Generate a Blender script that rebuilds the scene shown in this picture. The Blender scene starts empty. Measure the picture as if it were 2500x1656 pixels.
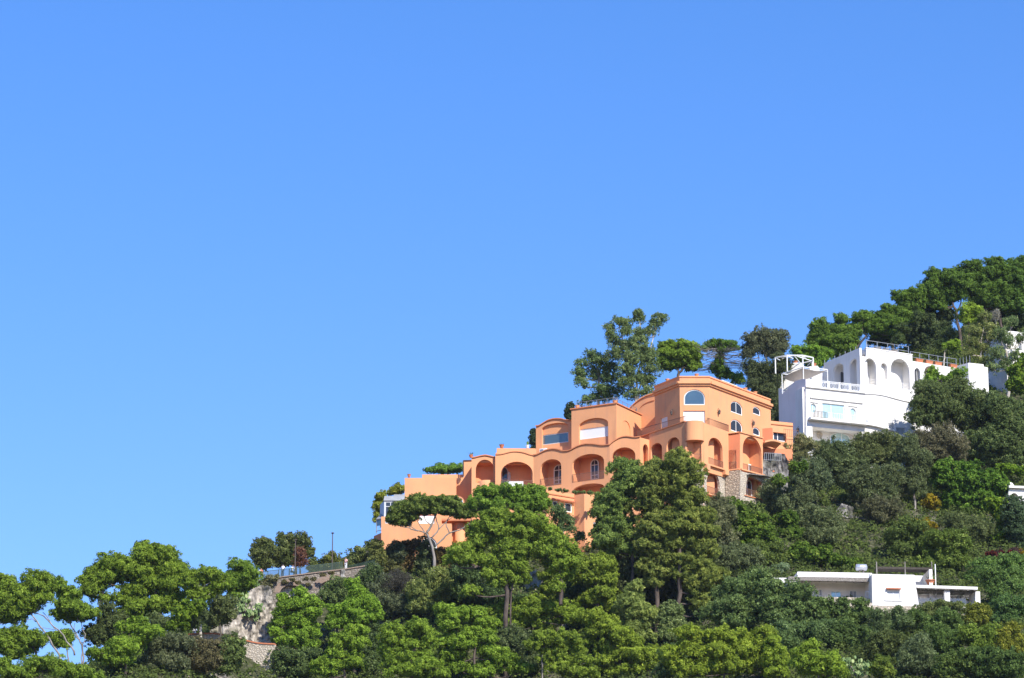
import bpy, bmesh, math, random
import numpy as np
from mathutils import Vector
from mathutils.geometry import tessellate_polygon
R = math.radians
rng = np.random.default_rng(7)
random.seed(7)
col = bpy.context.scene.collection
scn = bpy.context.scene

# ------------------------------------------------------------------ camera
FPX, IW, IH = 9000.0, 2500.0, 1656.0
PITCH = R(15.8)
cam_d = bpy.data.cameras.new('camera'); cam = bpy.data.objects.new('camera', cam_d); col.objects.link(cam)
cam_d.sensor_width = 36.0; cam_d.lens = 36.0 * FPX / IW
cam_d.clip_start = 1.0; cam_d.clip_end = 30000.0
cam.location = (0, 0, 0); cam.rotation_euler = (R(90) + PITCH, 0, 0)
scn.camera = cam

# ------------------------------------------------------------------ sky and sun
SUN_AZ, SUN_EL = 30.0, 38.0          # azimuth to the right of straight-behind-the-camera
sx, sy, sz = math.sin(R(SUN_AZ)) * math.cos(R(SUN_EL)), -math.cos(R(SUN_AZ)) * math.cos(R(SUN_EL)), math.sin(R(SUN_EL))
world = bpy.data.worlds.new('World'); scn.world = world; world.use_nodes = True
nt = world.node_tree; nt.nodes.clear()
wo = nt.nodes.new('ShaderNodeOutputWorld'); bg = nt.nodes.new('ShaderNodeBackground')
sky = nt.nodes.new('ShaderNodeTexSky'); sky.sky_type = 'NISHITA'; sky.sun_disc = False
sky.sun_elevation = R(SUN_EL); sky.sun_rotation = math.atan2(sx, sy)
sky.air_density = 1.0; sky.dust_density = 0.0; sky.ozone_density = 6.0; sky.altitude = 0
hs = nt.nodes.new('ShaderNodeHueSaturation'); hs.inputs['Saturation'].default_value = 1.22; hs.inputs['Hue'].default_value = 0.5
wb = nt.nodes.new('ShaderNodeMix'); wb.data_type = 'RGBA'; wb.blend_type = 'MULTIPLY'; wb.inputs[0].default_value = 1.0; wb.inputs[7].default_value = (1.17, 0.825, 0.91, 1)
nt.links.new(sky.outputs[0], hs.inputs['Color']); nt.links.new(hs.outputs[0], wb.inputs[6]); nt.links.new(wb.outputs[2], bg.inputs['Color'])
bg.inputs['Strength'].default_value = 0.15
nt.links.new(bg.outputs[0], wo.inputs['Surface'])
sl = bpy.data.lights.new('sun', 'SUN'); sl.energy = 4.2; sl.angle = R(0.5); sl.color = (1.0, 0.95, 0.86)
so = bpy.data.objects.new('sun', sl); col.objects.link(so)
so.rotation_euler = Vector((sx, sy, sz)).to_track_quat('Z', 'Y').to_euler()
scn.view_settings.view_transform = 'Standard'; scn.view_settings.look = 'None'
scn.view_settings.exposure = 0.65; scn.view_settings.gamma = 1.0
scn.cycles.max_bounces = 9; scn.cycles.diffuse_bounces = 5; scn.cycles.transparent_max_bounces = 4

# ------------------------------------------------------------------ geometry helpers
def ray(px, py):
    u = (IH / 2 - py) / FPX
    return np.array([(px - IW / 2) / FPX, math.cos(PITCH) - math.sin(PITCH) * u, math.sin(PITCH) + math.cos(PITCH) * u])
def P(px, py, D):
    r = ray(px, py); return r * (D / r[1])
def conv(ox, oy, s): return lambda x, y: (ox + x / s, oy + y / s)
SYS = {'F': conv(0, 0, 0.9468), 'A': conv(900, 1000, 3.92), 'B': conv(1200, 940, 3.92), 'C': conv(1550, 880, 3.92),
       'W': conv(1860, 800, 4.3036), 'V': conv(1880, 1340, 3.818), 'T': conv(560, 1280, 4.17), 'L': conv(0, 1250, 3.818),
       'G': conv(1000, 1180, 3.294), 'H': conv(1450, 1100, 2.82), 'K': conv(1950, 880, 2.851), 'U': conv(1900, 600, 3.92),
       'S': conv(1300, 740, 3.3814), 'M': conv(1600, 1000, 3.92), 'N': conv(500, 1400, 3.945), 'Q': conv(1000, 1400, 3.381),
       'Z': conv(1700, 1100, 9.8), 'Y': conv(900, 1180, 8.7125), 'X': conv(610, 1300, 7.397), 'J': conv(2280, 780, 7.84),
       'I': conv(2350, 1120, 5.2267), 'O': conv(440, 1490, 19.6), 'P': conv(0, 0, 1.0)}
SCL = {'F': 0.9468, 'A': 3.92, 'B': 3.92, 'C': 3.92, 'W': 4.3036, 'V': 3.818, 'T': 4.17, 'L': 3.818, 'G': 3.294, 'H': 2.82,
       'K': 2.851, 'U': 3.92, 'S': 3.3814, 'M': 3.92, 'N': 3.945, 'Q': 3.381, 'Z': 9.8, 'Y': 8.7125, 'X': 7.397, 'J': 7.84, 'I': 5.2267,
       'O': 19.6, 'P': 1.0}

def tag(o, label=None, cat=None, group=None, kind=None):
    if label: o['label'] = label
    if cat: o['category'] = cat
    if group: o['group'] = group
    if kind: o['kind'] = kind
    return o
def empty(name, loc, label, cat, group=None):
    o = bpy.data.objects.new(name, None); col.objects.link(o); o.location = loc
    o.empty_display_size = 0.3
    return tag(o, label, cat, group)
def link(name, me, mat, parent=None):
    o = bpy.data.objects.new(name, me); col.objects.link(o)
    if mat is not None: me.materials.append(mat)
    if parent is not None:
        o.parent = parent
        o.matrix_parent_inverse = parent_inv(parent)
    return o
def parent_inv(p):
    # world = parent chain * inverse, objects are authored in world space
    from mathutils import Matrix
    m = Matrix.Identity(4); q = p
    chain = []
    while q is not None: chain.append(q); q = q.parent
    w = Matrix.Identity(4)
    for q in reversed(chain):
        w = w @ (q.matrix_parent_inverse if q.parent else Matrix.Identity(4)) @ Matrix.Translation(q.location)
    return w.inverted()

class MB:
    """collects shapes (world coordinates) into one mesh"""
    def __init__(s): s.v = []; s.f = []
    def add(s, vs, fs):
        b = len(s.v); s.v += [tuple(map(float, p)) for p in vs]; s.f += [tuple(b + i for i in f) for f in fs]; return s
    def hexa(s, a):  # 8 points: bottom 4 ring, top 4 ring
        return s.add(a, [(0, 3, 2, 1), (4, 5, 6, 7), (0, 1, 5, 4), (1, 2, 6, 5), (2, 3, 7, 6), (3, 0, 4, 7)])
    def box(s, c, d):
        x, y, z = c; a, b, h = d[0] / 2, d[1] / 2, d[2] / 2
        return s.hexa([(x - a, y - b, z - h), (x + a, y - b, z - h), (x + a, y + b, z - h), (x - a, y + b, z - h),
                       (x - a, y - b, z + h), (x + a, y - b, z + h), (x + a, y + b, z + h), (x - a, y + b, z + h)])
    def tube(s, pts, rad, n=7, cap=True):
        pts = [np.array(p, float) for p in pts]
        if not hasattr(rad, '__len__'): rad = [rad] * len(pts)
        b = len(s.v); up = np.array([0.13, 0.31, 0.94])
        for i, p in enumerate(pts):
            d = pts[min(i + 1, len(pts) - 1)] - pts[max(i - 1, 0)]; d = d / (np.linalg.norm(d) + 1e-9)
            a = np.cross(d, up)
            if np.linalg.norm(a) < 0.2: a = np.cross(d, np.array([1.0, 0, 0]))
            a /= np.linalg.norm(a); c = np.cross(d, a)
            for k in range(n):
                t = 2 * math.pi * k / n
                s.v.append(tuple(p + rad[i] * (math.cos(t) * a + math.sin(t) * c)))
        for i in range(len(pts) - 1):
            for k in range(n):
                k2 = (k + 1) % n
                s.f.append((b + i * n + k, b + i * n + k2, b + (i + 1) * n + k2, b + (i + 1) * n + k))
        if cap:
            s.f.append(tuple(b + k for k in reversed(range(n)))); s.f.append(tuple(b + (len(pts) - 1) * n + k for k in range(n)))
        return s
    def lathe(s, c, prof, n=14):
        b = len(s.v)
        for r, z in prof:
            for k in range(n):
                t = 2 * math.pi * k / n; s.v.append((c[0] + r * math.cos(t), c[1] + r * math.sin(t), c[2] + z))
        for i in range(len(prof) - 1):
            for k in range(n):
                k2 = (k + 1) % n; s.f.append((b + i * n + k, b + i * n + k2, b + (i + 1) * n + k2, b + (i + 1) * n + k))
        s.f.append(tuple(b + k for k in reversed(range(n)))); s.f.append(tuple(b + (len(prof) - 1) * n + k for k in range(n)))
        return s
    def build(s, name, mat, parent=None, smooth=False, recalc=True):
        me = bpy.data.meshes.new(name); me.from_pydata(s.v, [], s.f); me.update()
        if recalc:
            bm = bmesh.new(); bm.from_mesh(me); bmesh.ops.recalc_face_normals(bm, faces=bm.faces); bm.to_mesh(me); bm.free()
        if smooth:
            for p in me.polygons: p.use_smooth = True
        return link(name, me, mat, parent)

class Pl:
    """vertical wall plane; phi = degrees it is turned to face right (+) or left (-)"""
    def __init__(s, p0, phi):
        s.p = np.array(p0, float); s.phi = phi; a = R(phi)
        s.n = np.array([math.sin(a), -math.cos(a), 0.0]); s.u = np.array([math.cos(a), math.sin(a), 0.0])
    def pt(s, px, py):
        r = ray(px, py); return r * (np.dot(s.p, s.n) / np.dot(r, s.n))
    def uv(s, px, py):
        q = s.pt(px, py); return (float(np.dot(q - s.p, s.u)), float(q[2]))
    def at(s, u, z, off=0.0):
        q = s.p + s.u * u - s.n * off; return (q[0], q[1], z)
    def shift(s, d): return Pl(s.p - s.n * d, s.phi)
def hplane(a, DA, b):
    """plane through two image points that are level in the world"""
    A = P(a[0], a[1], DA); r = ray(*b); B = r * (A[2] / r[2])
    d = B - A; return Pl(A, math.degrees(math.atan2(d[1], d[0])))
def chain(pl, px, py, phi): return Pl(pl.pt(px, py), phi)

def plate(mb, pl, outer, holes=(), off=0.0, th=0.35):
    loops = [list(outer)] + [list(h) for h in holes]
    tri = tessellate_polygon([[Vector((u, z, 0)) for u, z in lp] for lp in loops])
    flat = [q for lp in loops for q in lp]; n = len(flat)
    vs = [pl.at(u, z, off) for u, z in flat] + [pl.at(u, z, off + th) for u, z in flat]
    fs = [tuple(t) for t in tri] + [tuple(n + i for i in reversed(t)) for t in tri]
    b = 0
    for lp in loops:
        m = len(lp)
        for i in range(m):
            j = (i + 1) % m; fs.append((b + i, b + j, n + b + j, n + b + i))
        b += m
    return mb.add(vs, fs)
def pbox(mb, pl, u0, u1, z0, z1, o0, o1):
    return mb.hexa([pl.at(u0, z0, o0), pl.at(u1, z0, o0), pl.at(u1, z0, o1), pl.at(u0, z0, o1),
                    pl.at(u0, z1, o0), pl.at(u1, z1, o0), pl.at(u1, z1, o1), pl.at(u0, z1, o1)])
def archshape(u0, u1, z0, zs, zt, n=14):
    if zt - zs < 0.05: return [(u0, z0), (u1, z0), (u1, zt), (u0, zt)]
    c, a, h = (u0 + u1) / 2, (u1 - u0) / 2, zt - zs
    return [(u0, z0), (u1, z0)] + [(c + a * math.cos(math.pi * k / n), zs + h * math.sin(math.pi * k / n)) for k in range(n + 1)]
class Op:
    """an opening: px measured at left edge (bottom, spring), right edge x, top at the middle"""
    def __init__(s, pl, S, x0, x1, yb, ys, yt):
        f = SYS[S]; s.pl = pl
        s.u0, s.z0 = pl.uv(*f(x0, yb)); s.zs = pl.uv(*f(x0, ys))[1]
        s.u1 = pl.uv(*f(x1, yb))[0]; s.zt = pl.uv(*f((x0 + x1) / 2, yt))[1]
        if s.zs > s.zt: s.zs = s.zt
    def shape(s, i=0.0, ib=None):
        ib = i if ib is None else ib
        return archshape(s.u0 + i, s.u1 - i, s.z0 + ib, s.zs if s.zt - s.zs >= 0.05 else s.zt - i, s.zt - i)
def rawpoly(pl, S, pts): return [pl.uv(*SYS[S](*q)) for q in pts]

def niche(mb, op, depth, mx=0.25, mt=0.2, th=0.35, drop=0.0):
    """room behind an opening, open to the front"""
    pl = op.pl; a, b, z0, z1 = op.u0 - mx, op.u1 + mx, op.z0 - drop, op.zt + mt
    o0, o1 = th - 0.01, th + depth
    vs = [pl.at(a, z0, o0), pl.at(b, z0, o0), pl.at(b, z1, o0), pl.at(a, z1, o0),
          pl.at(a, z0, o1), pl.at(b, z0, o1), pl.at(b, z1, o1), pl.at(a, z1, o1)]
    return mb.add(vs, [(4, 5, 6, 7), (0, 1, 5, 4), (3, 7, 6, 2), (0, 4, 7, 3), (1, 2, 6, 5)])
def shell(mb, pl, u0, u1, z0, z1, back, o0=0.36, t=0.3):
    """roof, side and back walls behind a facade plate"""
    pbox(mb, pl, u0 + 0.01, u1 - 0.01, z1 - t, z1, o0, back)
    pbox(mb, pl, u0 + 0.01, u0 + 0.3, z0, z1 - t, o0, back - t)
    pbox(mb, pl, u1 - 0.3, u1 - 0.01, z0, z1 - t, o0, back - t)
    pbox(mb, pl, u0 + 0.01, u1 - 0.01, z0, z1 - t, back - t, back)
def window(parent, op, off=0.12, fw=0.1, th=0.08, mull=(), rails=(), fmat=None, gmat=None, name='window', glass='pane', ib=None):
    mb = MB(); pl = op.pl
    plate(mb, pl, op.shape(-0.004), [op.shape(fw, ib)], off, th)
    w, h = op.u1 - op.u0, op.zt - op.z0
    def ztop(u):
        if op.zt - op.zs < 0.05: return op.zt
        c, a = (op.u0 + op.u1) / 2, (op.u1 - op.u0) / 2; k = max(0, 1 - ((u - c) / a) ** 2); return op.zs + (op.zt - op.zs) * math.sqrt(k)
    for m in mull:
        u = op.u0 + m * w; pbox(mb, pl, u - fw * 0.35, u + fw * 0.35, op.z0 + 0.02, ztop(u) - 0.03, off + 0.004, off + th - 0.004)
    for r_ in rails:
        z = op.z0 + r_ * h; pbox(mb, pl, op.u0 + 0.03, op.u1 - 0.03, z - fw * 0.35, z + fw * 0.35, off + 0.008, off + th - 0.008)
    fr = mb.build(name, fmat, parent)
    g = MB(); plate(g, pl, op.shape(fw * 0.5), (), off + th * 0.4, 0.02); g.build(glass, gmat, fr)
    return fr
def railing(mb, pl, u0, u1, z, h=1.0, sp=0.14, off=-0.03, r=0.016, posts=True):
    pbox(mb, pl, u0, u1, z + h - 0.04, z + h, off - 0.03, off + 0.03)
    pbox(mb, pl, u0, u1, z + 0.06, z + 0.09, off - 0.015, off + 0.015)
    n = max(2, int((u1 - u0) / sp))
    for i in range(n + 1):
        u = u0 + (u1 - u0) * i / n
        rr = r
        pbox(mb, pl, u - rr, u + rr, z, z + h - 0.04, off - rr, off + rr)
    return mb
def strip(mb, pl, pts, w, o0, o1):
    """moulding that follows a polyline on the wall, w high"""
    for (a, za), (b, zb) in zip(pts[:-1], pts[1:]):
        mb.hexa([pl.at(a, za, o0), pl.at(b, zb, o0), pl.at(b, zb, o1), pl.at(a, za, o1),
                 pl.at(a, za + w, o0), pl.at(b, zb + w, o0), pl.at(b, zb + w, o1), pl.at(a, za + w, o1)])
    return mb
def smoothpts(pts, n=5):
    out = []
    q = [pts[0]] + list(pts) + [pts[-1]]
    for i in range(1, len(q) - 2):
        p0, p1, p2, p3 = (np.array(k, float) for k in q[i - 1:i + 3])
        for j in range(n):
            t = j / n; out.append(tuple(0.5 * ((2 * p1) + (-p0 + p2) * t + (2 * p0 - 5 * p1 + 4 * p2 - p3) * t * t + (-p0 + 3 * p1 - 3 * p2 + p3) * t ** 3)))
    out.append(tuple(pts[-1])); return out

# ------------------------------------------------------------------ materials
def newmat(name):
    m = bpy.data.materials.new(name); m.use_nodes = True; n = m.node_tree; n.nodes.clear()
    o = n.nodes.new('ShaderNodeOutputMaterial'); return m, n, o
def L(n, a, b): n.links.new(a, b)
def tex(n, typ, scale, detail=4, rough=0.55, vec=None, stretch=None):
    t = n.nodes.new(typ); t.inputs['Scale'].default_value = scale
    if 'Detail' in t.inputs: t.inputs['Detail'].default_value = detail
    if vec is None:
        g = n.nodes.new('ShaderNodeNewGeometry'); vec = g.outputs['Position']
    if stretch:
        mp = n.nodes.new('ShaderNodeMapping'); mp.inputs['Scale'].default_value = stretch; L(n, vec, mp.inputs['Vector']); vec = mp.outputs[0]
    L(n, vec, t.inputs['Vector']); return t
def ramp(n, fac, stops):
    r = n.nodes.new('ShaderNodeValToRGB'); el = r.color_ramp.elements
    while len(el) > len(stops): el.remove(el[-1])
    while len(el) < len(stops): el.new(0.5)
    for e, (p, c) in zip(el, stops): e.position = p; e.color = (*c, 1)
    L(n, fac, r.inputs['Fac']); return r
def mixc(n, fac, a, b, mode='MIX'):
    m = n.nodes.new('ShaderNodeMix'); m.data_type = 'RGBA'; m.blend_type = mode
    for s, v in ((0, fac), (6, a), (7, b)):
        if hasattr(v, 'is_output'): L(n, v, m.inputs[s])
        elif s == 0: m.inputs[0].default_value = v
        else: m.inputs[s].default_value = (*v, 1)
    return m.outputs[2]
def bump(n, h, strength, dist):
    b = n.nodes.new('ShaderNodeBump'); b.inputs['Strength'].default_value = strength; b.inputs['Distance'].default_value = dist
    L(n, h, b.inputs['Height']); return b.outputs[0]
def principled(n, o, colr, rough=0.85, spec=0.3, metal=0.0, normal=None):
    b = n.nodes.new('ShaderNodeBsdfPrincipled')
    if hasattr(colr, 'is_output'): L(n, colr, b.inputs['Base Color'])
    else: b.inputs['Base Color'].default_value = (*colr, 1)
    b.inputs['Roughness'].default_value = rough; b.inputs['Specular IOR Level'].default_value = spec; b.inputs['Metallic'].default_value = metal
    if normal is not None: L(n, normal, b.inputs['Normal'])
    L(n, b.outputs[0], o.inputs['Surface']); return b
def plaster(name, c, dirt, amt=0.5):
    m, n, o = newmat(name)
    a = tex(n, 'ShaderNodeTexNoise', 0.35, 5); s = tex(n, 'ShaderNodeTexNoise', 1.4, 6, stretch=(1, 1, 0.12)); f = tex(n, 'ShaderNodeTexNoise', 9, 5)
    c1 = mixc(n, ramp(n, a.outputs[0], [(0.35, (0, 0, 0)), (0.7, (1, 1, 1))]).outputs[0], c, tuple(x * 0.9 for x in c))
    c2 = mixc(n, ramp(n, s.outputs[0], [(0.52, (0, 0, 0)), (0.78, (amt, amt, amt))]).outputs[0], c1, dirt)
    c3 = mixc(n, ramp(n, f.outputs[0], [(0.4, (0, 0, 0)), (0.7, (0.22, 0.22, 0.22))]).outputs[0], c2, tuple(x * 0.82 for x in c))
    principled(n, o, c3, 0.9, 0.15, normal=bump(n, f.outputs[0], 0.35, 0.03)); return m
def stone(name, c1, c2, mortar, scale=2.2, stretch=(1, 1, 1.35), bd=0.1):
    m, n, o = newmat(name)
    g = n.nodes.new('ShaderNodeNewGeometry')
    nz = tex(n, 'ShaderNodeTexNoise', 1.3, 3)
    ad = n.nodes.new('ShaderNodeMix'); ad.data_type = 'RGBA'; ad.blend_type = 'LINEAR_LIGHT'; ad.inputs[0].default_value = 0.25
    L(n, g.outputs['Position'], ad.inputs[6]); L(n, nz.outputs['Color'], ad.inputs[7])
    v = tex(n, 'ShaderNodeTexVoronoi', scale, vec=ad.outputs[2], stretch=stretch)
    e = tex(n, 'ShaderNodeTexVoronoi', scale, vec=ad.outputs[2], stretch=stretch); e.feature = 'DISTANCE_TO_EDGE'
    big = tex(n, 'ShaderNodeTexNoise', 0.4, 5)
    sp = n.nodes.new('ShaderNodeSeparateColor'); L(n, v.outputs['Color'], sp.inputs[0])
    c = mixc(n, sp.outputs[0], c1, c2)
    c = mixc(n, ramp(n, big.outputs[0], [(0.4, (0, 0, 0)), (0.7, (0.6, 0.6, 0.6))]).outputs[0], c, tuple(x * 0.6 for x in c1))
    c = mixc(n, ramp(n, e.outputs['Distance'], [(0.02, (1, 1, 1)), (0.1, (0, 0, 0))]).outputs[0], c, mortar)
    hr = ramp(n, e.outputs['Distance'], [(0.0, (0, 0, 0)), (0.2, (1, 1, 1))])
    principled(n, o, c, 0.95, 0.1, normal=bump(n, hr.outputs[0], 0.9, bd)); return m
def flat(name, c, rough=0.6, spec=0.4, metal=0.0, var=0.12, sc=6):
    m, n, o = newmat(name); t = tex(n, 'ShaderNodeTexNoise', sc, 4)
    cc = mixc(n, t.outputs[0], tuple(x * (1 - var) for x in c), tuple(min(1, x * (1 + var)) for x in c))
    principled(n, o, cc, rough, spec, metal, bump(n, t.outputs[0], 0.15, 0.01)); return m
def glassmat(name, c, refl=0.45, rough=0.04):
    m, n, o = newmat(name); t = tex(n, 'ShaderNodeTexNoise', 0.9, 3)
    d = n.nodes.new('ShaderNodeBsdfDiffuse'); L(n, mixc(n, t.outputs[0], tuple(x * 0.6 for x in c), tuple(x * 1.4 for x in c)), d.inputs[0])
    g = n.nodes.new('ShaderNodeBsdfGlossy'); g.inputs['Roughness'].default_value = rough; g.inputs['Color'].default_value = (0.66, 0.72, 0.70, 1)
    L(n, bump(n, t.outputs[0], 0.12, 0.05), g.inputs['Normal'])
    x = n.nodes.new('ShaderNodeMixShader'); x.inputs[0].default_value = refl; L(n, d.outputs[0], x.inputs[1]); L(n, g.outputs[0], x.inputs[2]); L(n, x.outputs[0], o.inputs['Surface']); return m
M = {}
M['orange'] = plaster('orange_plaster', (0.77, 0.365, 0.178), (0.55, 0.28, 0.18), 0.6)
M['orange_deep'] = plaster('deep_orange_plaster', (0.72, 0.26, 0.13), (0.5, 0.2, 0.12), 0.35)  # darker orange, also carries the shade of left-facing faces
M['orange_trim'] = plaster('orange_trim_plaster', (0.64, 0.25, 0.12), (0.4, 0.17, 0.1), 0.5)
M['white'] = plaster('white_plaster', (0.84, 0.815, 0.775), (0.62, 0.58, 0.52), 0.45)
M['white_bounce'] = plaster('bounce_tinted_white_plaster', (0.86, 0.77, 0.74), (0.66, 0.55, 0.52), 0.35)  # white plaster with warm bounce light put into its colour
M['whitepaint'] = flat('white_paint', (0.82, 0.82, 0.8), 0.5, 0.4, var=0.03)
M['grayframe'] = flat('grey_white_paint', (0.55, 0.57, 0.58), 0.5, 0.4, var=0.05)
M['stone'] = stone('rubble_stone', (0.80, 0.64, 0.46), (0.55, 0.43, 0.31), (0.3, 0.23, 0.17), 2.3)
M['stone_light'] = stone('pale_rubble_stone', (0.78, 0.68, 0.54), (0.6, 0.52, 0.42), (0.42, 0.36, 0.28), 2.6)
M['stone_gray'] = stone('grey_rubble_stone', (0.42, 0.37, 0.31), (0.29, 0.25, 0.21), (0.16, 0.135, 0.11), 2.8)
M['brick'] = stone('old_brick', (0.42, 0.27, 0.2), (0.31, 0.21, 0.16), (0.26, 0.22, 0.18), 4.5, (1, 1, 2.5), 0.04)
M['glass_blue'] = glassmat('blue_window_glass', (0.06, 0.095, 0.105), 0.22)
M['glass_dark'] = glassmat('dark_window_glass', (0.035, 0.04, 0.05), 0.07)
M['glass_teal'] = glassmat('teal_window_glass', (0.45, 0.64, 0.63), 0.25)
M['shutter_dark'] = flat('dark_shutter', (0.06, 0.06, 0.065), 0.6)
M['blind'] = flat('white_blind', (0.78, 0.78, 0.77), 0.7, 0.2, var=0.03)
M['iron'] = flat('dark_iron', (0.09, 0.07, 0.06), 0.6, 0.4)
M['ironbrown'] = flat('brown_iron_railing', (0.22, 0.12, 0.08), 0.6, 0.4)
M['greenfence'] = flat('green_fence_paint', (0.035, 0.07, 0.05), 0.6, 0.4)
M['steel'] = flat('grey_steel', (0.28, 0.3, 0.32), 0.45, 0.5, 0.3)
M['zinc'] = flat('grey_zinc_roof', (0.30, 0.31, 0.32), 0.6, 0.4, var=0.25, sc=1.5)
M['terracotta'] = flat('terracotta', (0.55, 0.2, 0.1), 0.85, 0.2, var=0.2)
M['roofterr'] = flat('terrace_paving', (0.5, 0.38, 0.3), 0.9, 0.2, var=0.15, sc=2)
M['reed'] = None
M['canvas'] = flat('beige_canvas', (0.55, 0.5, 0.45), 0.9, 0.1, var=0.08)
M['yellowplaster'] = plaster('ochre_plaster', (0.72, 0.48, 0.22), (0.5, 0.33, 0.18), 0.4)
def reedmat():
    m, n, o = newmat('dry_reed')
    t = tex(n, 'ShaderNodeTexNoise', 14, 4, stretch=(1, 0.08, 1)); c = ramp(n, t.outputs[0], [(0.3, (0.08, 0.07, 0.06)), (0.55, (0.28, 0.25, 0.22)), (0.75, (0.5, 0.46, 0.42))])
    principled(n, o, c.outputs[0], 0.9, 0.1, normal=bump(n, t.outputs[0], 0.8, 0.03)); return m
M['reed'] = reedmat()
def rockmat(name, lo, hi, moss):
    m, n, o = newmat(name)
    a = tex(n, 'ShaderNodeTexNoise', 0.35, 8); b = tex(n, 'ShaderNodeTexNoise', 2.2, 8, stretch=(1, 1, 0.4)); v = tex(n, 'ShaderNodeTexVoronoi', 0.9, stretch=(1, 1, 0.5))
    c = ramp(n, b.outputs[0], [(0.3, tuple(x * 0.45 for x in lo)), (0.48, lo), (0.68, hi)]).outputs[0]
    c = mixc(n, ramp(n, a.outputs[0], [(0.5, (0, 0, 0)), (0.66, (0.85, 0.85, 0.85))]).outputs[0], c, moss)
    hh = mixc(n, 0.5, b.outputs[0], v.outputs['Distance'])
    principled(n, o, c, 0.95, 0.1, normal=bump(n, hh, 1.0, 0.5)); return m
M['rock'] = rockmat('limestone_rock', (0.34, 0.30, 0.25), (0.66, 0.59, 0.49), (0.2, 0.19, 0.12))
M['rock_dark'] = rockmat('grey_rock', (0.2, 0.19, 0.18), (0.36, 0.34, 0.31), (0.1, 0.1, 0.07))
def groundmat():
    m, n, o = newmat('scrub_soil')
    a = tex(n, 'ShaderNodeTexNoise', 0.12, 7); b = tex(n, 'ShaderNodeTexNoise', 1.5, 7)
    c = ramp(n, b.outputs[0], [(0.3, (0.025, 0.03, 0.015)), (0.55, (0.07, 0.075, 0.035)), (0.75, (0.2, 0.17, 0.12))]).outputs[0]
    c = mixc(n, ramp(n, a.outputs[0], [(0.55, (0, 0, 0)), (0.7, (0.7, 0.7, 0.7))]).outputs[0], c, (0.25, 0.22, 0.17))
    principled(n, o, c, 0.95, 0.1, normal=bump(n, b.outputs[0], 1.0, 0.3)); return m
M['ground'] = groundmat()
def leafmat(name, dark, light, tip=None, trans=0.48):
    m, n, o = newmat(name)
    at = n.nodes.new('ShaderNodeAttribute'); at.attribute_name = 'v'
    oi = n.nodes.new('ShaderNodeObjectInfo')
    stops = [(0.0, dark), (0.8, light)] + ([(1.0, tip)] if tip else [])
    c = ramp(n, at.outputs['Fac'], stops).outputs[0]
    c = mixc(n, 1.0, c, oi.outputs['Color'], 'MULTIPLY')
    d = n.nodes.new('ShaderNodeBsdfDiffuse'); L(n, c, d.inputs[0])
    t = n.nodes.new('ShaderNodeBsdfTranslucent'); L(n, c, t.inputs[0])
    x = n.nodes.new('ShaderNodeMixShader'); x.inputs[0].default_value = trans
    L(n, d.outputs[0], x.inputs[1]); L(n, t.outputs[0], x.inputs[2])
    L(n, x.outputs[0], o.inputs['Surface'])
    return m
def barkmat(name, a, b):
    m, n, o = newmat(name); t = tex(n, 'ShaderNodeTexNoise', 3.0, 6, stretch=(1, 1, 0.25))
    principled(n, o, ramp(n, t.outputs[0], [(0.35, a), (0.65, b)]).outputs[0], 0.95, 0.1, normal=bump(n, t.outputs[0], 0.8, 0.06)); return m
M['bark'] = barkmat('pine_bark', (0.055, 0.042, 0.035), (0.14, 0.11, 0.09))
M['bark_pale'] = barkmat('pale_bark', (0.34, 0.29, 0.24), (0.58, 0.53, 0.46))
M['bark_gray'] = barkmat('grey_bark', (0.16, 0.14, 0.12), (0.34, 0.31, 0.28))
M['bark_dark'] = barkmat('dark_bark', (0.05, 0.04, 0.035), (0.12, 0.1, 0.08))
M['l_pine'] = leafmat('pine_needles', (0.135, 0.195, 0.035), (0.365, 0.48, 0.07), (0.5, 0.6, 0.12))
M['l_stone'] = leafmat('umbrella_pine_needles', (0.10, 0.15, 0.04), (0.29, 0.37, 0.08), (0.4, 0.46, 0.12))
M['l_fir'] = leafmat('drooping_conifer_needles', (0.138, 0.181, 0.050), (0.345, 0.399, 0.101), (0.524, 0.549, 0.151))
M['l_oak'] = leafmat('evergreen_oak_leaves', (0.095, 0.116, 0.044), (0.224, 0.244, 0.084), (0.414, 0.406, 0.184))
M['l_olive'] = leafmat('olive_leaves', (0.113, 0.132, 0.061), (0.297, 0.317, 0.151), (0.481, 0.478, 0.264))
M['l_euc'] = leafmat('eucalyptus_leaves', (0.108, 0.155, 0.064), (0.301, 0.353, 0.146), (0.483, 0.514, 0.254))
M['l_bright'] = leafmat('bright_broad_leaves', (0.079, 0.137, 0.022), (0.218, 0.320, 0.049), (0.409, 0.480, 0.088))
M['l_dry'] = leafmat('dry_twigs', (0.06, 0.06, 0.045), (0.15, 0.14, 0.11), (0.25, 0.23, 0.19))
M['l_red'] = leafmat('reddish_leaves', (0.06, 0.02, 0.015), (0.2, 0.05, 0.035), (0.4, 0.06, 0.08))
M['l_rust'] = leafmat('rusty_leaves', (0.10, 0.05, 0.03), (0.28, 0.14, 0.09), (0.4, 0.2, 0.13))
M['l_cactus'] = leafmat('cactus_pads', (0.10, 0.16, 0.06), (0.24, 0.33, 0.13), (0.36, 0.42, 0.18), 0.0)
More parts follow.
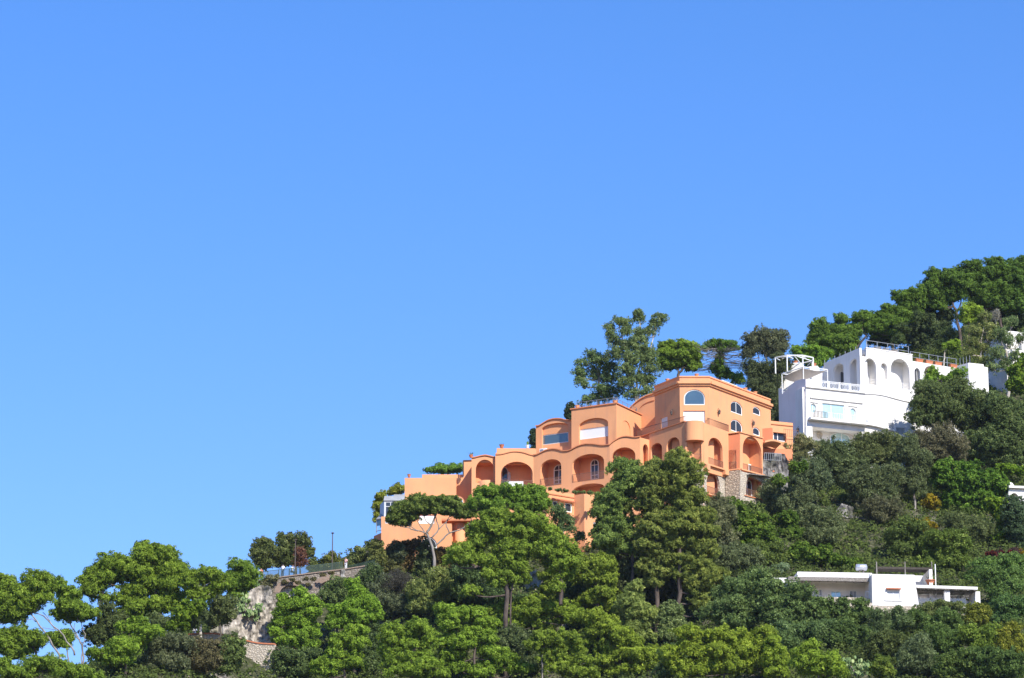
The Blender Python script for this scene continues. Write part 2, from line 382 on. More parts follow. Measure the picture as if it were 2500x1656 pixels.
# ------------------------------------------------------------------ terrain
CP = [  # image x, image y, depth of ground points on the hillside
 (-200,1760,400),(150,1660,425),(300,1655,432),(0,1670,428),(430,1590,432),(520,1640,420),(600,1560,440),
 (700,1435,463),(850,1412,464),(640,1560,453),(740,1570,452),(840,1560,452),(900,1530,453),(660,1640,446),(820,1640,446),
 (640,1800,420),(900,1800,422),(1200,1800,422),(1500,1800,418),(1800,1780,404),(2100,1760,398),(2400,1760,398),(2700,1760,398),(800,1700,438),(1000,1690,438),(1250,1690,438),(1450,1680,438),(1620,1650,434),(1850,1660,414),(560,1720,424),
 (930,1400,463),(1060,1390,464),(1000,1540,449),(1200,1450,456),(1350,1420,459),(1500,1400,458),(1600,1330,458),(1250,1560,448),(1450,1570,446),
 (1660,1300,458),(1760,1250,461),(1860,1215,467),(1700,1430,450),(1800,1560,434),(1650,1535,448),
 (1900,1150,490),(2000,1120,494),(2150,1110,498),(2300,1080,505),(2450,1050,508),(2600,1000,512),
 (1950,1330,462),(2050,1370,456),(2250,1370,458),(2450,1350,462),(2150,1250,474),(2350,1230,480),(2550,1300,470),
 (1880,1500,440),(2150,1510,438),(2400,1500,440),(2600,1480,440),(2000,1600,420),(2300,1600,420),(2550,1600,420),
 (1400,1150,500),(1600,1080,505),(1800,1020,508),(1950,960,515),(1250,1200,498),(1100,1270,495),(950,1330,490),
 (2100,930,535),(2300,890,540),(2500,860,545),(2700,800,548),(2200,860,560),(2450,800,565),
]
pts = np.array([P(*c) for c in CP])
extra = [(-60,640,60),(0,640,70),(60,640,110),(130,640,150),(-60,560,75),(-20,560,95),(-60,500,78),(-110,450,60),(-110,500,60),
         (0,760,80),(150,760,150),(-60,300,30),(0,300,30),(100,300,32),(-60,350,48),(0,350,50),(100,350,54),(200,450,110),(200,560,165),(200,650,170),(-150,400,40)]
pts = np.vstack([pts, np.array(extra, float)])
def _tps(r): return np.where(r > 1e-9, r * r * np.log(r + 1e-12), 0.0)
_sc = 100.0
_X = pts[:, :2] / _sc; _K = _tps(np.linalg.norm(_X[:, None] - _X[None], axis=2)) + np.eye(len(_X)) * 2e-3
_Pm = np.hstack([np.ones((len(_X), 1)), _X])
_A = np.block([[_K, _Pm], [_Pm.T, np.zeros((3, 3))]])
_w = np.linalg.solve(_A, np.concatenate([pts[:, 2], np.zeros(3)]))
def hill(xy):
    xy = np.atleast_2d(xy) / _sc
    out = np.empty(len(xy))
    for i in range(0, len(xy), 20000):
        q = xy[i:i + 20000]
        out[i:i + 20000] = _tps(np.linalg.norm(q[:, None] - _X[None], axis=2)) @ _w[:len(_X)] + _w[len(_X)] + q @ _w[len(_X) + 1:]
    return out
def sstep(x, a, b):
    t = np.clip((x - a) / (b - a), 0, 1); return t * t * (3 - 2 * t)
def vnoise(x, y, s, seed=0):
    x = x / s; y = y / s; xi = np.floor(x).astype(int); yi = np.floor(y).astype(int); fx = x - xi; fy = y - yi
    fx = fx * fx * (3 - 2 * fx); fy = fy * fy * (3 - 2 * fy)
    def h(a, b): return np.mod(np.sin(a * 127.1 + b * 311.7 + seed * 17.3) * 43758.5453, 1.0)
    return (h(xi, yi) * (1 - fx) + h(xi + 1, yi) * fx) * (1 - fy) + (h(xi, yi + 1) * (1 - fx) + h(xi + 1, yi + 1) * fx) * fy
def ground_z(x, y):
    x = np.atleast_1d(np.asarray(x, float)); y = np.atleast_1d(np.asarray(y, float))
    h = hill(np.stack([x, y], 1))
    m = sstep(y, 180, 330) * (1 - sstep(y, 660, 1100)) * (1 - sstep(np.abs(x), 170, 420))
    z = -1.6 + m * (np.clip(h, 0, 200) + 1.6)
    z += m * (vnoise(x, y, 5, 1) - 0.5) * 1.2
    return z
def gz(x, y): return float(ground_z([x], [y])[0])
def axis(lo, hi, step, far, grow=1.35):
    a = list(np.arange(lo, hi + 0.01, step)); s = step
    l, h = lo, hi
    left, right = [], []
    while h < far: s *= grow; h += s; right.append(h)
    s = step
    while l > -far: s *= grow; l -= s; left.append(l)
    return np.array(left[::-1] + a + right)
gx = axis(-90, 90, 1.5, 2300); gy = axis(380, 600, 1.5, 2300)
GX, GY = np.meshgrid(gx, gy); gzv = ground_z(GX.ravel(), GY.ravel())
me = bpy.data.meshes.new('ground'); nx_, ny_ = len(gx), len(gy)
vs = np.stack([GX.ravel(), GY.ravel(), gzv], 1)
idx = np.arange(nx_ * ny_).reshape(ny_, nx_)
fs = np.stack([idx[:-1, :-1], idx[:-1, 1:], idx[1:, 1:], idx[1:, :-1]], -1).reshape(-1, 4)
me.from_pydata(vs.tolist(), [], fs.tolist()); me.update()
for p in me.polygons: p.use_smooth = True
tag(link('ground', me, M['ground']), kind='structure')
# ------------------------------------------------------------------ orange house
def rectop(pl, S, x0, x1, yb, yt):
    o = Op(pl, S, x0, x1, yb, yt, yt); o.zt = pl.uv(*SYS[S](x0, yt))[1]; o.zs = o.zt; return o
def U(pl, S, x, y): return pl.uv(*SYS[S](x, y))
def Z(pl, S, x, y): return pl.uv(*SYS[S](x, y))[1]
def face(root, pl, S, pts, holes=(), mat='orange', th=0.35, off=0.0, name='wall', sh=None, shz=None, smooth=None, deep=2.0, nmat=None, bounds=None, nich=True):
    """facade plate + hollow building behind it"""
    outer = rawpoly(pl, S, pts) if smooth is None else smoothpts(rawpoly(pl, S, pts[:smooth])) + rawpoly(pl, S, pts[smooth:])
    mb = MB(); plate(mb, pl, outer, [h.shape() for h in holes], off, th); w = mb.build(name, M[mat], root)
    if holes and nich:
        nb = MB()
        for h in holes: niche(nb, h, deep if not isinstance(deep, dict) else deep.get(holes.index(h), 2.0), th=th)
        nb.build('loggia', M[nmat or mat], root, recalc=False)
    if sh:
        us = [p[0] for p in outer]; zs = [p[1] for p in outer]
        sb = MB(); shell(sb, pl, min(us), max(us), min(zs), shz if shz is not None else min(max(zs), min(outer[0][1], outer[-1][1]) if False else max(zs) - 0.9), sh, o0=off + th + 0.003); sb.build('side_wall', M[mat], root)
    return w
O = empty('orange_house', tuple(P(1400, 1400, 470)), 'large terracotta orange villa in stepped tiers with arched loggias, left of the white house', 'house')
f = SYS
# --- lower left block
LL = Pl(P(*f['A'](120, 1100), 468), 0)
aLL = [Op(LL, 'A', 201, 322, 1500, 1320, 1252)]
wLL = Op(LL, 'A', 490, 657, 1480, 1320, 1220)
face(O, LL, 'A', [(120, 1025), (158, 1025), (158, 1092), (720, 1092), (795, 1092), (795, 1620), (120, 1620)], aLL + [wLL], sh=3.6, shz=Z(LL, 'A', 300, 1100), deep=2.6)
window(O, wLL, fw=0.16, mull=(0.5,), rails=(0.35, 0.62), fmat=M['whitepaint'], gmat=M['glass_dark'])
SLf = Pl(LL.at(*U(LL, 'A', 120, 1180), 0.02), -62)
mb = MB(); e_ = SLf.uv(*f['A'](50, 1180))[0]; plate(mb, SLf, [(e_, Z(LL, 'A', 50, 1180)), (-0.02, Z(LL, 'A', 50, 1180)), (-0.02, Z(LL, 'A', 50, 1620)), (e_, Z(LL, 'A', 50, 1620))], (), 0, 3.0); mb.build('side_wall', M['orange_trim'], O)  # shade of this left-facing wall put into the darker trim colour
# upper left wall, set back behind a terrace
UL = Pl(P(*f['A'](345, 700), 472), 0)
blr = rectop(UL, 'A', 478, 632, 1094, 1010)
face(O, UL, 'A', [(345, 655), (838, 655), (838, 1130), (345, 1130)], [blr], sh=7, shz=Z(UL, 'A', 400, 668), nich=False)
window(O, blr, fw=0.1, fmat=M['whitepaint'], gmat=M['blind'], mull=(0.33, 0.66), glass='blind')
mb = MB(); p2 = UL.shift(3.2); a, z = U(p2, 'A', 512, 622); b, _ = U(p2, 'A', 905, 622); pbox(mb, p2, a, b, z - 2.4, z, 0, 0.25); mb.build('wall', M['orange'], O)
mb = MB(); a, z = U(UL, 'A', 400, 648); b, _ = U(UL, 'A', 880, 648); railing(mb, UL.shift(1.2), a, b, Z(UL, 'A', 400, 650) - 0.75, 0.95, 0.3, 0); mb.build('railing', M['ironbrown'], O)
fan = Op(UL.shift(-0.5), 'A', 808, 905, 960, 888, 840)
mb = MB(); plate(mb, fan.pl, fan.shape(-0.14, 0), [fan.shape()], 0, 0.5); mb.build('wall', M['orange'], O)
window(O, fan, off=0.05, fw=0.1, mull=(0.5,), fmat=M['whitepaint'], gmat=M['glass_blue'])
# set-back strip left of the first loggia
S1 = Pl(P(*f['A'](900, 700), 474.2), 0)
face(O, S1, 'A', [(838, 655), (880, 655), (912, 642), (912, 490), (992, 486), (992, 1700), (838, 1700)], (), sh=5, shz=Z(S1, 'A', 850, 700))
mb = MB(); q = S1.at(*U(S1, 'A', 907, 490), -0.12); mb.tube([q, (q[0], q[1], Z(S1, 'A', 907, 640))], 0.09); mb.tube([q, (q[0] + 2, q[1], q[2] + .05)], 0.06); mb.build('drainpipe', M['iron'], O)
# recess, turret and slab under it
S0 = Pl(P(*f['A'](900, 1200), 470.3), 0)
face(O, S0, 'A', [(795, 1080), (1070, 1080), (1070, 1800), (795, 1800)], [rectop(S0, 'A', 912, 932, 1225, 1185)], deep=0.6)
mb = MB(); a, z0 = U(S0, 'A', 700, 1095); b, z1 = U(S0, 'A', 1045, 1076); pbox(mb, S0, a, b, z0, z1, -1.9, 0); mb.build('balcony_slab', M['orange_trim'], O)
mb = MB(); c0 = S0.at(*U(S0, 'A', 875, 1300), 0.0); zz = Z(S0, 'A', 875, 1600); rr = 55 / 3.92 / 19.2; mb.lathe((c0[0], c0[1] - 0.2, 0), [(rr, zz), (rr, z0)], 24); mb.build('turret', M['orange'], O, smooth=True)
# first loggia
S2 = Pl(P(*f['A'](985, 470), 470.6), 0)
a2 = Op(S2, 'A', 1025, 1200, 702, 575, 480)
face(O, S2, 'A', [(985, 470), (1020, 466), (1060, 456), (1115, 447), (1160, 455), (1212, 467), (1212, 1750), (985, 1750)], [a2], smooth=6, sh=6, shz=Z(S2, 'A', 1000, 480), deep=1.8)
mb = MB(); strip(mb, S2, smoothpts(rawpoly(S2, 'A', [(985, 466), (1020, 462), (1060, 452), (1115, 443), (1160, 451), (1212, 463)])), 0.14, -0.16, 0.34); mb.build('coping', M['orange_trim'], O)
mb = MB(); cb = S2.at(*U(S2, 'A', 1135, 700), 0.75); rb = 95 / 3.92 / 19.2; mb.lathe((cb[0], cb[1], 0), [(rb, Z(S2, 'A', 1135, 900)), (rb, Z(S2, 'A', 1135, 770)), (rb, Z(S2, 'A', 1135, 684)), (rb - 0.12, Z(S2, 'A', 1135, 680))], 28); mb.build('round_balcony', M['orange'], O, smooth=True)
# second loggia with a straight parapet above it
S3 = Pl(P(*f['B'](35, 700), 469.0), 0)
a3 = Op(S3, 'B', 91, 394, 984, 845, 735)
face(O, S3, 'B', [(36, 672), (100, 668), (200, 645), (290, 650), (370, 674), (402, 680), (402, 1750), (36, 1750)], [a3], smooth=6, sh=7, shz=Z(S3, 'B', 100, 690), deep=2.4)
mb = MB(); strip(mb, S3, smoothpts(rawpoly(S3, 'B', [(36, 670), (100, 666), (200, 643), (290, 648), (370, 672), (402, 678)])), 0.1, -0.12, 0.34); mb.build('coping', M['orange_trim'], O)
p3 = S3.shift(0.9); face(O, p3, 'B', [(40, 650), (50, 648), (50, 605), (422, 608), (430, 640), (430, 760), (40, 760)], (), sh=4)
d3 = Op(S3.shift(2.4), 'B', 96, 158, 962, 840, 785)
window(O, d3, off=0.1, fw=0.09, fmat=M['grayframe'], gmat=M['glass_dark'], rails=(0.35,))
mb = MB(); plate(mb, Pl(S3.shift(2.2).pt(*f['B'](160, 900)), 55), [(0, Z(S3, 'B', 160, 960)), (0.55, Z(S3, 'B', 160, 960)), (0.55, Z(S3, 'B', 160, 800)), (0, Z(S3, 'B', 160, 785))], (), 0, 0.06); mb.build('open_shutter', M['grayframe'], O)
mb = MB(); railing(mb, S3, a3.u0, a3.u1, a3.z0, 1.0); mb.build('railing', M['ironbrown'], O)
mb = MB(); a, z1 = U(S3, 'B', 141, 926); b, z0 = U(S3, 'B', 304, 984)
n_ = 30; prof = [(a + (b - a) * i / n_, -0.12 - 0.03 * math.sin(i * 2.4)) for i in range(n_ + 1)]
vs = [S3.at(u, z, o + t) for t in (0, 0.02) for z in (z0, z1) for u, o in prof]; m_ = n_ + 1
mb.add(vs, [(i, i + 1, m_ + i + 1, m_ + i) for i in range(n_)] + [(2 * m_ + i, 3 * m_ + i, 3 * m_ + i + 1, 2 * m_ + i + 1) for i in range(n_)] + [(m_ + i, m_ + i + 1, 3 * m_ + i + 1, 3 * m_ + i) for i in range(n_)])
tag(mb.build('white_sheet', M['blind']), 'white pleated sheet hung over the balcony railing of the orange house', 'sheet')
# middle facade, turned to the left
S4 = hplane(f['B'](402, 678), 469.0, f['B'](1130, 581))
h1 = Op(S4, 'B', 469, 668, 977, 800, 712); h2 = Op(S4, 'B', 775, 1078, 934, 765, 662); h3 = Op(S4, 'B', 782, 1080, 1200, 1012, 946)
w4 = [(402, 679), (440, 672), (480, 652), (530, 630), (590, 620), (640, 626), (690, 639), (750, 632), (830, 592), (900, 574), (980, 575), (1060, 585), (1132, 580)]
face(O, S4, 'B', w4 + [(1132, 1800), (402, 1800)], [h1, h2, h3], smooth=len(w4), sh=8, shz=Z(S4, 'B', 402, 690), deep=2.2)
mb = MB(); strip(mb, S4, smoothpts(rawpoly(S4, 'B', [(x, y - 3) for x, y in w4])), 0.13, -0.16, 0.34); mb.build('coping', M['orange_trim'], O)
for h, (x0, x1, yb, ys, yt) in ((h1, (592, 690, 955, 815, 760)), (h2, (944, 1023, 909, 760, 710))):
    window(O, Op(S4.shift(2.3), 'B', x0, x1, yb, ys, yt), off=0.1, fw=0.13, fmat=M['whitepaint'], gmat=M['glass_dark'], mull=(0.5,), rails=(0.22, 0.72))
    mb = MB(); railing(mb, S4, h.u0, h.u1, h.z0, 1.05); mb.build('railing', M['ironbrown'], O)
# projecting bay with two arches
S5 = chain(S4, *f['B'](1132, 700), -16)
a5 = Op(S5, 'B', 1155, 1378, 812, 690, 598)
w5 = [(1132, 581), (1170, 547), (1230, 512), (1290, 500), (1370, 509), (1421, 503)]
face(O, S5, 'B', w5 + [(1421, 1800), (1132, 1800)], [a5], smooth=6, sh=5, shz=Z(S5, 'B', 1400, 530), deep=1.9)
mb = MB(); strip(mb, S5, smoothpts(rawpoly(S5, 'B', [(x, y - 3) for x, y in w5])), 0.13, -0.16, 0.34); mb.build('coping', M['orange_trim'], O)
S5b = chain(S5, *f['B'](1421, 700), 44)
a5b = Op(S5b, 'B', 1450, 1502, 757, 618, 568)
face(O, S5b, 'B', [(1421, 503), (1510, 526), (1510, 1800), (1421, 1800)], [a5b], deep=0.9)
# wing under the tower terrace, turned left
S6 = Pl(S5b.pt(*f['C'](137, 765)), -50)
a6 = [Op(S6, 'C', 151, 262, 1002, 870, 792), Op(S6, 'C', 304, 431, 965, 835, 737)]
face(O, S6, 'C', [(137, 705), (482, 590), (482, 1700), (137, 1700)], a6, sh=5, deep=1.6, shz=Z(S6, 'C', 482, 625))
mb = MB(); strip(mb, S6, rawpoly(S6, 'C', [(20, 745), (482, 588)]), 0.12, -0.12, 0.34); mb.build('coping', M['orange_trim'], O)
# rounded balcony and its columns
S7 = chain(S6, *f['C'](482, 700), 0)
r7 = rectop(S7, 'C', 503, 637, 968, 776)
face(O, S7, 'C', [(482, 590), (662, 596), (662, 1700), (482, 1700)], [r7], deep=1.8, th=0.3)
mb = MB(); ua, zt = U(S7, 'C', 482, 592); ub, zb = U(S7, 'C', 662, 776)
n_ = 16; arc = [((ua + ub) / 2 - (ub - ua) / 2 * math.cos(math.pi * i / n_), 0.02 - 0.95 * math.sin(math.pi * i / n_) ** 0.8) for i in range(n_ + 1)]
vs = [S7.at(u, zb, o) for u, o in arc] + [S7.at(u, zt, o) for u, o in arc]; m_ = n_ + 1
mb.add(vs, [(i, i + 1, m_ + i + 1, m_ + i) for i in range(n_)] + [tuple(range(m_)), tuple(range(2 * m_ - 1, m_ - 1, -1)), (0, m_, 2 * m_ - 1, m_ - 1)]); mb.build('round_balcony', M['orange'], O, smooth=False)
for p_ in O.children[-1].data.polygons:
    if len(p_.vertices) == 4 and abs(p_.normal.z) < 0.3: p_.use_smooth = True
mb = MB(); railing(mb, S7, r7.u0, r7.u1, r7.z0, 1.0); mb.build('railing', M['ironbrown'], O)
# right wing, turned right
S8 = chain(S7, *f['C'](662, 800), 52)
a8 = Op(S8, 'C', 706, 842, 1000, 818, 744)
face(O, S8, 'C', [(662, 598), (897, 684), (897, 1130), (662, 1060)], [a8], sh=5, deep=1.4, shz=Z(S8, 'C', 662, 640))
mb = MB(); railing(mb, S8, a8.u0, a8.u1, a8.z0, 1.0); mb.build('railing', M['ironbrown'], O)
mb = MB(); railing(mb, S8.shift(0.15), U(S8, 'C', 700, 620)[0], U(S8, 'C', 905, 690)[0], Z(S8, 'C', 700, 612) - 0.05, 0.95, 0.16); railing(mb, S6.shift(0.15), U(S6, 'C', 20, 745)[0], U(S6, 'C', 478, 590)[0], Z(S6, 'C', 300, 649), 0.95, 0.16); mb.build('railing', M['ironbrown'], O)
mb = MB(); strip(mb, S8, rawpoly(S8, 'C', [(640, 992), (882, 1068)]), 0.2, -0.35, 0.0); pbox(mb, S8, U(S8, 'C', 662, 1020)[0], U(S8, 'C', 692, 1020)[0], Z(S8, 'C', 662, 1050), Z(S8, 'C', 662, 1000), -0.5, 0); u_ = U(S8, 'C', 836, 1080); v_ = U(S8, 'C', 872, 1080); pbox(mb, S8, u_[0], v_[0], Z(S8, 'C', 850, 1100), Z(S8, 'C', 850, 1062), -0.5, 0); mb.build('balcony_slab', M['orange'], O)
# projecting bay on the right
LB = Pl(S8.at(*U(S8, 'C', 897, 800), -0.05), -26)
b1 = rectop(LB, 'C', 899, 972, 1050, 862)
face(O, LB, 'C', [(897, 722), (1005, 708), (1005, 1045), (897, 1062)], [b1], mat='orange_deep', deep=1.0, nmat='orange')  # left-facing side: its shade is put into the deeper orange
RB = chain(LB, *f['C'](1005, 800), 48)
b2 = Op(RB, 'C', 1036, 1216, 1058, 850, 732)
face(O, RB, 'C', [(1005, 690), (1225, 752), (1225, 1118), (1005, 1047)], [b2], sh=5, deep=1.7, shz=Z(RB, 'C', 1005, 700), nmat='orange')
mb = MB(); strip(mb, RB, rawpoly(RB, 'C', [(1003, 692), (1225, 750)]), 0.12, -0.15, 0.34); zq = Z(RB, 'C', 1005, 692)
tp = [LB.at(0, zq, -0.1), LB.at(2.0, zq, -0.1), RB.at(0.6, zq, -0.1), LB.at(0.6, zq + 0.5, 0.9)]
mb.add([LB.at(-0.2, zq, -0.12), LB.at(LB.uv(*f['C'](1005, 700))[0], zq, -0.12), RB.at(1.6, zq, 0.3), LB.at(0.3, zq, 2.2), LB.at(0.9, zq + 0.45, 1.0)], [(0, 1, 4), (1, 2, 4), (2, 3, 4), (3, 0, 4), (3, 2, 1, 0)]); mb.build('roof', M['orange'], O)
wb = rectop(LB.shift(0.9), 'C', 948, 972, 1044, 952); window(O, wb, off=0.1, fw=0.1, fmat=M['whitepaint'], gmat=M['glass_dark'])
wb = rectop(RB.shift(1.7), 'C', 1094, 1162, 1062, 990); window(O, wb, off=0.1, fw=0.16, fmat=M['whitepaint'], gmat=M['shutter_dark'], mull=(0.5,), glass='shutter')
mb = MB(); railing(mb, RB, b2.u0, b2.u1, b2.z0, 1.0); railing(mb, LB, b1.u0, b1.u1, b1.z0, 1.0); mb.build('railing', M['ironbrown'], O)
mb = MB(); strip(mb, LB, rawpoly(LB, 'C', [(868, 1066), (1005, 1050)]), 0.17, -0.3, 0); strip(mb, RB, rawpoly(RB, 'C', [(1005, 1050), (1290, 1128)]), 0.17, -0.3, 0.3); mb.build('balcony_slab', M['orange'], O)
mb = MB(); a_, z_ = U(RB, 'C', 1080, 1120); b_, _ = U(RB, 'C', 1300, 1150); pbox(mb, RB, a_, b_, Z(RB, 'C', 1005, 1064), Z(RB, 'C', 1005, 1058), -0.2, 2.5); mb.build('roof_slab', M['rock_dark'], O)
# stone base
SB1 = S8.shift(0.12); g1 = Op(SB1, 'C', 690, 815, 1335, 1175, 1064)
SB1b = face(O, SB1, 'C', [(600, 990), (700, 1012), (868, 1068), (868, 1750), (600, 1750)], [g1], mat='stone_light', deep=1.6, nmat='orange_deep', name='stone_wall')
mb = MB(); mz = Z(SB1, 'C', 690, 1262); pbox(mb, SB1, g1.u0, g1.u1, mz - 0.16, mz, 0.1, 1.8); mb.build('balcony_slab', M['orange'], O)
mb = MB(); railing(mb, SB1, g1.u0, g1.u1, mz, 0.95, off=0.2); mb.build('railing', M['ironbrown'], O)
for k in range(2):
    w = (g1.u1 - g1.u0); o_ = rectop(SB1.shift(1.5), 'C', 700, 720, 1255, 1170); o_.u0 = g1.u0 + w * (0.05 + 0.42 * k); o_.u1 = o_.u0 + w * 0.32; o_.z0 = mz; o_.z1 = mz + 2; o_.zt = o_.zs = mz + 1.9; window(O, o_, off=0.1, fw=0.07, fmat=M['orange_trim'], gmat=M['grayframe'], name='door', glass='door_panel')
SB2 = Pl(S8.at(*U(S8, 'C', 866, 1100), -0.12), -26)
face(O, SB2, 'C', [(866, 1066), (1008, 1050), (1008, 1750), (866, 1750)], (), mat='stone', name='stone_wall')
SB3 = chain(SB2, *f['C'](1008, 1100), 48)
g3 = [(1190, 1088), (1196, 780), (1225, 680), (1270, 632), (1340, 640), (1440, 690), (1590, 760), (1590, 1185)]
outer = rawpoly(SB3, 'Z', [(1050, 488), (1700, 668), (1700, 2500), (1050, 2500)])
mb = MB(); plate(mb, SB3, outer, [rawpoly(SB3, 'Z', g3)], 0, 0.35); mb.build('stone_wall', M['stone_light'], O)
oo = Op(SB3, 'Z', 1190, 1590, 1088, 780, 640); nb = MB(); niche(nb, oo, 1.5); nb.build('loggia', M['orange'], O, recalc=False)
wz = Op(SB3.shift(1.45), 'Z', 1215, 1345, 1095, 800, 705); window(O, wz, off=0.05, fw=0.2, fmat=M['whitepaint'], gmat=M['glass_dark'], name='door', glass='door_pane')
mb = MB(); sb = SB3.shift(1.0); a_, z0 = U(sb, 'Z', 1440, 1180); b_, z1 = U(sb, 'Z', 1640, 720); pbox(mb, sb, a_, b_, z0, z1, 0, .5); mb.build('wall', M['yellowplaster'], O)
mb = MB(); railing(mb, SB3, *[U(SB3, 'Z', x, 1100)[0] for x in (1190, 1590)], Z(SB3, 'Z', 1190, 1088), 1.0); mb.build('railing', M['ironbrown'], O)
mb = MB(); strip(mb, SB3, rawpoly(SB3, 'Z', [(1150, 1085), (1640, 1212)]), 0.12, -0.12, 0.3); mb.build('coping', M['orange_trim'], O)
mb = MB(); strip(mb, SB3, rawpoly(SB3, 'Z', [(1200, 600), (1700, 660)]), 0.12, -0.9, -0.002); mb.build('roof_slab', M['rock_dark'], O)
# tower
TF = Pl(P(*f['C'](430, 400), 459.6), 0); zc0, zc1, ztop = Z(TF, 'C', 560, 246), Z(TF, 'C', 560, 206), Z(TF, 'C', 560, 152)
l1 = Op(TF, 'C', 470, 672, 427, 362, 278); r1 = rectop(TF, 'C', 466, 672, 600, 482)
zb_ = Z(TF, 'C', 560, 628)
uR = U(TF, 'C', 710, 300)[0]
mb = MB(); plate(mb, TF, [(0, ztop), (uR, ztop), (uR, zb_), (0, zb_)], [l1.shape(), r1.shape()], 0, 0.4); mb.build('wall', M['orange'], O)
TR = Pl(TF.at(uR, 0), 53); TL = Pl(TF.at(0, 0), -58)
uR2 = U(TR, 'C', 1300, 500)[0]; uL2 = U(TL, 'C', 190, 400)[0]
wr = [Op(TR, 'C', 918, 1031, 490, 432, 396), Op(TR, 'C', 918, 1031, 668, 612, 570), Op(TR, 'C', 1130, 1203, 508, 470, 447), Op(TR, 'C', 1131, 1199, 706, 668, 643)]
mb = MB(); plate(mb, TR, [(0, ztop), (uR2, ztop), (uR2, zb_ - 0.05), (0, zb_ - 0.05)], [w.shape() for w in wr], 0, 0.4); mb.build('wall', M['orange'], O)
dl = rectop(TL, 'C', 252, 313, 668, 556)
mb = MB(); plate(mb, TL, [(uL2, ztop), (0, ztop), (0, zb_ - 1), (uL2, zb_ - 1)], [dl.shape()], 0, 0.4); mb.build('wall', M['orange'], O)
mb = MB()
q0, q1, q2, q3 = TL.at(uL2, 0, .4), TF.at(0, 0, .4), TF.at(uR, 0, .4), TR.at(uR2 - .4, 0, .4)
q4 = TR.at(uR2 - .4, 0, 7.5); q5 = TL.at(uL2, 0, 9)
for zA, zB in ((ztop - 1.0, ztop - 0.7),): mb.add([(q[0], q[1], z) for z in (zA, zB) for q in (q0, q1, q2, q3, q4, q5)], [(5, 4, 3, 2, 1, 0), (6, 7, 8, 9, 10, 11)] + [(i, (i + 1) % 6, 6 + (i + 1) % 6, 6 + i) for i in range(6)])
mb.build('roof', M['roofterr'], O)
mb = MB(); pbox(mb, TR, uR2 - 0.4, uR2, zb_ - 0.05, ztop, 0.4, 8.0); pbox(mb, TL, uL2, uL2 + .4, zb_ - 0.05, ztop, 0.4, 9.2); mb.build('side_wall', M['orange'], O)
mb = MB()
for pl, a, b, ea, eb in ((TL, uL2, 0.0, 0, 0), (TF, 0.0, uR, 0.2, 0.2), (TR, 0.0, uR2, 0, 0)):
    for z0, z1, o in ((zc0, zc0 + (zc1 - zc0) * 0.45, -0.2), (zc0 + (zc1 - zc0) * 0.45, zc1, -0.42), (ztop - 0.16, ztop + 0.02, -0.1)):
        ex = (-o) * 0.5 if pl is TF else 0
        pbox(mb, pl, a - ex, b + ex, z0, z1, o, 0.45 if z1 > ztop else -0.002)
mb.build('cornice', M['orange'], O)
window(O, l1, fw=0.13, fmat=M['whitepaint'], gmat=M['glass_blue'], off=0.1)
window(O, r1, fw=0.1, fmat=M['whitepaint'], gmat=M['blind'], off=0.15, glass='blind')
for w in wr: window(O, w, fw=0.13, fmat=M['whitepaint'], gmat=M['glass_dark'], off=0.1, mull=(0.5,) if w.u1 - w.u0 > 2 else ())
window(O, dl, fw=0.1, fmat=M['whitepaint'], gmat=M['blind'], off=0.1, name='door', glass='door_panel')
def lantern(root, pl, S, x, y, mat='iron'):
    u, z = U(pl, S, x, y); mb = MB()
    c = np.array(pl.at(u, z, -0.28)); mb.lathe(c - np.array([0, 0, .22]), [(0.05, 0), (0.13, 0.1), (0.17, 0.42), (0.2, 0.45), (0.05, 0.62), (0.02, 0.68)], 8)
    mb.tube([pl.at(u, z + .3, 0), pl.at(u, z + .62, -0.14), c + np.array([0, 0, .4])], 0.03, 5); mb.build('wall_lantern', M[mat], root)
lantern(O, TL, 'C', 367, 512); lantern(O, TR, 'C', 792, 505); lantern(O, LB.shift(0.9), 'C', 921, 932); lantern(O, TR, 'C', 1120, 612)
# small annex to the right of the tower
AN = Pl(TR.at(uR2 - 0.3, 0, 0.3), 24)
an = rectop(AN, 'C', 1325, 1450, 768, 686)
face(O, AN, 'C', [(1290, 577), (1512, 600), (1512, 900), (1290, 860)], [an], sh=4, shz=Z(AN, 'C', 1300, 600))
window(O, Op(AN.shift(0.3), 'C', 1325, 1450, 768, 686, 686), off=0.1, fw=0.14, mull=(0.36,), fmat=M['whitepaint'], gmat=M['glass_dark'], name='door', glass='door_pane')
mb = MB(); strip(mb, AN, rawpoly(AN, 'C', [(1290, 612), (1512, 634)]), 0.1, -0.12, -0.002); mb.build('cornice', M['orange_trim'], O)
PN = Pl(RB.at(*U(RB, 'C', 1222, 740), 1.2), -20)
mb = MB(); a_, z0 = U(PN, 'C', 1222, 770); b_, z1 = U(PN, 'C', 1312, 645); pbox(mb, PN, a_, b_, z0, z1, 0, 0.3); mb.build('wall', M['orange_deep'], O)  # left-facing panel, shade painted in with the deeper orange
mb = MB(); CN = Pl(RB.at(*U(RB, 'C', 1230, 790), 0), 10); a_, zz = U(CN, 'C', 1232, 790); b_, _ = U(CN, 'C', 1392, 790)
n_ = 10; vs = [CN.at(a_ + (b_ - a_) * i / n_, zz + 0.25 * math.sin(math.pi * i / n_) + t, o) for t in (-0.12, 0.12) for o in (-0.6, 2.4) for i in range(n_ + 1)]; m_ = n_ + 1
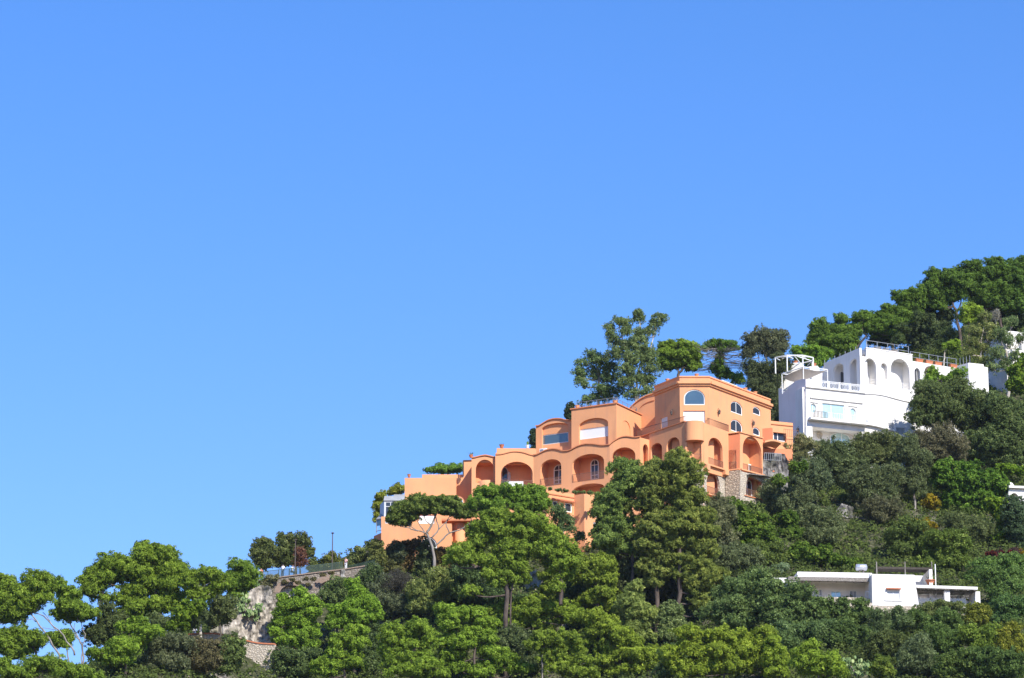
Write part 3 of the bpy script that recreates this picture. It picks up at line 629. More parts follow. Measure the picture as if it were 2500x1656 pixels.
mb.add(vs, [(i, i + 1, m_ + i + 1, m_ + i) for i in range(n_)] + [(2 * m_ + i, 3 * m_ + i, 3 * m_ + i + 1, 2 * m_ + i + 1) for i in range(n_)] + [(i, 2 * m_ + i, 2 * m_ + i + 1, i + 1) for i in range(n_)] + [(m_ + i, m_ + i + 1, 3 * m_ + i + 1, 3 * m_ + i) for i in range(n_)] + [(0, m_, 3 * m_, 2 * m_), (n_, 2 * m_ + n_, 3 * m_ + n_, m_ + n_)]); mb.build('canopy', M['orange'], O)
mb = MB(); pbox(mb, CN, a_, b_ + 2.2, zz - 3.2, zz - 0.1, 2.4, 2.8); mb.build('wall', M['orange_deep'], O)
mb = MB(); railing(mb, CN, a_, b_, zz - 2.4, 1.0, 0.25, off=-0.3); mb.build('railing', M['steel'], O)
mb = MB(); railing(mb, AN.shift(-1.2), U(AN, 'C', 1385, 740)[0], U(AN, 'C', 1525, 740)[0], Z(AN, 'C', 1400, 748) , 1.0, 0.25); mb.build('railing', M['ironbrown'], O)
# upper storeys in the middle
UB1 = hplane(f['B'](425, 585), 471.2, f['B'](765, 543))
c1 = Op(UB1, 'B', 481, 738, 612, 425, 365)
w_ = [(425, 400), (460, 394), (500, 370), (545, 345), (600, 331), (660, 330), (715, 343), (768, 347)]
face(O, UB1, 'B', w_ + [(768, 690), (425, 690)], [c1], smooth=8, nich=False, sh=7, shz=Z(UB1, 'B', 430, 410))
mb = MB(); strip(mb, UB1, smoothpts(rawpoly(UB1, 'B', [(x, y - 2) for x, y in w_])), 0.13, -0.18, 0.34); mb.build('coping', M['orange_trim'], O)
b_1 = UB1.shift(0.352); q1_ = rectop(b_1, 'B', 486, 736, 577, 482)
mb = MB(); plate(mb, b_1, [(c1.u0 - .2, c1.z0 - .2), (c1.u1 + .2, c1.z0 - .2), (c1.u1 + .2, c1.zt + .2), (c1.u0 - .2, c1.zt + .2)], [q1_.shape()], 0, 0.3); mb.build('wall', M['orange'], O)
window(O, q1_, fw=0.1, fmat=M['grayframe'], gmat=M['glass_blue'], off=0.05)
UB2 = hplane(f['B'](765, 236), 467.4, f['B'](1195, 178))
c2 = Op(UB2, 'B', 838, 1118, 640, 400, 318)
face(O, UB2, 'B', [(765, 236), (1195, 178), (1195, 640), (765, 700)], [c2], nich=False, sh=5.5, shz=Z(UB2, 'B', 765, 250))
b_2 = UB2.shift(0.352); q2_ = rectop(b_2, 'B', 845, 1116, 526, 428)
mb = MB(); plate(mb, b_2, [(c2.u0 - .2, c2.z0), (c2.u1 + .2, c2.z0), (c2.u1 + .2, c2.zt + .2), (c2.u0 - .2, c2.zt + .2)], [q2_.shape()], 0, 0.3); mb.build('wall', M['orange'], O)
window(O, q2_, fw=0.09, fmat=M['whitepaint'], gmat=M['blind'], off=0.05, glass='blind')
UB3 = chain(UB2, *f['B'](1195, 300), 60)
c3 = Op(UB3, 'B', 1250, 1330, 560, 400, 345)  # shallow arched recess added where a shadow lies on the wall
face(O, UB3, 'B', [(1195, 178), (1440, 302), (1440, 560), (1195, 700)], [c3], deep=0.3)
zU2 = Z(UB2, 'B', 765, 236)
mb = MB(); e3 = U(UB3, 'B', 1440, 300)[0]; e2 = U(UB2, 'B', 1195, 200)[0]; pbox(mb, UB2, -0.15, e2 + 0.1, zU2 - 0.02, zU2 + 0.13, -0.15, 0.3); pbox(mb, UB3, 0.1, e3, zU2 - 0.02, zU2 + 0.125, -0.15, 0.3); mb.build('coping', M['orange_trim'], O)
mb = MB(); railing(mb, UB2.shift(0.7), 0.4, e2 - 0.2, zU2 - 0.3, 1.35, 1.3, r=0.03); pbox(mb, UB2.shift(0.7), 0.4, e2 - .2, zU2 + .5, zU2 + .54, -0.06, -0.02); railing(mb, UB3.shift(0.7), 0.4, e3 - 0.2, zU2 - 0.3, 1.35, 1.3, r=0.03); mb.build('railing', M['steel'], O)
# barrel roofed hall between the middle block and the tower
BG = Pl(P(*f['B'](1440, 300), 470.2), -35)
w_ = [(1310, 250), (1340, 215), (1385, 172), (1440, 132), (1500, 103), (1560, 88), (1600, 84)]
face(O, BG, 'B', w_ + [(1600, 560), (1310, 560)], (), smooth=7, name='wall')
bp = smoothpts(rawpoly(BG, 'B', w_))
mb = MB(); strip(mb, BG, bp, 0.14, -0.2, 4.5); mb.build('roof', M['orange'], O)
mb = MB(); strip(mb, BG, smoothpts(rawpoly(BG, 'B', [(1425, 222), (1455, 192), (1500, 168), (1560, 150)])), 0.09, -0.1, -0.002); mb.build('moulding', M['orange_trim'], O)
# lower wing in front
LW1 = Pl(P(*f['B'](525, 1003), 461.5), 35)
v1 = rectop(LW1, 'B', 587, 636, 1185, 1106); v2 = rectop(LW1, 'B', 702, 770, 1212, 1124)
uE = U(LW1, 'B', 790, 1100)[0]; zL = Z(LW1, 'B', 525, 1003); zLb = Z(LW1, 'B', 525, 1800)
mb = MB(); plate(mb, LW1, [(0, zL), (uE, zL), (uE, zLb), (0, zLb)], [v1.shape(), v2.shape()], 0, 0.35); mb.build('wall', M['orange'], O)
LW2 = Pl(LW1.at(uE, 0), -38); e2_ = U(LW2, 'B', 888, 1100)[0]; LW3 = Pl(LW2.at(e2_, 0), 24); e3_ = U(LW3, 'B', 1330, 1100)[0]
mb = MB(); plate(mb, LW2, [(0, zL - .15), (e2_, zL - .15), (e2_, zLb), (0, zLb)], (), 0, 0.35); mb.build('wall', M['orange'], O)
v3 = rectop(LW3, 'B', 977, 1075, 1262, 1106); v4 = rectop(LW3, 'B', 975, 1030, 1402, 1312)
mb = MB(); plate(mb, LW3, [(0, zL - .15), (e3_, zL - .15), (e3_, zLb - 4), (0, zLb - 4)], [v3.shape(), v4.shape()], 0, 0.35); mb.build('wall', M['orange'], O)
for v, gm, mu in ((v1, 'glass_dark', ()), (v2, 'glass_dark', ()), (v3, 'glass_teal', (0.5,)), (v4, 'glass_dark', ())): window(O, v, fw=0.12, fmat=M['whitepaint'], gmat=M[gm], mull=mu, off=0.08)
mb = MB(); r0 = [LW1.at(0, 0, .3), LW1.at(uE, 0, .3), LW2.at(e2_, 0, .3), LW3.at(e3_, 0, .3), LW3.at(e3_, 0, 6), LW1.at(0, 0, 6.5)]
mb.add([(q[0], q[1], z) for z in (zL - 0.6, zL - 0.35) for q in r0], [(5, 4, 3, 2, 1, 0), (6, 7, 8, 9, 10, 11)] + [(i, (i + 1) % 6, 6 + (i + 1) % 6, 6 + i) for i in range(6)]); mb.build('roof', M['roofterr'], O)
mb = MB(); pbox(mb, LW1, 0, 0.35, zLb, zL, 0.36, 6); mb.build('side_wall', M['orange'], O)
mb = MB(); pbox(mb, LW1, 0, uE, zL - 0.55, zL - 0.42, -0.1, -0.002); mb.build('moulding', M['orange_trim'], O)
mb = MB(); ta, tz = U(LW1, 'B', 573, 1100); tb, _ = U(LW1, 'B', 786, 1100)
n_ = 17
for i in range(n_):
    u0 = ta + (tb - ta) * i / n_; d = (tb - ta) / n_; z_ = Z(LW1, 'B', 573, 1090)
    mb.tube([LW1.at(u0 + d / 2, z_ + 0.1, 0), LW1.at(u0 + d / 2, z_ - 0.14, -0.42)], d * 0.46, 7)
mb.build('tile_eyebrow', M['terracotta'], O)
# conservatory on the left terrace
CV = Pl(P(*f['Y'](340, 600), 469.6), 0); cvr = rectop(CV, 'Y', 345, 735, 862, 390)
cm = MB(); plate(cm, CV, [(cvr.u0 - .12, cvr.z0), (cvr.u1 + .1, cvr.z0), (cvr.u1 + .1, cvr.zt + .1), (cvr.u0 - .12, cvr.zt + .1)], [cvr.shape()], 0, 0.12); cm.build('conservatory_frame', M['grayframe'], O)
window(O, cvr, off=0.02, fw=0.12, mull=(0.3, 0.52, 0.76), rails=(0.78,), fmat=M['grayframe'], gmat=M['glass_dark'])
mb = MB(); SC = Pl(CV.at(cvr.u0 - .12, 0), -75); pbox(mb, SC, -2.4, 0, cvr.z0, cvr.zt + .1, 0.0, 0.1); mb.build('conservatory_side', M['steel'], O)
mb = MB(); z0, z1, z2 = cvr.zt + .1, Z(CV, 'Y', 400, 255), Z(CV, 'Y', 400, 205)
u0, u1 = cvr.u0 - .2, cvr.u1 + .15
mb.hexa([CV.at(u0, z0, -.15), CV.at(u1, z0, -.15), CV.at(u1, z0, 2.4), CV.at(u0, z0, 2.4), CV.at(u0 + .1, z1, .5), CV.at(u1, z1, .5), CV.at(u1, z1, 2.2), CV.at(u0 + .1, z1, 2.2)])
pbox(mb, CV, u0 + 1.3, u1, z1, z2, 0.9, 2.1); mb.build('conservatory_roof', M['zinc'], O)
C2 = Pl(P(*f['Y'](165, 900), 470.8), -40); mb = MB(); a_, zt_ = U(C2, 'Y', 160, 775); b_, zb2 = U(C2, 'Y', 300, 1045)
pbox(mb, C2, a_, a_ + .09, zb2, zt_, 0, .09); pbox(mb, C2, b_ - .09, b_, zb2, zt_, 0, .09); pbox(mb, C2, a_ + .09, b_ - .09, zb2 + .3, zb2 + .38, 0, .09); pbox(mb, C2, a_ + .09, b_ - .09, zt_ - .1, zt_, 0, .09)
mb.hexa([C2.at(a_, zt_, -.1), C2.at(b_, zt_, -.1), C2.at(b_, zt_, 1.8), C2.at(a_, zt_, 1.8), C2.at(a_ + .2, zt_ + 1.1, .9), C2.at(b_, zt_ + 1.3, .9), C2.at(b_, zt_ + 1.3, 1.8), C2.at(a_ + .2, zt_ + 1.1, 1.8)]); mb.build('conservatory_frame', M['zinc'], O)
mb = MB(); pbox(mb, C2, a_ + .1, b_ - .1, zb2 + 1.0, zt_ - .1, .03, .06); mb.build('pane', M['glass_blue'], O)

def pot(x, y, z, r=0.3, h=0.5, label='', plant=None, mat='terracotta', name='flower_pot', group=None):
    root = empty(name, (x, y, z), label, 'plant pot', group)
    mb = MB(); mb.lathe((x, y, z), [(r * 0.6, 0), (r * 0.8, h * 0.35), (r, h * 0.85), (r * 1.12, h * 0.86), (r * 1.12, h), (r * 0.9, h)], 12); mb.build('pot', M[mat], root)
    if plant:
        pb = MB(); rr = random.Random(int(abs(x * 31 + z * 7)))
        for i in range(plant[0]):
            a = rr.uniform(0, 6.28); t = rr.uniform(0.1, 1); q = np.array([x + math.cos(a) * r * .4 * t, y + math.sin(a) * r * .4 * t, z + h * .95])
            d = np.array([math.cos(a) * t * plant[2], math.sin(a) * t * plant[2], plant[1] * rr.uniform(.6, 1)])
            pb.tube([q, q + d * .6 + np.array([0, 0, .05]), q + d], [plant[3], plant[3] * .8, 0.01], 4)
        pb.build('plant', plant[4], root)
    return root
GP = None
def gm(): 
    return M['plantgreen']
M['plantgreen'] = flat('pot_plant_green', (0.09, 0.16, 0.04), 0.8, 0.2, var=0.4)
def potat(pl, S, x, y, off, label, r=0.32, h=0.5, plant=(16, .5, .4, .03), **k):
    u, z = U(pl.shift(off), S, x, y); q = pl.at(u, z, off); q = pl.shift(off).at(u, z)
    return pot(q[0], q[1], z, r, h, label, tuple(plant) + (M['plantgreen'],) if plant else None, **k)
potat(S2, 'A', 980, 462, 0.6, 'terracotta pot with a spiky plant on the parapet corner above the leftmost loggia', r=0.27, h=0.38, plant=(18, .45, .6, .02))
potat(UL, 'A', 387, 650, 0.3, 'terracotta pot at the left end of the flat roof of the orange house', r=0.22, h=0.4, plant=(8, .12, .2, .03))
potat(p3, 'B', 98, 604, 0.3, 'terracotta pot with low greenery at the left end of the straight parapet', r=0.3, h=0.4, plant=(14, .16, .3, .03))
potat(p3, 'B', 344, 606, 0.3, 'white pot with an upright cactus on the straight parapet', r=0.22, h=0.4, plant=(5, .75, .12, .07), mat='whitepaint')
potat(UB2, 'B', 822, 228, 0.4, 'pale round pot on the left roof corner of the middle block', r=0.3, h=0.42, plant=(10, .12, .3, .03), mat='orange')
potat(UB2, 'B', 1183, 178, 0.4, 'pale round pot on the right roof corner of the middle block', r=0.3, h=0.38, plant=None, mat='orange')
for i, (x, y) in enumerate(((592, 152), (300, 200), (1070, 300), (1165, 335))):
    pl_ = TF if i == 0 else (TL if i == 1 else TR)
    u, _ = U(pl_, 'C', x, y); q = pl_.at(u, ztop + 0.02, 0.2); q = (q[0], q[1] , ztop + .02)
    pot(q[0], q[1], q[2], 0.27, 0.32, ['low orange pot at the centre of the tower parapet above the half-round window', 'low orange pot on the left shaded side of the tower parapet', 'low orange pot on the right side of the tower parapet, the one nearer the front', 'low orange pot on the right side of the tower parapet, the one farther back'][i], None, mat='orange')
ac = empty('air_conditioner', tuple(P(*f['C'](940, 240), 467)), 'white box units lying on the roof edge of the orange tower', 'air conditioner')
mb = MB(); u, _ = U(TR, 'C', 870, 240); u2, _ = U(TR, 'C', 1010, 260); pbox(mb, TR, u, (u + u2) / 2 - .1, ztop + .02, ztop + .42, 0.5, 1.3); pbox(mb, TR, (u + u2) / 2 + .1, u2, ztop + .02, ztop + .38, 0.5, 1.3); mb.build('housing', M['whitepaint'], ac)
mb = MB(); pbox(mb, TR, u + .3, (u + u2) / 2 - .4, ztop + .1, ztop + .34, 0.46, 0.498); pbox(mb, TR, (u + u2) / 2 + .4, u2 - .3, ztop + .1, ztop + .3, 0.46, 0.498); mb.build('grille', M['steel'], ac)
u, z = U(S4.shift(1.2), 'B', 460, 655)
ac = empty('air_conditioner', S4.shift(1.2).at(u, z), 'white air conditioning unit behind the wavy parapet of the orange house', 'air conditioner')
mb = MB(); pbox(mb, S4.shift(1.2), u, u + .95, z, z + .62, 0, .4); mb.build('housing', M['whitepaint'], ac)
mb = MB(); c_ = S4.shift(1.2).at(u + .3, z + .31, -.01); pbox(mb, S4.shift(1.2), u + .1, u + .55, z + .1, z + .5, -.03, -.002); mb.build('grille', M['steel'], ac)
# ------------------------------------------------------------------ white house on the right
WH = empty('white_house', tuple(P(2120, 1110, 492)), 'tall white house with tall arches and a round-patterned balustrade, right of the orange house', 'house')
def wface(*a, **k): k.setdefault('mat', 'white'); return face(*a, **k)
WF = hplane(f['W'](462, 622), 486.0, f['W'](1080, 688))          # lower block front
WL = Pl(WF.p.copy(), -60)
a1 = Op(WF, 'W', 511, 572, 890, 830, 800); a2 = rectop(WF, 'W', 638, 872, 962, 790); a3 = Op(WF, 'W', 930, 990, 985, 875, 848)
r4 = rectop(WF, 'W', 535, 1052, 1225, 1040)
eW = U(WF, 'W', 1080, 800)[0]; zR = Z(WF, 'W', 462, 622)
face(WH, WF, 'W', [(462, 622), (1080, 688), (1080, 1800), (462, 1800)], [a1, a2, a3, r4], mat='white', deep={0: 0.3, 1: 0.3, 2: 0.3, 3: 2.2}, sh=7, shz=zR - .02)
for o_, mu in ((a1, (0.5,)), (a2, (0.42,)), (a3, ())):
    window(WH, o_, off=0.2, fw=0.09, fmat=M['whitepaint'], gmat=M['glass_teal'], mull=mu)
pW = WF.shift(2.3); o_ = Op(pW, 'W', 722, 932, 1235, 1150, 1103); window(WH, o_, off=0.1, fw=0.1, fmat=M['whitepaint'], gmat=M['glass_teal'], mull=(0.27, 0.58))
zl = Z(WL, 'W', 400, 640)
e_ = U(WL, 'W', 174, 640)[0]
mb = MB(); top = rawpoly(WL, 'W', [(174, 640), (206, 640), (206, 690), (222, 690), (345, 568), (348, 560), (432, 540), (462, 540)])
plate(mb, WL, [(0, top[-1][1]), (0, Z(WL, 'W', 462, 1800)), (e_, Z(WL, 'W', 174, 1800))] + top[:-1], (), 0, 0.35); mb.build('side_wall', M['white_bounce'], WH)
mb = MB(); pbox(mb, WF, -.1, eW + .05, zR - .1, zR + .02, -0.28, -0.002); pbox(mb, WF, 0.6, eW - .3, Z(WF, 'W', 510, 742), Z(WF, 'W', 510, 728), -0.22, -0.002)
mb.build('cornice', M['white'], WH)
mb = MB(); 
for x0, x1, y in ((510, 590, 782), (908, 1005, 822)): pbox(mb, WF, U(WF, 'W', x0, y)[0], U(WF, 'W', x1, y)[0], Z(WF, 'W', x0, y) - .05, Z(WF, 'W', x0, y) + .06, -.16, -.002)
mb.build('window_hood', M['white'], WH)
# balcony slab that sweeps to the right, and the wall to its right
WM = Pl(WF.at(eW, 0), 13)
wz = [(1080, 702), (1160, 702), (1250, 712), (1330, 730), (1420, 755), (1500, 775), (1600, 795)]
k1 = rectop(WM, 'W', 1086, 1118, 1010, 972); k2 = rectop(WM, 'W', 1331, 1392, 1078, 1000); k3 = rectop(WM, 'W', 1412, 1500, 1118, 1050); k4 = Op(WM, 'W', 1165, 1290, 1190, 1130, 1103)
face(WH, WM, 'W', wz + [(1650, 1800), (1080, 1800)], [k1, k2, k3, k4], mat='white', smooth=7, deep=0.5)
mb = MB(); strip(mb, WM, smoothpts(rawpoly(WM, 'W', wz)), 0.1, -0.14, 0.3); mb.build('moulding', M['white'], WH)
mb = MB(); g = [WM.at(k.u0 + (k.u1 - k.u0) * i / 6, 0) for k in (k2,) for i in range(7)]
for k, nn in ((k1, 4), (k2, 6), (k3, 8)):
    for i in range(nn + 1):
        u = k.u0 + (k.u1 - k.u0) * i / nn; pbox(mb, WM, u - .035, u + .035, k.z0, k.zt, 0.04, 0.1)
    pbox(mb, WM, k.u0, k.u1, (k.z0 + k.zt) / 2 - .03, (k.z0 + k.zt) / 2 + .03, 0.1, 0.13)
mb.build('window_grille', M['grayframe'], WH)
mb = MB(); zb = Z(WF, 'W', 505, 958); pbox(mb, WF, .15, eW, zb - .28, zb, -1.0, -.002); sw = smoothpts(rawpoly(WM, 'W', [(1080, 1022), (1180, 1040), (1290, 1068), (1400, 1098)])); strip(mb, WM, [(u, z - .05) for u, z in sw], 0.2, -.5, -.002); mb.build('balcony_slab', M['white'], WH)
mb = MB(); u0 = U(WF, 'W', 508, 940)[0]; u1 = U(WF, 'W', 655, 940)[0]; pw = WF.shift(-0.9); railing(mb, pw, u0, u1, zb, 0.95, 0.2, off=0, r=0.035); 
mb.build('railing', M['iron'], WH)
mb = MB(); railing(mb, WF.shift(-0.9), u1 + .03, U(WF, 'W', 1000, 990)[0], zb, 0.9, 0.25, off=0, r=0.02); mb.build('railing', M['whitepaint'], WH)
# round pattern balustrade
BL = WF.shift(-0.05); mb = MB(); ub = U(BL, 'W', 478, 600)[0]; ue = U(BL, 'W', 1038, 650)[0]; zB = zR + .04; hB = 1.05
pbox(mb, BL, ub, ue, zB, zB + .07, -.04, .04); pbox(mb, BL, ub, ue, zB + hB - .07, zB + hB, -.04, .04); pbox(mb, BL, ub, ue, zB + hB - .2, zB + hB - .16, -.03, .03)
n_ = 5
def ring(mb, pl, cu, cz, r, t=0.028):
    mb.tube([pl.at(cu + r * math.cos(a), cz + r * math.sin(a)) for a in np.linspace(0, 2 * math.pi, 13)], t, 5, cap=False)
for i in range(n_ + 1):
    u = ub + (ue - ub) * i / n_; pbox(mb, BL, u - .06, u + .06, zB, zB + hB, -.06, .06)
    if i < n_:
        d = (ue - ub) / n_
        for k in (0.25, 0.5, 0.75): ring(mb, BL, u + d * k, zB + .46, .36)
        for k in (0.12, 0.88): pbox(mb, BL, u + d * k - .02, u + d * k + .02, zB + .07, zB + hB - .2, -.02, .02)
mb.build('balustrade', M['whitepaint'], WH)
# upper storey behind the terrace
UF = hplane(f['W'](1096, 215), 492.0, f['W'](1580, 288))
UL2 = Pl(UF.p.copy(), -62)
o1 = Op(UF, 'W', 1082, 1206, 592, 400, 323); o2 = Op(UF, 'W', 1257, 1318, 540, 405, 374); o3 = Op(UF, 'W', 1362, 1556, 628, 430, 330)
zT = UF.p[2]; uT = U(UF, 'W', 1580, 288)[0]; z_l = Z(UF, 'W', 1096, 760)
ul0 = UF.uv(*f['W'](1033, 450))[0]
mb = MB(); plate(mb, UF, [(ul0, Z(UF, 'W', 1040, 298)), (0, Z(UF, 'W', 1040, 298)), (0, zT), (uT, zT), (uT, z_l), (ul0, z_l)], [o.shape() for o in (o1, o2, o3)], 0, 0.35); mb.build('wall', M['white'], WH)
mb = MB(); pbox(mb, UF, -.06, uT + .05, zT - .02, zT + .1, -.08, .3); strip(mb, UF, [(0.9, zT - .62), (2.4, zT - .66), (uT - .3, zT - .6)], .04, -.05, -.002); mb.build('cornice', M['white'], WH)
nb = MB(); niche(nb, o1, 1.5, mx=.1); niche(nb, o2, .3, mx=0, mt=0); niche(nb, o3, 1.6, mx=.1); nb.build('loggia', M['white'], WH, recalc=False)
mb = MB(); pbox(mb, UF, 0.01, uT - .01, zT - .5, zT - .03, 0.36, 8.0); mb.build('roof', M['white'], WH)
mb = MB(); pbox(mb, UF, ul0 + 2.4, uT - .02, z_l, zT - .51, 2.6, 8.0); mb.build('wall', M['white'], WH)
UL3 = Pl(UF.at(ul0, 0, 0.02), -62); e3 = U(UL3, 'W', 652, 430)[0]
z1_ = Z(UF, 'W', 1040, 298)
p1 = Op(UL3, 'W', 752, 862, 620, 470, 378); p2_ = Op(UL3, 'W', 926, 1010, 620, 400, 328)
for p_ in (p1, p2_): p_.z0 = zR - .3
mb = MB(); plate(mb, UL3, [(e3, zT - .1), (-.02, zT - .1), (-.02, zR - 2), (e3, zR - 2)], [p1.shape(), p2_.shape()], 0, .35); mb.build('side_wall', M['white'], WH)
nb = MB(); niche(nb, p1, 1.2, mx=.1); niche(nb, p2_, 1.2, mx=.1); nb.build('loggia', M['white'], WH, recalc=False)
wq = Op(UL3.shift(1.2), 'W', 790, 862, 600, 520, 462); window(WH, wq, off=.1, fw=.05, fmat=M['whitepaint'], gmat=M['shutter_dark'])
wq = Op(UL3.shift(1.2), 'W', 962, 1005, 590, 440, 400); window(WH, wq, off=.1, fw=.05, fmat=M['whitepaint'], gmat=M['shutter_dark'])
for o_, s_ in ((o1, 0.55), (o3, 0.35), (o3, 0.6)):
    pass
lantern(WH, UF.shift(1.9), 'W', 1165, 500); lantern(WH, UF.shift(2.0), 'W', 1517, 552); lantern(WH, WL, 'W', 395, 1085)
# plastic chairs in the arches
def chair(pl, S, x, z, off, label):
    u = U(pl, S, x, 600)[0]; p = pl.at(u, z, off); root = empty('white_chair', p, label, 'chair', 'white chairs in the arches of the white house')
    x0, y0, z0 = p
    mb = MB(); mb.box((x0, y0, z0 + .42), (.5, .48, .05)); mb.build('seat', M['whitepaint'], root)
    mb = MB(); mb.hexa([(x0 - .24, y0 + .2, z0 + .45), (x0 + .24, y0 + .2, z0 + .45), (x0 + .24, y0 + .25, z0 + .45), (x0 - .24, y0 + .25, z0 + .45), (x0 - .2, y0 + .28, z0 + .98), (x0 + .2, y0 + .28, z0 + .98), (x0 + .2, y0 + .33, z0 + .98), (x0 - .2, y0 + .33, z0 + .98)]); mb.build('backrest', M['whitepaint'], root)
    for a in (-1, 1):
        for b in (-1, 1):
            mb = MB(); mb.tube([(x0 + a * .2, y0 + b * .19, z0 + .4), (x0 + a * .24, y0 + b * .23, z0)], .025, 5); mb.build('leg', M['whitepaint'], root)
chair(UF, 'W', 1128, o1.z0 + .02, 1.0, 'white chair in the left arch of the white house upper floor')
chair(UF, 'W', 1478, o3.z0 + .02, 1.0, 'white chair in the wide middle arch of the white house upper floor')
# horizontal rails in the arches
mb = MB()
for o in (o1, o3):
    for k in range(4): pbox(mb, UF, o.u0 - .02, o.u1 + .02, o.z0 + .25 + .22 * k, o.z0 + .28 + .22 * k, 0.42, .46)
mb.build('railing', M['whitepaint'], WH)
# right extension
UX = Pl(UF.at(uT, 0, 0.25), UF.phi + 1.5); zx = Z(UX, 'W', 1585, 352)
x1 = Op(UX, 'W', 1607, 1668, 605, 470, 426); x2 = Op(UX, 'W', 1712, 1850, 640, 470, 405); ex = U(UX, 'W', 2062, 420)[0]
mb = MB(); plate(mb, UX, [(0.002, zx), (ex, zx), (ex, zx - 24), (0.002, zx - 24)], [x1.shape(), x2.shape()], 0, .35); mb.build('wall', M['white'], WH)
nb = MB(); niche(nb, x1, 1.2, mx=.1); niche(nb, x2, 1.8, mx=.1); nb.build('loggia', M['white'], WH, recalc=False)
wq = Op(UX.shift(.3), 'W', 1607, 1638, 590, 470, 432); window(WH, wq, off=.1, fw=.05, fmat=M['whitepaint'], gmat=M['shutter_dark'])
mb = MB(); pbox(mb, UX, 0.01, ex, zx - .35, zx - .05, .36, 8); mb.build('roof', M['roofterr'], WH)
mb = MB()
def bigrail(mb, pl, u0, u1, z, h, n):
    for i in range(n + 1):
        u = u0 + (u1 - u0) * i / n; pbox(mb, pl, u - .035, u + .035, z, z + h, -.035, .035)
    for k in (.5, 1): pbox(mb, pl, u0, u1, z + h * k - .05, z + h * k, -.03, .03)
bigrail(mb, UX.shift(.3), .1, ex - .1, zx - .05, 1.5, 5); mb.build('railing', M['steel'], WH)
mb = MB(); bigrail(mb, UF.shift(.6), .5, uT - .2, zT, 1.35, 4); mb.build('railing', M['steel'], WH)
mb = MB(); e4 = U(UL2, 'W', 640, 430)[0]
for i in range(9):
    u = -.4 + (e4 + .4) * i / 8; pbox(mb, UL2.shift(.3), u - .03, u + .03, zT - .2, zT + 1.0, -.03, .03)
mb.build('railing', M['steel'], WH)
mb = MB(); pbox(mb, UL2, e4, -.003, zT - .75, zT - .02, -.0, 7.5); mb.build('side_wall', M['white'], WH)
for i, x in enumerate((1655, 1757, 1852, 2012)):
    u, _ = U(UX.shift(.15), 'W', x, 370); q = UX.at(u, zx + .0, .18)
    pl_ = empty('planter', q, ['long terracotta planter on the white roof edge, leftmost of the four', 'long terracotta planter on the white roof edge, second from the left', 'long terracotta planter on the white roof edge, third from the left', 'long terracotta planter on the white roof edge, rightmost of the four'][i], 'planter', 'terracotta planters on the white roof')
    mb = MB(); h = UX
    mb.hexa([h.at(u - .5, zx, .05), h.at(u + .5, zx, .05), h.at(u + .5, zx, .4), h.at(u - .5, zx, .4), h.at(u - .6, zx + .45, .0), h.at(u + .6, zx + .45, .0), h.at(u + .6, zx + .45, .48), h.at(u - .6, zx + .45, .48)]); mb.build('box', M['terracotta'], pl_)
    mb = MB(); mb.hexa([h.at(u - .62, zx + .38, -.03), h.at(u + .62, zx + .38, -.03), h.at(u + .62, zx + .38, .51), h.at(u - .62, zx + .38, .51), h.at(u - .62, zx + .47, -.03), h.at(u + .62, zx + .47, -.03), h.at(u + .62, zx + .47, .51), h.at(u - .62, zx + .47, .51)]); mb.build('rim', M['terracotta'], pl_)
# garden furniture shapes on the top roof
for i, x in enumerate((1205, 1290, 1385)):
    u, _ = U(UF.shift(1.5), 'W', x, 235); q = UF.at(u, zT, 1.5); s_ = empty('roof_bench', q, ['dark bench on the top roof of the white house, left one', 'dark bench on the top roof of the white house, middle one', 'dark bench on the top roof of the white house, right one'][i], 'bench', 'benches on the white roof')
    mb = MB(); mb.box((q[0], q[1], zT + .42), (1.3, .5, .08)); mb.build('seat', M['bark_gray'], s_)
    mb = MB(); mb.box((q[0], q[1] + .27, zT + .68), (1.3, .06, .42)); mb.build('backrest', M['bark_gray'], s_)
    for a in (-.55, .55): mb = MB(); mb.box((q[0] + a, q[1], zT + .19), (.08, .45, .38)); mb.build('leg', M['bark_gray'], s_)
# block farther right
FL = Pl(P(*f['W'](2170, 370), 500), -50); FR = Pl(FL.p.copy(), 20); zf = FL.p[2]
e5 = U(FL, 'W', 2062, 400)[0]; e6 = U(FR, 'W', 2330, 400)[0]
mb = MB(); pbox(mb, FL, e5 - 1, -.003, zf - 24, zf - .003, 0, 4); mb.build('side_wall', M['white'], WH)
mb = MB(); pbox(mb, FR, 0, e6, zf - 24, zf, 0, 6); mb.build('wall', M['white'], WH)
mb = MB()
for i in range(4): q = FL.at(e5 * i / 3.2, zf, .3); mb.tube([q, (q[0], q[1], zf + 1.1)], .035, 5)
mb.build('railing', M['steel'], WH)
# oval plaque, air conditioner, hanging cloth
mb = MB(); pq = WF.shift(2.45); u, z = U(pq, 'W', 602, 1130); plate(mb, pq, [(u + .42 * math.cos(t), z + .48 * math.sin(t)) for t in np.linspace(0, 2 * math.pi, 20)[:-1]], (), -.16, .08); mb.build('oval_plaque', M['stone_light'], WH)
u, z = U(WF.shift(1.6), 'W', 992, 1140); pa = WF.shift(1.6)
ac = empty('air_conditioner', pa.at(u, z), 'white air conditioner under the balcony of the white house', 'air conditioner')
mb = MB(); pbox(mb, pa, u, u + 1.15, z, z + .85, 0, .45); mb.build('housing', M['whitepaint'], ac)
mb = MB(); mb.tube([pa.at(u + .4, z + .42, -.03), pa.at(u + .4, z + .42, 0)], .3, 14); mb.build('grille', M['steel'], ac)
u, z = U(WM.shift(-.3), 'W', 1572, 890); q = WM.shift(-.3).at(u, z); 
sd = empty('satellite_dish', q, 'small white round dish on the white wall beside the dark oak', 'satellite dish')
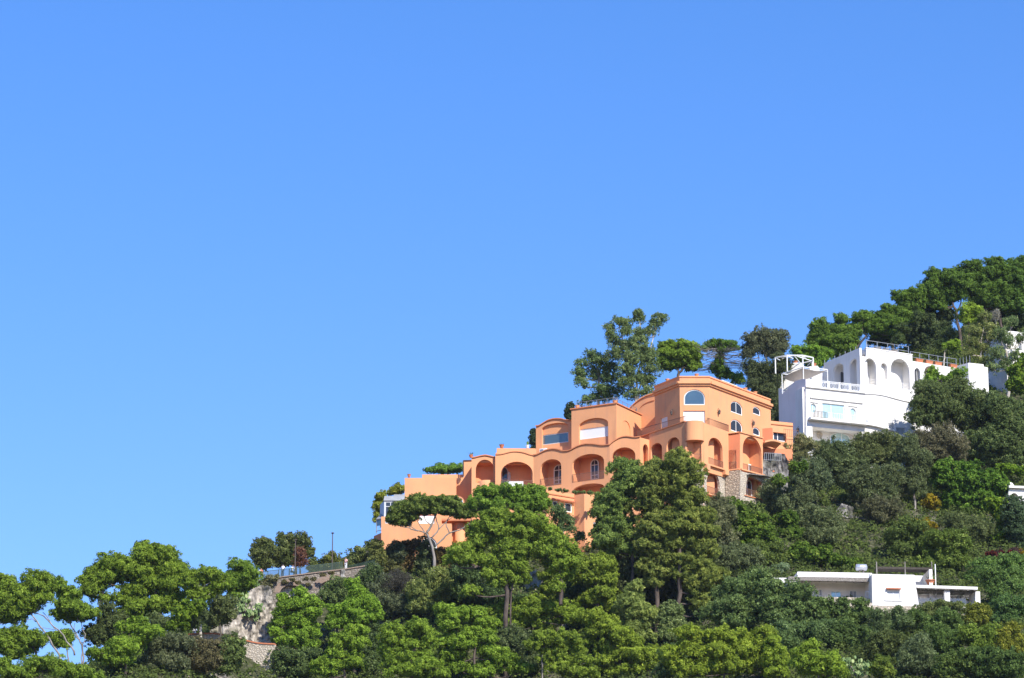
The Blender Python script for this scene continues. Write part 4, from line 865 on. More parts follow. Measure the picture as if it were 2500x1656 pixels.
mb = MB(); mb.tube([WM.at(u, z, -.3), WM.at(u, z, -.36), WM.at(u, z, -.4)], [.42, .38, .2], 18); mb.build('dish', M['whitepaint'], sd)
mb = MB(); mb.tube([WM.at(u, z, -.3), WM.at(u, z - .2, 0)], .04, 6); mb.build('bracket', M['steel'], sd)
# pergola frame with canvas on the terrace
PG = empty('terrace_pergola', P(*f['W'](560, 600), 488), 'white tube pergola with a sagging beige canvas on the white house terrace', 'pergola')
mb = MB(); pa = WF.shift(1.0); pb_ = WF.shift(4.6)
ua = U(pa, 'W', 437, 500)[0]; ub = U(pa, 'W', 690, 500)[0]; zt_ = Z(pa, 'W', 437, 415); 
A0, A1 = pa.at(ua, zt_), pa.at(ub, zt_); B0 = pb_.at(ua - 1.5, zt_ - 0.2); B1 = pb_.at(ub - 1.5, zt_ - .2)
for p_, q_ in ((A0, A1), (A0, B0), (A1, B1), (B0, B1)): mb.tube([p_, q_], .07, 6)
for p_ in (A0, A1, B0, B1): mb.tube([p_, (p_[0], p_[1], zR)], .06, 6)
zlow = zt_ - .55
for p_, q_ in ((A0, A1),): mb.tube([(p_[0], p_[1], p_[2] - .22), (q_[0], q_[1], q_[2] - .22)], .03, 5)
mb.build('frame', M['whitepaint'], PG)
mb = MB(); nn = 8; vs = []
for j in range(nn + 1):
    for i in range(nn + 1):
        s_, t_ = i / nn, j / nn
        p_ = (1 - t_) * ((1 - s_) * np.array(A0) + s_ * np.array(A1)) + t_ * ((1 - s_) * np.array(B0) + s_ * np.array(B1))
        vs.append(p_ + np.array([0, 0, -.12 - .5 * math.sin(math.pi * s_) * (0.5 + 0.5 * t_) - 0.35 * t_]))
mb.add(vs + [v + np.array([0, 0, .02]) for v in vs], [(j * (nn + 1) + i, j * (nn + 1) + i + 1, (j + 1) * (nn + 1) + i + 1, (j + 1) * (nn + 1) + i) for j in range(nn) for i in range(nn)] + [((nn + 1) ** 2 + j * (nn + 1) + i, (nn + 1) ** 2 + (j + 1) * (nn + 1) + i, (nn + 1) ** 2 + (j + 1) * (nn + 1) + i + 1, (nn + 1) ** 2 + j * (nn + 1) + i + 1) for j in range(nn) for i in range(nn)]); mb.build('canvas', M['canvas'], PG, smooth=True)
# second, higher frame behind
PG2 = empty('gazebo_frame', P(*f['W'](340, 400), 498), 'white octagonal gazebo frame without a cover behind the white terrace', 'gazebo')
mb = MB(); pc = Pl(P(*f['W'](340, 330), 499), 0); cu, cz = U(pc, 'W', 335, 335); rr = U(pc, 'W', 550, 340)[0] - cu
c3_ = np.array(pc.at(cu, 0)); ringp = [c3_ + np.array([rr * math.cos(a), rr * math.sin(a) * .8, 0]) for a in np.linspace(0, 2 * math.pi, 9)[:-1] + .39]
zt_ = Z(pc, 'W', 335, 335)
apex = c3_ + np.array([0, 0, zt_ + .6])
for i in range(8):
    p_, q_ = ringp[i], ringp[(i + 1) % 8]
    mb.tube([p_ + np.array([0, 0, zt_]), q_ + np.array([0, 0, zt_])], .09, 5)
    mb.tube([p_ + np.array([0, 0, zt_]), apex], .07, 5)
    mb.tube([p_ + np.array([0, 0, zt_]), p_ + np.array([0, 0, zt_ - 2.3])], .09, 5)
    mb.tube([p_ + np.array([0, 0, zt_]), p_ * .6 + q_ * .4 + np.array([0, 0, zt_ - .5])], .06, 5)
mb.build('frame', M['whitepaint'], PG2)
BK = Pl(P(*f['W'](300, 480), 501), -15); mb = MB(); a_, zt_ = U(BK, 'W', 185, 485); b_, _ = U(BK, 'W', 700, 485); pbox(mb, BK, a_, b_, zt_ - 9, zt_, 0, 5)
for x0, x1, y in ((298, 418, 378), (480, 582, 402)):
    c0, z_ = U(BK, 'W', x0, y); c1, _ = U(BK, 'W', x1, y); pbox(mb, BK, c0, c1, zt_ + .002, z_, .3, 1.8)
mb.build('roof_block', M['white'], WH)
mb = MB(); uu, z_ = U(BK, 'W', 320, 455); mb.lathe(BK.at(uu, zt_ , 2.0), [(1.6, 0), (1.5, .6), (1.1, 1.1), (.5, 1.4), (.1, 1.5)], 20); mb.build('dome', M['white'], WH, smooth=True)
for i, (x, y) in enumerate(((352, 372), (548, 396))):
    u, z = U(BK.shift(.6), 'W', x, y + 8); q = BK.shift(.6).at(u, z); pot(q[0], q[1], z - .06, .34, .4, ['wide terracotta pot on the left white chimney block under the gazebo frame', 'wide terracotta pot on the right white chimney block under the gazebo frame'][i], None)
# small white houses at the right edge
H2 = empty('white_cottage', tuple(P(*f['J'](1500, 700), 522)), 'white house wall half hidden by eucalyptus at the right edge', 'house')
HP = hplane(f['J'](1400, 215), 520, f['J'](1725, 250)); zz = HP.p[2]
b0, b1_ = U(HP, 'J', 1385, 600)[0], U(HP, 'J', 1900, 600)[0]
hw = rectop(HP, 'J', 1620, 1700, 600, 420)
mb = MB(); plate(mb, HP, [(b0, zz - 22), (b1_, zz - 22), (b1_, zz), (b0, zz)], [hw.shape()], 0, .35); mb.build('wall', M['white'], H2)
window(H2, hw, fmat=M['whitepaint'], gmat=M['glass_dark'], mull=(.5,))
mb = MB(); shell(mb, HP, b0, b1_, zz - 22, zz - .1, 7); mb.build('side_wall', M['white'], H2)
H3 = empty('white_porch_house', tuple(P(*f['I'](700, 500), 476)), 'small white porch with an arch among greenery at the right edge below the oaks', 'house')
HQ = hplane(f['I'](590, 345), 475, f['I'](784, 352)); q0_, zq_ = U(HQ, 'I', 590, 345); q1_, _ = U(HQ, 'I', 960, 345)
ha = Op(HQ, 'I', 625, 735, 640, 500, 430)
mb = MB(); plate(mb, HQ, [(U(HQ, 'I', 560, 600)[0], zq_ - 10), (q1_, zq_ - 10), (q1_, zq_ - .3), (U(HQ, 'I', 600, 400)[0], zq_ - .3)], [ha.shape()], .4, .35); mb.build('wall', M['white'], H3)
mb = MB(); pbox(mb, HQ, q0_, q1_, zq_ - .28, zq_, -.1, 4.5); mb.build('roof_slab', M['white'], H3)
mb = MB(); niche(mb, Op(HQ.shift(.4), 'I', 625, 735, 640, 500, 430), 1.4); mb.build('loggia', M['white'], H3, recalc=False)
mb = MB(); mb.lathe(HQ.at(U(HQ, 'I', 645, 330)[0], zq_ + .005, 1.2), [(.5, 0), (.48, .3), (.3, .6), (.05, .75)], 14); mb.build('chimney_cap', M['white'], H3, smooth=True)

# ------------------------------------------------------------------ low white villa
V = empty('white_villa', tuple(P(2170, 1480, 440)), 'long low white villa with reed shaded porches on a stone base, lower right', 'house')
VC = hplane(f['V'](945, 235), 436.5, f['V'](1345, 243)); zc = VC.p[2]
v1 = rectop(VC, 'V', 1090, 1210, 476, 390)
mb = MB(); A_ = rawpoly(VC, 'V', [(948, 235), (1345, 235), (1389, 528), (955, 528)]); A_[1] = (A_[1][0], A_[0][1]); A_[2] = (A_[2][0], A_[3][1])
plate(mb, VC, A_, [v1.shape()], 0, .4); mb.build('wall', M['white'], V)
window(V, v1, off=.12, fw=.1, mull=(.5,), fmat=M['whitepaint'], gmat=M['grayframe'], glass='shutter')
uc0, uc1 = A_[0][0], A_[1][0]; ug0, ug1 = A_[3][0], A_[2][0]; zg = A_[3][1]
mb = MB(); mb.hexa([VC.at(ug0, zg, .403), VC.at(ug1, zg, .403), VC.at(ug1, zg, 7), VC.at(ug0, zg, 7), VC.at(uc0, zc - .02, .403), VC.at(uc1, zc - .02, .403), VC.at(uc1, zc - .02, 7), VC.at(uc0, zc - .02, 7)]); mb.build('side_wall', M['white'], V)
mb = MB(); ta, tz = U(VC, 'V', 1080, 372); tb, _ = U(VC, 'V', 1218, 372)
for i in range(11): u = ta + (tb - ta) * (i + .5) / 11; mb.tube([VC.at(u, tz + .05, 0), VC.at(u, tz - .08, -.35)], (tb - ta) / 23, 6)
mb.build('tile_eyebrow', M['terracotta'], V)
mb = MB(); pbox(mb, VC, v1.u0 - .3, v1.u1 + .3, v1.z0 - .12, v1.z0 - .02, -.1, -.002); mb.build('window_sill', M['white'], V)
mb = MB(); plate(mb, VC, rawpoly(VC, 'V', [(880, 500), (1400, 529), (1420, 760), (880, 760)]), (), .01, .5); mb.build('stone_base', M['stone_light'], V)
# left wing
VL = hplane(f['V'](255, 214), 440.0, f['V'](950, 226)); zl_ = VL.p[2]; l0 = 0; l1 = U(VL, 'V', 952, 300)[0]
mb = MB(); pbox(mb, VL, l0, l1, Z(VL, 'V', 255, 305), zl_, 0, 6); a_, z_ = U(VL, 'V', 30, 265); pbox(mb, VL, a_, l0 - .003, z_ - 8, z_, .3, 6); mb.build('wall', M['white'], V)
VB = VL.shift(.6); wins = [rectop(VB, 'V', 405, 440, 440, 375), rectop(VB, 'V', 455, 488, 440, 375), rectop(VB, 'V', 568, 664, 480, 394), rectop(VB, 'V', 742, 812, 480, 388)]
mb = MB(); zb = Z(VB, 'V', 255, 540); plate(mb, VB, [(a_, zb), (l1 + .2, zb), (l1 + .2, Z(VB, 'V', 255, 300)), (a_, Z(VB, 'V', 255, 300))], [w.shape() for w in wins], 0, .4); mb.build('wall', M['white'], V)
for w, g_, mu in zip(wins, ('steel', 'steel', 'glass_teal', 'steel'), ((), (), (.5,), (.5,))): window(V, w, fw=.08, off=.1, fmat=M['whitepaint'], gmat=M[g_], mull=mu, glass='pane' if 'glass' in g_ else 'shutter')
RP = empty('reed_pergola', VL.at(3, Z(VL, 'V', 255, 540), -2.0), 'long pergola roofed with dry reeds along the left wing of the low white villa', 'pergola')
zr = Z(VL, 'V', 500, 305); ra = U(VL, 'V', 140, 305)[0]; rb_ = U(VL, 'V', 935, 305)[0]
mb = MB(); mb.hexa([VL.at(ra, zr - .22, -2.5), VL.at(rb_, zr - .22, -2.5), VL.at(rb_, zr - .02, -.003), VL.at(ra, zr - .02, -.003), VL.at(ra, zr - .02, -2.5), VL.at(rb_, zr - .02, -2.5), VL.at(rb_, zr + .1, -.003), VL.at(ra, zr + .1, -.003)]); mb.build('reed_cover', M['reed'], RP)
mb = MB(); n_ = 10
for i in range(n_ + 1):
    u = ra + (rb_ - ra) * i / n_; mb.tube([VL.at(u, zr - .28, -2.55), VL.at(u, zr - .08, -.05)], .04, 5)
mb.hexa([VL.at(ra, zr - .5, -2.62), VL.at(rb_, zr - .5, -2.62), VL.at(rb_, zr - .5, -2.58), VL.at(ra, zr - .5, -2.58), VL.at(ra, zr - .02, -2.62), VL.at(rb_, zr - .02, -2.62), VL.at(rb_, zr - .02, -2.58), VL.at(ra, zr - .02, -2.58)]); mb.tube([VL.at(ra, zr - .28, -2.52), VL.at(rb_, zr - .28, -2.52)], .06, 6); mb.build('reed_fringe', M['reed'], RP)
mb = MB(); pbox(mb, VL, U(VL, 'V', 330, 500)[0], l1, zb - 3, Z(VL, 'V', 900, 500), -2.8, .3); mb.build('stone_base', M['stone_light'], V)
mb = MB(); railing(mb, VL.shift(-2.5), U(VL, 'V', 860, 500)[0], U(VL, 'V', 950, 500)[0], Z(VL, 'V', 900, 498), .8, .3, r=.03); mb.build('railing', M['whitepaint'], V)
# right porch
VR = Pl(VC.at(A_[1][0] + .1, 0, .2), 9); zs = Z(VR, 'V', 1347, 340); pe = U(VR, 'V', 1930, 365)[0]; zfl = Z(VR, 'V', 1400, 560)
mb = MB(); pbox(mb, VR, .0, pe, zs - .33, zs, -.25, .1); mb.build('roof_beam', M['white'], V)
mb = MB(); nr_ = 70
for i in range(nr_):
    u = .1 + (pe - .2) * i / nr_; w_ = (pe / nr_) * (.45 + .3 * random.random()); k_ = .12 * random.random(); mb.hexa([VR.at(u, zs - .42 - k_, -.35), VR.at(u + w_, zs - .42 - k_, -.35), VR.at(u + w_ + .1, zs - .42, 2.6), VR.at(u + .1, zs - .42, 2.6), VR.at(u, zs - .36, -.35), VR.at(u + w_, zs - .36, -.35), VR.at(u + w_ + .1, zs - .36, 2.6), VR.at(u + .1, zs - .36, 2.6)])
for k_ in (.6, 1.8, 2.3): pbox(mb, VR, .05, pe - .05, zs - .54, zs - .45, k_, k_ + .12)
mb.build('reed_ceiling', M['reed'], V)
for x0, x1 in ((1625, 1676), (1908, 1957)):
    mb = MB(); u0, u1 = U(VR, 'V', x0, 400)[0], U(VR, 'V', x1, 400)[0]; 
    if x0 < 1700: pbox(mb, VR, u0, u1, zfl - 2, zs - .34 - (.17 if True else 0), 0, .6)
    else: mb.hexa([VR.at(u0 - .1, zfl - 2, 0), VR.at(u1, zfl - 2, 0), VR.at(u1, zfl - 2, 2.9), VR.at(u0 - .1, zfl - 2, 2.9), VR.at(u0 + .1, zs - .51, 0), VR.at(u1, zs - .51, 0), VR.at(u1, zs - .51, 2.9), VR.at(u0 + .1, zs - .51, 2.9)])
    mb.build('pillar', M['white'], V)
VP = VR.shift(2.6); ww = [rectop(VP, 'V', 1470, 1500, 520, 460), rectop(VP, 'V', 1508, 1538, 520, 460)]
mb = MB(); plate(mb, VP, [(-.5, zfl - 2), (pe + .2, zfl - 2), (pe + .2, zs - .52), (-.5, zs - .52)], [w.shape() for w in ww], 0, .4); mb.build('wall', M['white'], V)
for w in ww: window(V, w, fw=.05, off=.1, fmat=M['whitepaint'], gmat=M['shutter_dark'], glass='shutter')
mb = MB(); pbox(mb, VR, -.4, pe + .3, zfl - 4, zfl - .0, -.1, 2.6); mb.build('stone_base', M['stone_light'], V)
# top storey and its reed pergola
VT = VC.shift(4.5); mb = MB(); t0_, tz_ = U(VT, 'V', 1345, 225); t1_, _ = U(VT, 'V', 1478, 225); pbox(mb, VT, t0_ - 6, t1_, zc - 1, tz_ , 1.5, 4); pbox(mb, VT, t1_ - .4, t1_, zc - 2.4, tz_, -2.2, 1.497); pbox(mb, VT, t0_ - 1.5, t1_ + 4, zc - 4, zc - 2.4, -2.5, 4); mb.build('wall', M['white'], V)
R2 = empty('roof_pergola', VT.at(t0_, tz_ , 0), 'short pergola of dark dry reeds on the flat roof of the low white villa', 'pergola')
pa_, pb2 = U(VT, 'V', 975, 200)[0], U(VT, 'V', 1490, 200)[0]; zp = Z(VT, 'V', 1200, 208); M['reed_dark'] = flat('weathered_dark_reed', (.07, .06, .05), .9, .1, var=.5, sc=5)
mb = MB(); mb.hexa([VT.at(pa_, zp - .15, -1.8), VT.at(pb2, zp - .15, -1.8), VT.at(pb2, zp - .1, .2), VT.at(pa_, zp - .1, .2), VT.at(pa_, zp + .12, -1.8), VT.at(pb2, zp + .12, -1.8), VT.at(pb2, zp + .17, .2), VT.at(pa_, zp + .17, .2)]); mb.build('reed_cover', M['reed_dark'], R2)
for x in (968, 1232, 1480, 1512):
    u = U(VT, 'V', x, 200)[0]; mb = MB(); zt_ = Z(VT, 'V', x, 150 if x < 1500 else 172)
    mb.tube([VT.at(u, zc - 2.3, -1.75), VT.at(u, zt_, -1.75)], .07, 6); mb.build('post', M['bark_gray'] if x < 1500 else M['whitepaint'], R2)
BO = empty('water_tank', tuple(P(*f['V'](850, 180), 444)), 'horizontal silver water tank on the roof of the low white villa', 'tank')
tb_ = Pl(P(*f['V'](800, 172), 443.5), 5); x0 = U(tb_, 'V', 795, 172)[0]; x1 = U(tb_, 'V', 905, 172)[0]; z_ = Z(tb_, 'V', 850, 175)
M['tank'] = flat('tank_metal', (.6, .62, .65), .35, .5, .6)
mb = MB(); mb.tube([tb_.at(x0, z_), tb_.at(x0 + .12, z_), tb_.at(x1 - .12, z_), tb_.at(x1, z_)], [.2, .42, .42, .2], 18); mb.build('cylinder', M['tank'], BO, smooth=True)
mb = MB(); pbox(mb, tb_, x0 + .4, x0 + .6, z_ - 1.4, z_ - .3, -.2, .2); pbox(mb, tb_, x1 - .6, x1 - .4, z_ - 1.4, z_ - .3, -.2, .2); mb.build('stand', M['iron'], BO)
u, z = U(VT.shift(-1.8), 'V', 1495, 335); q = VT.shift(-1.8).at(u, z); pot(q[0], q[1], z, .55, .55, 'large terracotta pot at the right end of the villa roof terrace', (24, .7, .5, .03, M['plantgreen']))
# ------------------------------------------------------------------ belvedere terrace on brick arches
TW = empty('terrace_wall', tuple(P(*f['T'](700, 800), 455)), 'old stone retaining wall with brick arches under the belvedere terrace', 'wall')
Tp = Pl(P(*f['T'](700, 600), 456), 12)
toppts = [(262, 592), (400, 566), (560, 540), (760, 515), (1000, 484), (1160, 466), (1330, 440), (1420, 425)]
outer = smoothpts(rawpoly(Tp, 'T', toppts), 4) + rawpoly(Tp, 'T', [(1420, 1500), (380, 1500), (400, 900), (300, 760)])
ar1 = Op(Tp, 'T', 512, 748, 900, 700, 622); ar2 = Op(Tp, 'T', 905, 1230, 900, 660, 572)
mb = MB(); plate(mb, Tp, outer, [ar1.shape(), ar2.shape()], 0, 1.2); mb.build('wall', M['stone_gray'], TW)
for a in (ar1, ar2):
    mb = MB()
    A_ = archshape(a.u0, a.u1, a.z0, a.zs, a.zt, 26); w_ = .75; B_ = archshape(a.u0 - w_, a.u1 + w_, a.z0, a.zs, a.zt + w_, 26)
    A2, B2 = A_[2:], B_[2:]
    for i in range(len(A2) - 1):
        (a0, z0), (a1, z1), (b1_, y1), (b0, y0) = A2[i], A2[i + 1], B2[i + 1], B2[i]
        e = 0.0
        mb.hexa([Tp.at(a0, z0, -.06), Tp.at(a1, z1, -.06), Tp.at(a1, z1, 0.5), Tp.at(a0, z0, 0.5), Tp.at(b0, y0, -.06), Tp.at(b1_, y1, -.06), Tp.at(b1_, y1, -.002), Tp.at(b0, y0, -.002)])
    mb.build('brick_arch', M['brick'], TW)
    mb = MB(); pbox(mb, Tp, a.u0 - .5, a.u1 + .5, a.z0 - 2, a.zt + .3, 0.8, 1.15); mb.build('infill_wall', M['stone_light'], TW)
mb = MB(); strip(mb, Tp, smoothpts(rawpoly(Tp, 'T', toppts), 4), .14, -.15, 1.2); mb.build('coping', M['brick'], TW)
mb = MB(); sp_ = smoothpts(rawpoly(Tp, 'T', toppts), 4); strip(mb, Tp, [(u, z - .5) for u, z in sp_], .38, 1.21, 9); tag(mb.build('terrace_path', M['roofterr']), kind='structure')
# green iron fence
FN = empty('terrace_fence', Tp.at(0, Z(Tp, 'T', 700, 520)), 'dark green iron fence along the edge of the belvedere terrace', 'fence')
Fp = Tp.shift(.2)
ft = rawpoly(Fp, 'T', [(285, 492), (500, 466), (660, 450), (830, 425), (1000, 405), (1150, 386)]); fb = rawpoly(Fp, 'T', [(285, 585), (500, 549), (660, 530), (830, 505), (1000, 482), (1150, 466)])
mb = MB(); strip(mb, Fp, ft, .06, -.03, .03); strip(mb, Fp, [(u, z + .1) for u, z in fb], .05, -.03, .03); mb.build('rail', M['greenfence'], FN)
def lerp_poly(pl, u):
    for (a, za), (b, zb) in zip(pl[:-1], pl[1:]):
        if a <= u <= b: return za + (zb - za) * (u - a) / (b - a)
    return pl[-1][1] if u > pl[-1][0] else pl[0][1]
mb = MB(); n_ = 150
for i in range(n_ + 1):
    u = ft[0][0] + (ft[-1][0] - ft[0][0]) * i / n_; r_ = .016; pbox(mb, Fp, u - r_, u + r_, lerp_poly(fb, u), lerp_poly(ft, u), -r_, r_)
o_ = mb.build('bars', M['greenfence'], FN)
for i in range(9):
    u = ft[0][0] + (ft[-1][0] - ft[0][0]) * i / 8; mb = MB(); pbox(mb, Fp, u - .045, u + .045, lerp_poly(fb, u) - .05, lerp_poly(ft, u) + .08, .035, .12); mb.build('post', M['greenfence'], FN)
Fq = Pl(P(*f['T'](1300, 430), 458), -20)
F2 = empty('upper_fence', Fq.p, 'thin iron fence on the shaded rock between the terrace and the orange house', 'fence')
ft2 = rawpoly(Fq, 'T', [(1190, 432), (1290, 412), (1400, 385), (1480, 365)]); mb = MB(); strip(mb, Fq, ft2, .05, -.03, .03); mb.build('rail', M['greenfence'], F2)
mb = MB()
for i in range(50):
    u = ft2[0][0] + (ft2[-1][0] - ft2[0][0]) * i / 49; z = lerp_poly(ft2, u); pbox(mb, Fq, u - .014, u + .014, z - 1.1, z, -.014, .014)
mb.build('bars', M['greenfence'], F2)
def lamp(x, yt, yb, D, label):
    p0, p1 = P(*f['T'](x, yb), D), P(*f['T'](x, yt), D); p1[0] = p0[0]
    root = empty('lamp_post', p0, label, 'lamp post')
    mb = MB(); mb.tube([p0, p0 + np.array([0, 0, .6]), p1], [.12, .085, .06], 8); mb.build('pole', M['iron'], root)
    mb = MB(); mb.lathe(p1, [(.06, 0), (.2, .05), (.2, .12), (.05, .2)], 10); mb.build('lamp_head', M['iron'], root)
lamp(668, 165, 520, 457.5, 'dark lamp post in front of the oak trees on the belvedere terrace')
lamp(1046, 98, 480, 458, 'tall thin lamp post rising into the sky above the terrace fence')
tl = empty('coin_telescope', P(*f['T'](290, 575), 455.5), 'small grey green viewing telescope on a pole at the left end of the terrace', 'telescope')
p0, p1 = P(*f['T'](290, 585), 455.5), P(*f['T'](290, 490), 455.5)
mb = MB(); mb.tube([p0, p1], [.09, .06], 8); mb.build('pole', M['grayframe'], tl)
mb = MB(); mb.tube([p1 + np.array([-.35, 0, .1]), p1 + np.array([-.3, 0, .1]), p1 + np.array([.25, 0, .16]), p1 + np.array([.35, 0, .17])], [.08, .12, .1, .07], 8); mb.build('barrel', M['grayframe'], tl)

# lower path wall with an orange coping
PW = empty('path_wall', P(*f['L'](2200, 1250), 436), 'pale rubble wall with orange coping bounding the lower path under the rock', 'wall')
Wp = Pl(P(*f['L'](2100, 1200), 436), -14)
wt = [(1755, 1148), (1850, 1142), (1980, 1140), (2080, 1150), (2180, 1172), (2280, 1200), (2367, 1222), (2460, 1234), (2560, 1238)]
mb = MB(); plate(mb, Wp, smoothpts(rawpoly(Wp, 'L', wt), 3) + rawpoly(Wp, 'L', [(2560, 1900), (2240, 1900), (2290, 1500), (2360, 1380), (2250, 1330), (1755, 1330)]), (), 0, .6); mb.build('wall', M['stone_light'], PW)
mb = MB(); strip(mb, Wp, smoothpts(rawpoly(Wp, 'L', wt), 3), .16, -.1, .62); mb.build('coping', M['terracotta'], PW)
mb = MB(); strip(mb, Wp, [(u, z - .35) for u, z in smoothpts(rawpoly(Wp, 'L', wt), 3)], .3, .625, 3.0); tag(mb.build('lower_path', M['roofterr']), kind='structure')

# ------------------------------------------------------------------ rock
def rock(name, S, outline, D, amp, mat, nx=70, back=5, seed=0, tilt=0.0, phi=0):
    """rough rock body: a displaced front surface closed by a back"""
    pl = Pl(P(*f[S](*outline[0]), D), phi); uvp = rawpoly(pl, S, outline)
    us = [q[0] for q in uvp]; zs = [q[1] for q in uvp]; u0, u1, z0, z1 = min(us), max(us), min(zs), max(zs)
    ny = max(8, int(nx * (z1 - z0) / (u1 - u0))); 
    def inside(u, z):
        c = False; n = len(uvp)
        for i in range(n):
            (x1, y1), (x2, y2) = uvp[i], uvp[i - 1]
            if (y1 > z) != (y2 > z) and u < (x2 - x1) * (z - y1) / (y2 - y1) + x1: c = not c
        return c
    g = {}; vs = []; fs = []
    for j in range(ny + 1):
        for i in range(nx + 1):
            u = u0 + (u1 - u0) * i / nx; z = z0 + (z1 - z0) * j / ny
            g[i, j] = (u, z)
    cells = [(i, j) for i in range(nx) for j in range(ny) if inside(u0 + (u1 - u0) * (i + .5) / nx, z0 + (z1 - z0) * (j + .5) / ny)]
    ids = {}
    def vid(i, j, b):
        k = (i, j, b)
        if k not in ids:
            u, z = g[i, j]
            n = float((vnoise(np.array([u]), np.array([z]), 2.6, seed) - .5)[0] * 1.6 + (vnoise(np.array([u + 9]), np.array([z * .7]), .9, seed + 3) - .5)[0] * .7 + (vnoise(np.array([u]), np.array([z]), .4, seed + 5) - .5)[0] * .25)
            e = min(u - u0, u1 - u) * .0
            off = -amp * n + (z - z0) * tilt if not b else back
            ids[k] = len(vs); vs.append(pl.at(u + (0.25 * n), z, off))
        return ids[k]
    cs = set(cells)
    for i, j in cells:
        fs.append((vid(i, j, 0), vid(i + 1, j, 0), vid(i + 1, j + 1, 0), vid(i, j + 1, 0)))
        for di, dj, a, b in ((-1, 0, (i, j), (i, j + 1)), (1, 0, (i + 1, j + 1), (i + 1, j)), (0, -1, (i + 1, j), (i, j)), (0, 1, (i, j + 1), (i + 1, j + 1))):
            if (i + di, j + dj) not in cs: fs.append((vid(*a, 0), vid(*b, 0), vid(*b, 1), vid(*a, 1)))
    mb = MB(); mb.add(vs, fs); return mb.build(name, mat)
tag(rock('limestone_cliff', 'L', [(1940, 1130), (2010, 1000), (2130, 900), (2250, 800), (2330, 700), (2420, 660), (2500, 680), (2530, 800), (2590, 900), (2620, 1060), (2600, 1240), (2300, 1235), (2080, 1180)], 443, 1.3, M['rock'], seed=2, tilt=.25), kind='structure')
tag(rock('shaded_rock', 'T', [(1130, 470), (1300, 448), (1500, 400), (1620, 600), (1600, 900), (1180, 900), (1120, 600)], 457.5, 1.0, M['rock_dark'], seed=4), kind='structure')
tag(rock('lower_rock', 'L', [(1080, 1560), (1180, 1470), (1330, 1440), (1500, 1500), (1600, 1450), (1700, 1520), (1900, 1480), (2110, 1500), (2150, 1700), (1080, 1700)], 426, 1.0, M['rock'], seed=6), kind='structure')
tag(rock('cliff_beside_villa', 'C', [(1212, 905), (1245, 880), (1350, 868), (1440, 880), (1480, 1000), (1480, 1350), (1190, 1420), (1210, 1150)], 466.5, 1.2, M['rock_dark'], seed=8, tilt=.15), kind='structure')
tag(rock('outcrop', 'G', [(560, 810), (640, 790), (720, 830), (900, 850), (960, 720), (1010, 700), (1050, 780), (1200, 770), (1260, 900), (1250, 1000), (560, 960)], 457, 1.0, M['rock'], seed=10), kind='structure')
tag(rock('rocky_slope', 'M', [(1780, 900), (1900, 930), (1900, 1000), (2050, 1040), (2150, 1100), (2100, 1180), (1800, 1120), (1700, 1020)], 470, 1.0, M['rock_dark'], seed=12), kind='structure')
tag(rock('terrace_ledge', 'I', [(110, 1370), (180, 1320), (320, 1285), (250, 1360), (200, 1430), (120, 1470)], 462, .5, M['rock'], nx=24, seed=14, back=3), kind='structure')

# ------------------------------------------------------------------ people
def skinned(name, pts, edges, radii, mat, parent, sub=1, root=0):
    me = bpy.data.meshes.new(name); me.from_pydata([tuple(map(float, p)) for p in pts], edges, []); me.update()
    o = link(name, me, mat, parent)
    me_ = o.modifiers.new('skin', 'SKIN'); me_.use_smooth_shade = True
    for i, r in enumerate(radii):
        v = me.skin_vertices[0].data[i]; v.radius = (r, r) if not isinstance(r, tuple) else r
        v.use_root = (i == root)
    s_ = o.modifiers.new('sub', 'SUBSURF'); s_.levels = sub; s_.render_levels = sub
    return o
M['skin'] = flat('skin', (.55, .33, .23), .6, .3, var=.05)
M['hair_dark'] = flat('dark_hair', (.04, .03, .025), .7)
M['shirt_white'] = flat('white_cloth', (.75, .75, .77), .9, .1, var=.05)
M['shirt_pink'] = flat('pink_cloth', (.72, .42, .42), .9, .1, var=.05)
M['shirt_red'] = flat('rust_cloth', (.5, .2, .12), .9, .1, var=.05)
M['jeans'] = flat('blue_denim', (.06, .11, .25), .9, .1, var=.15)
M['trousers_dark'] = flat('dark_cloth', (.03, .03, .035), .9, .1, var=.15)
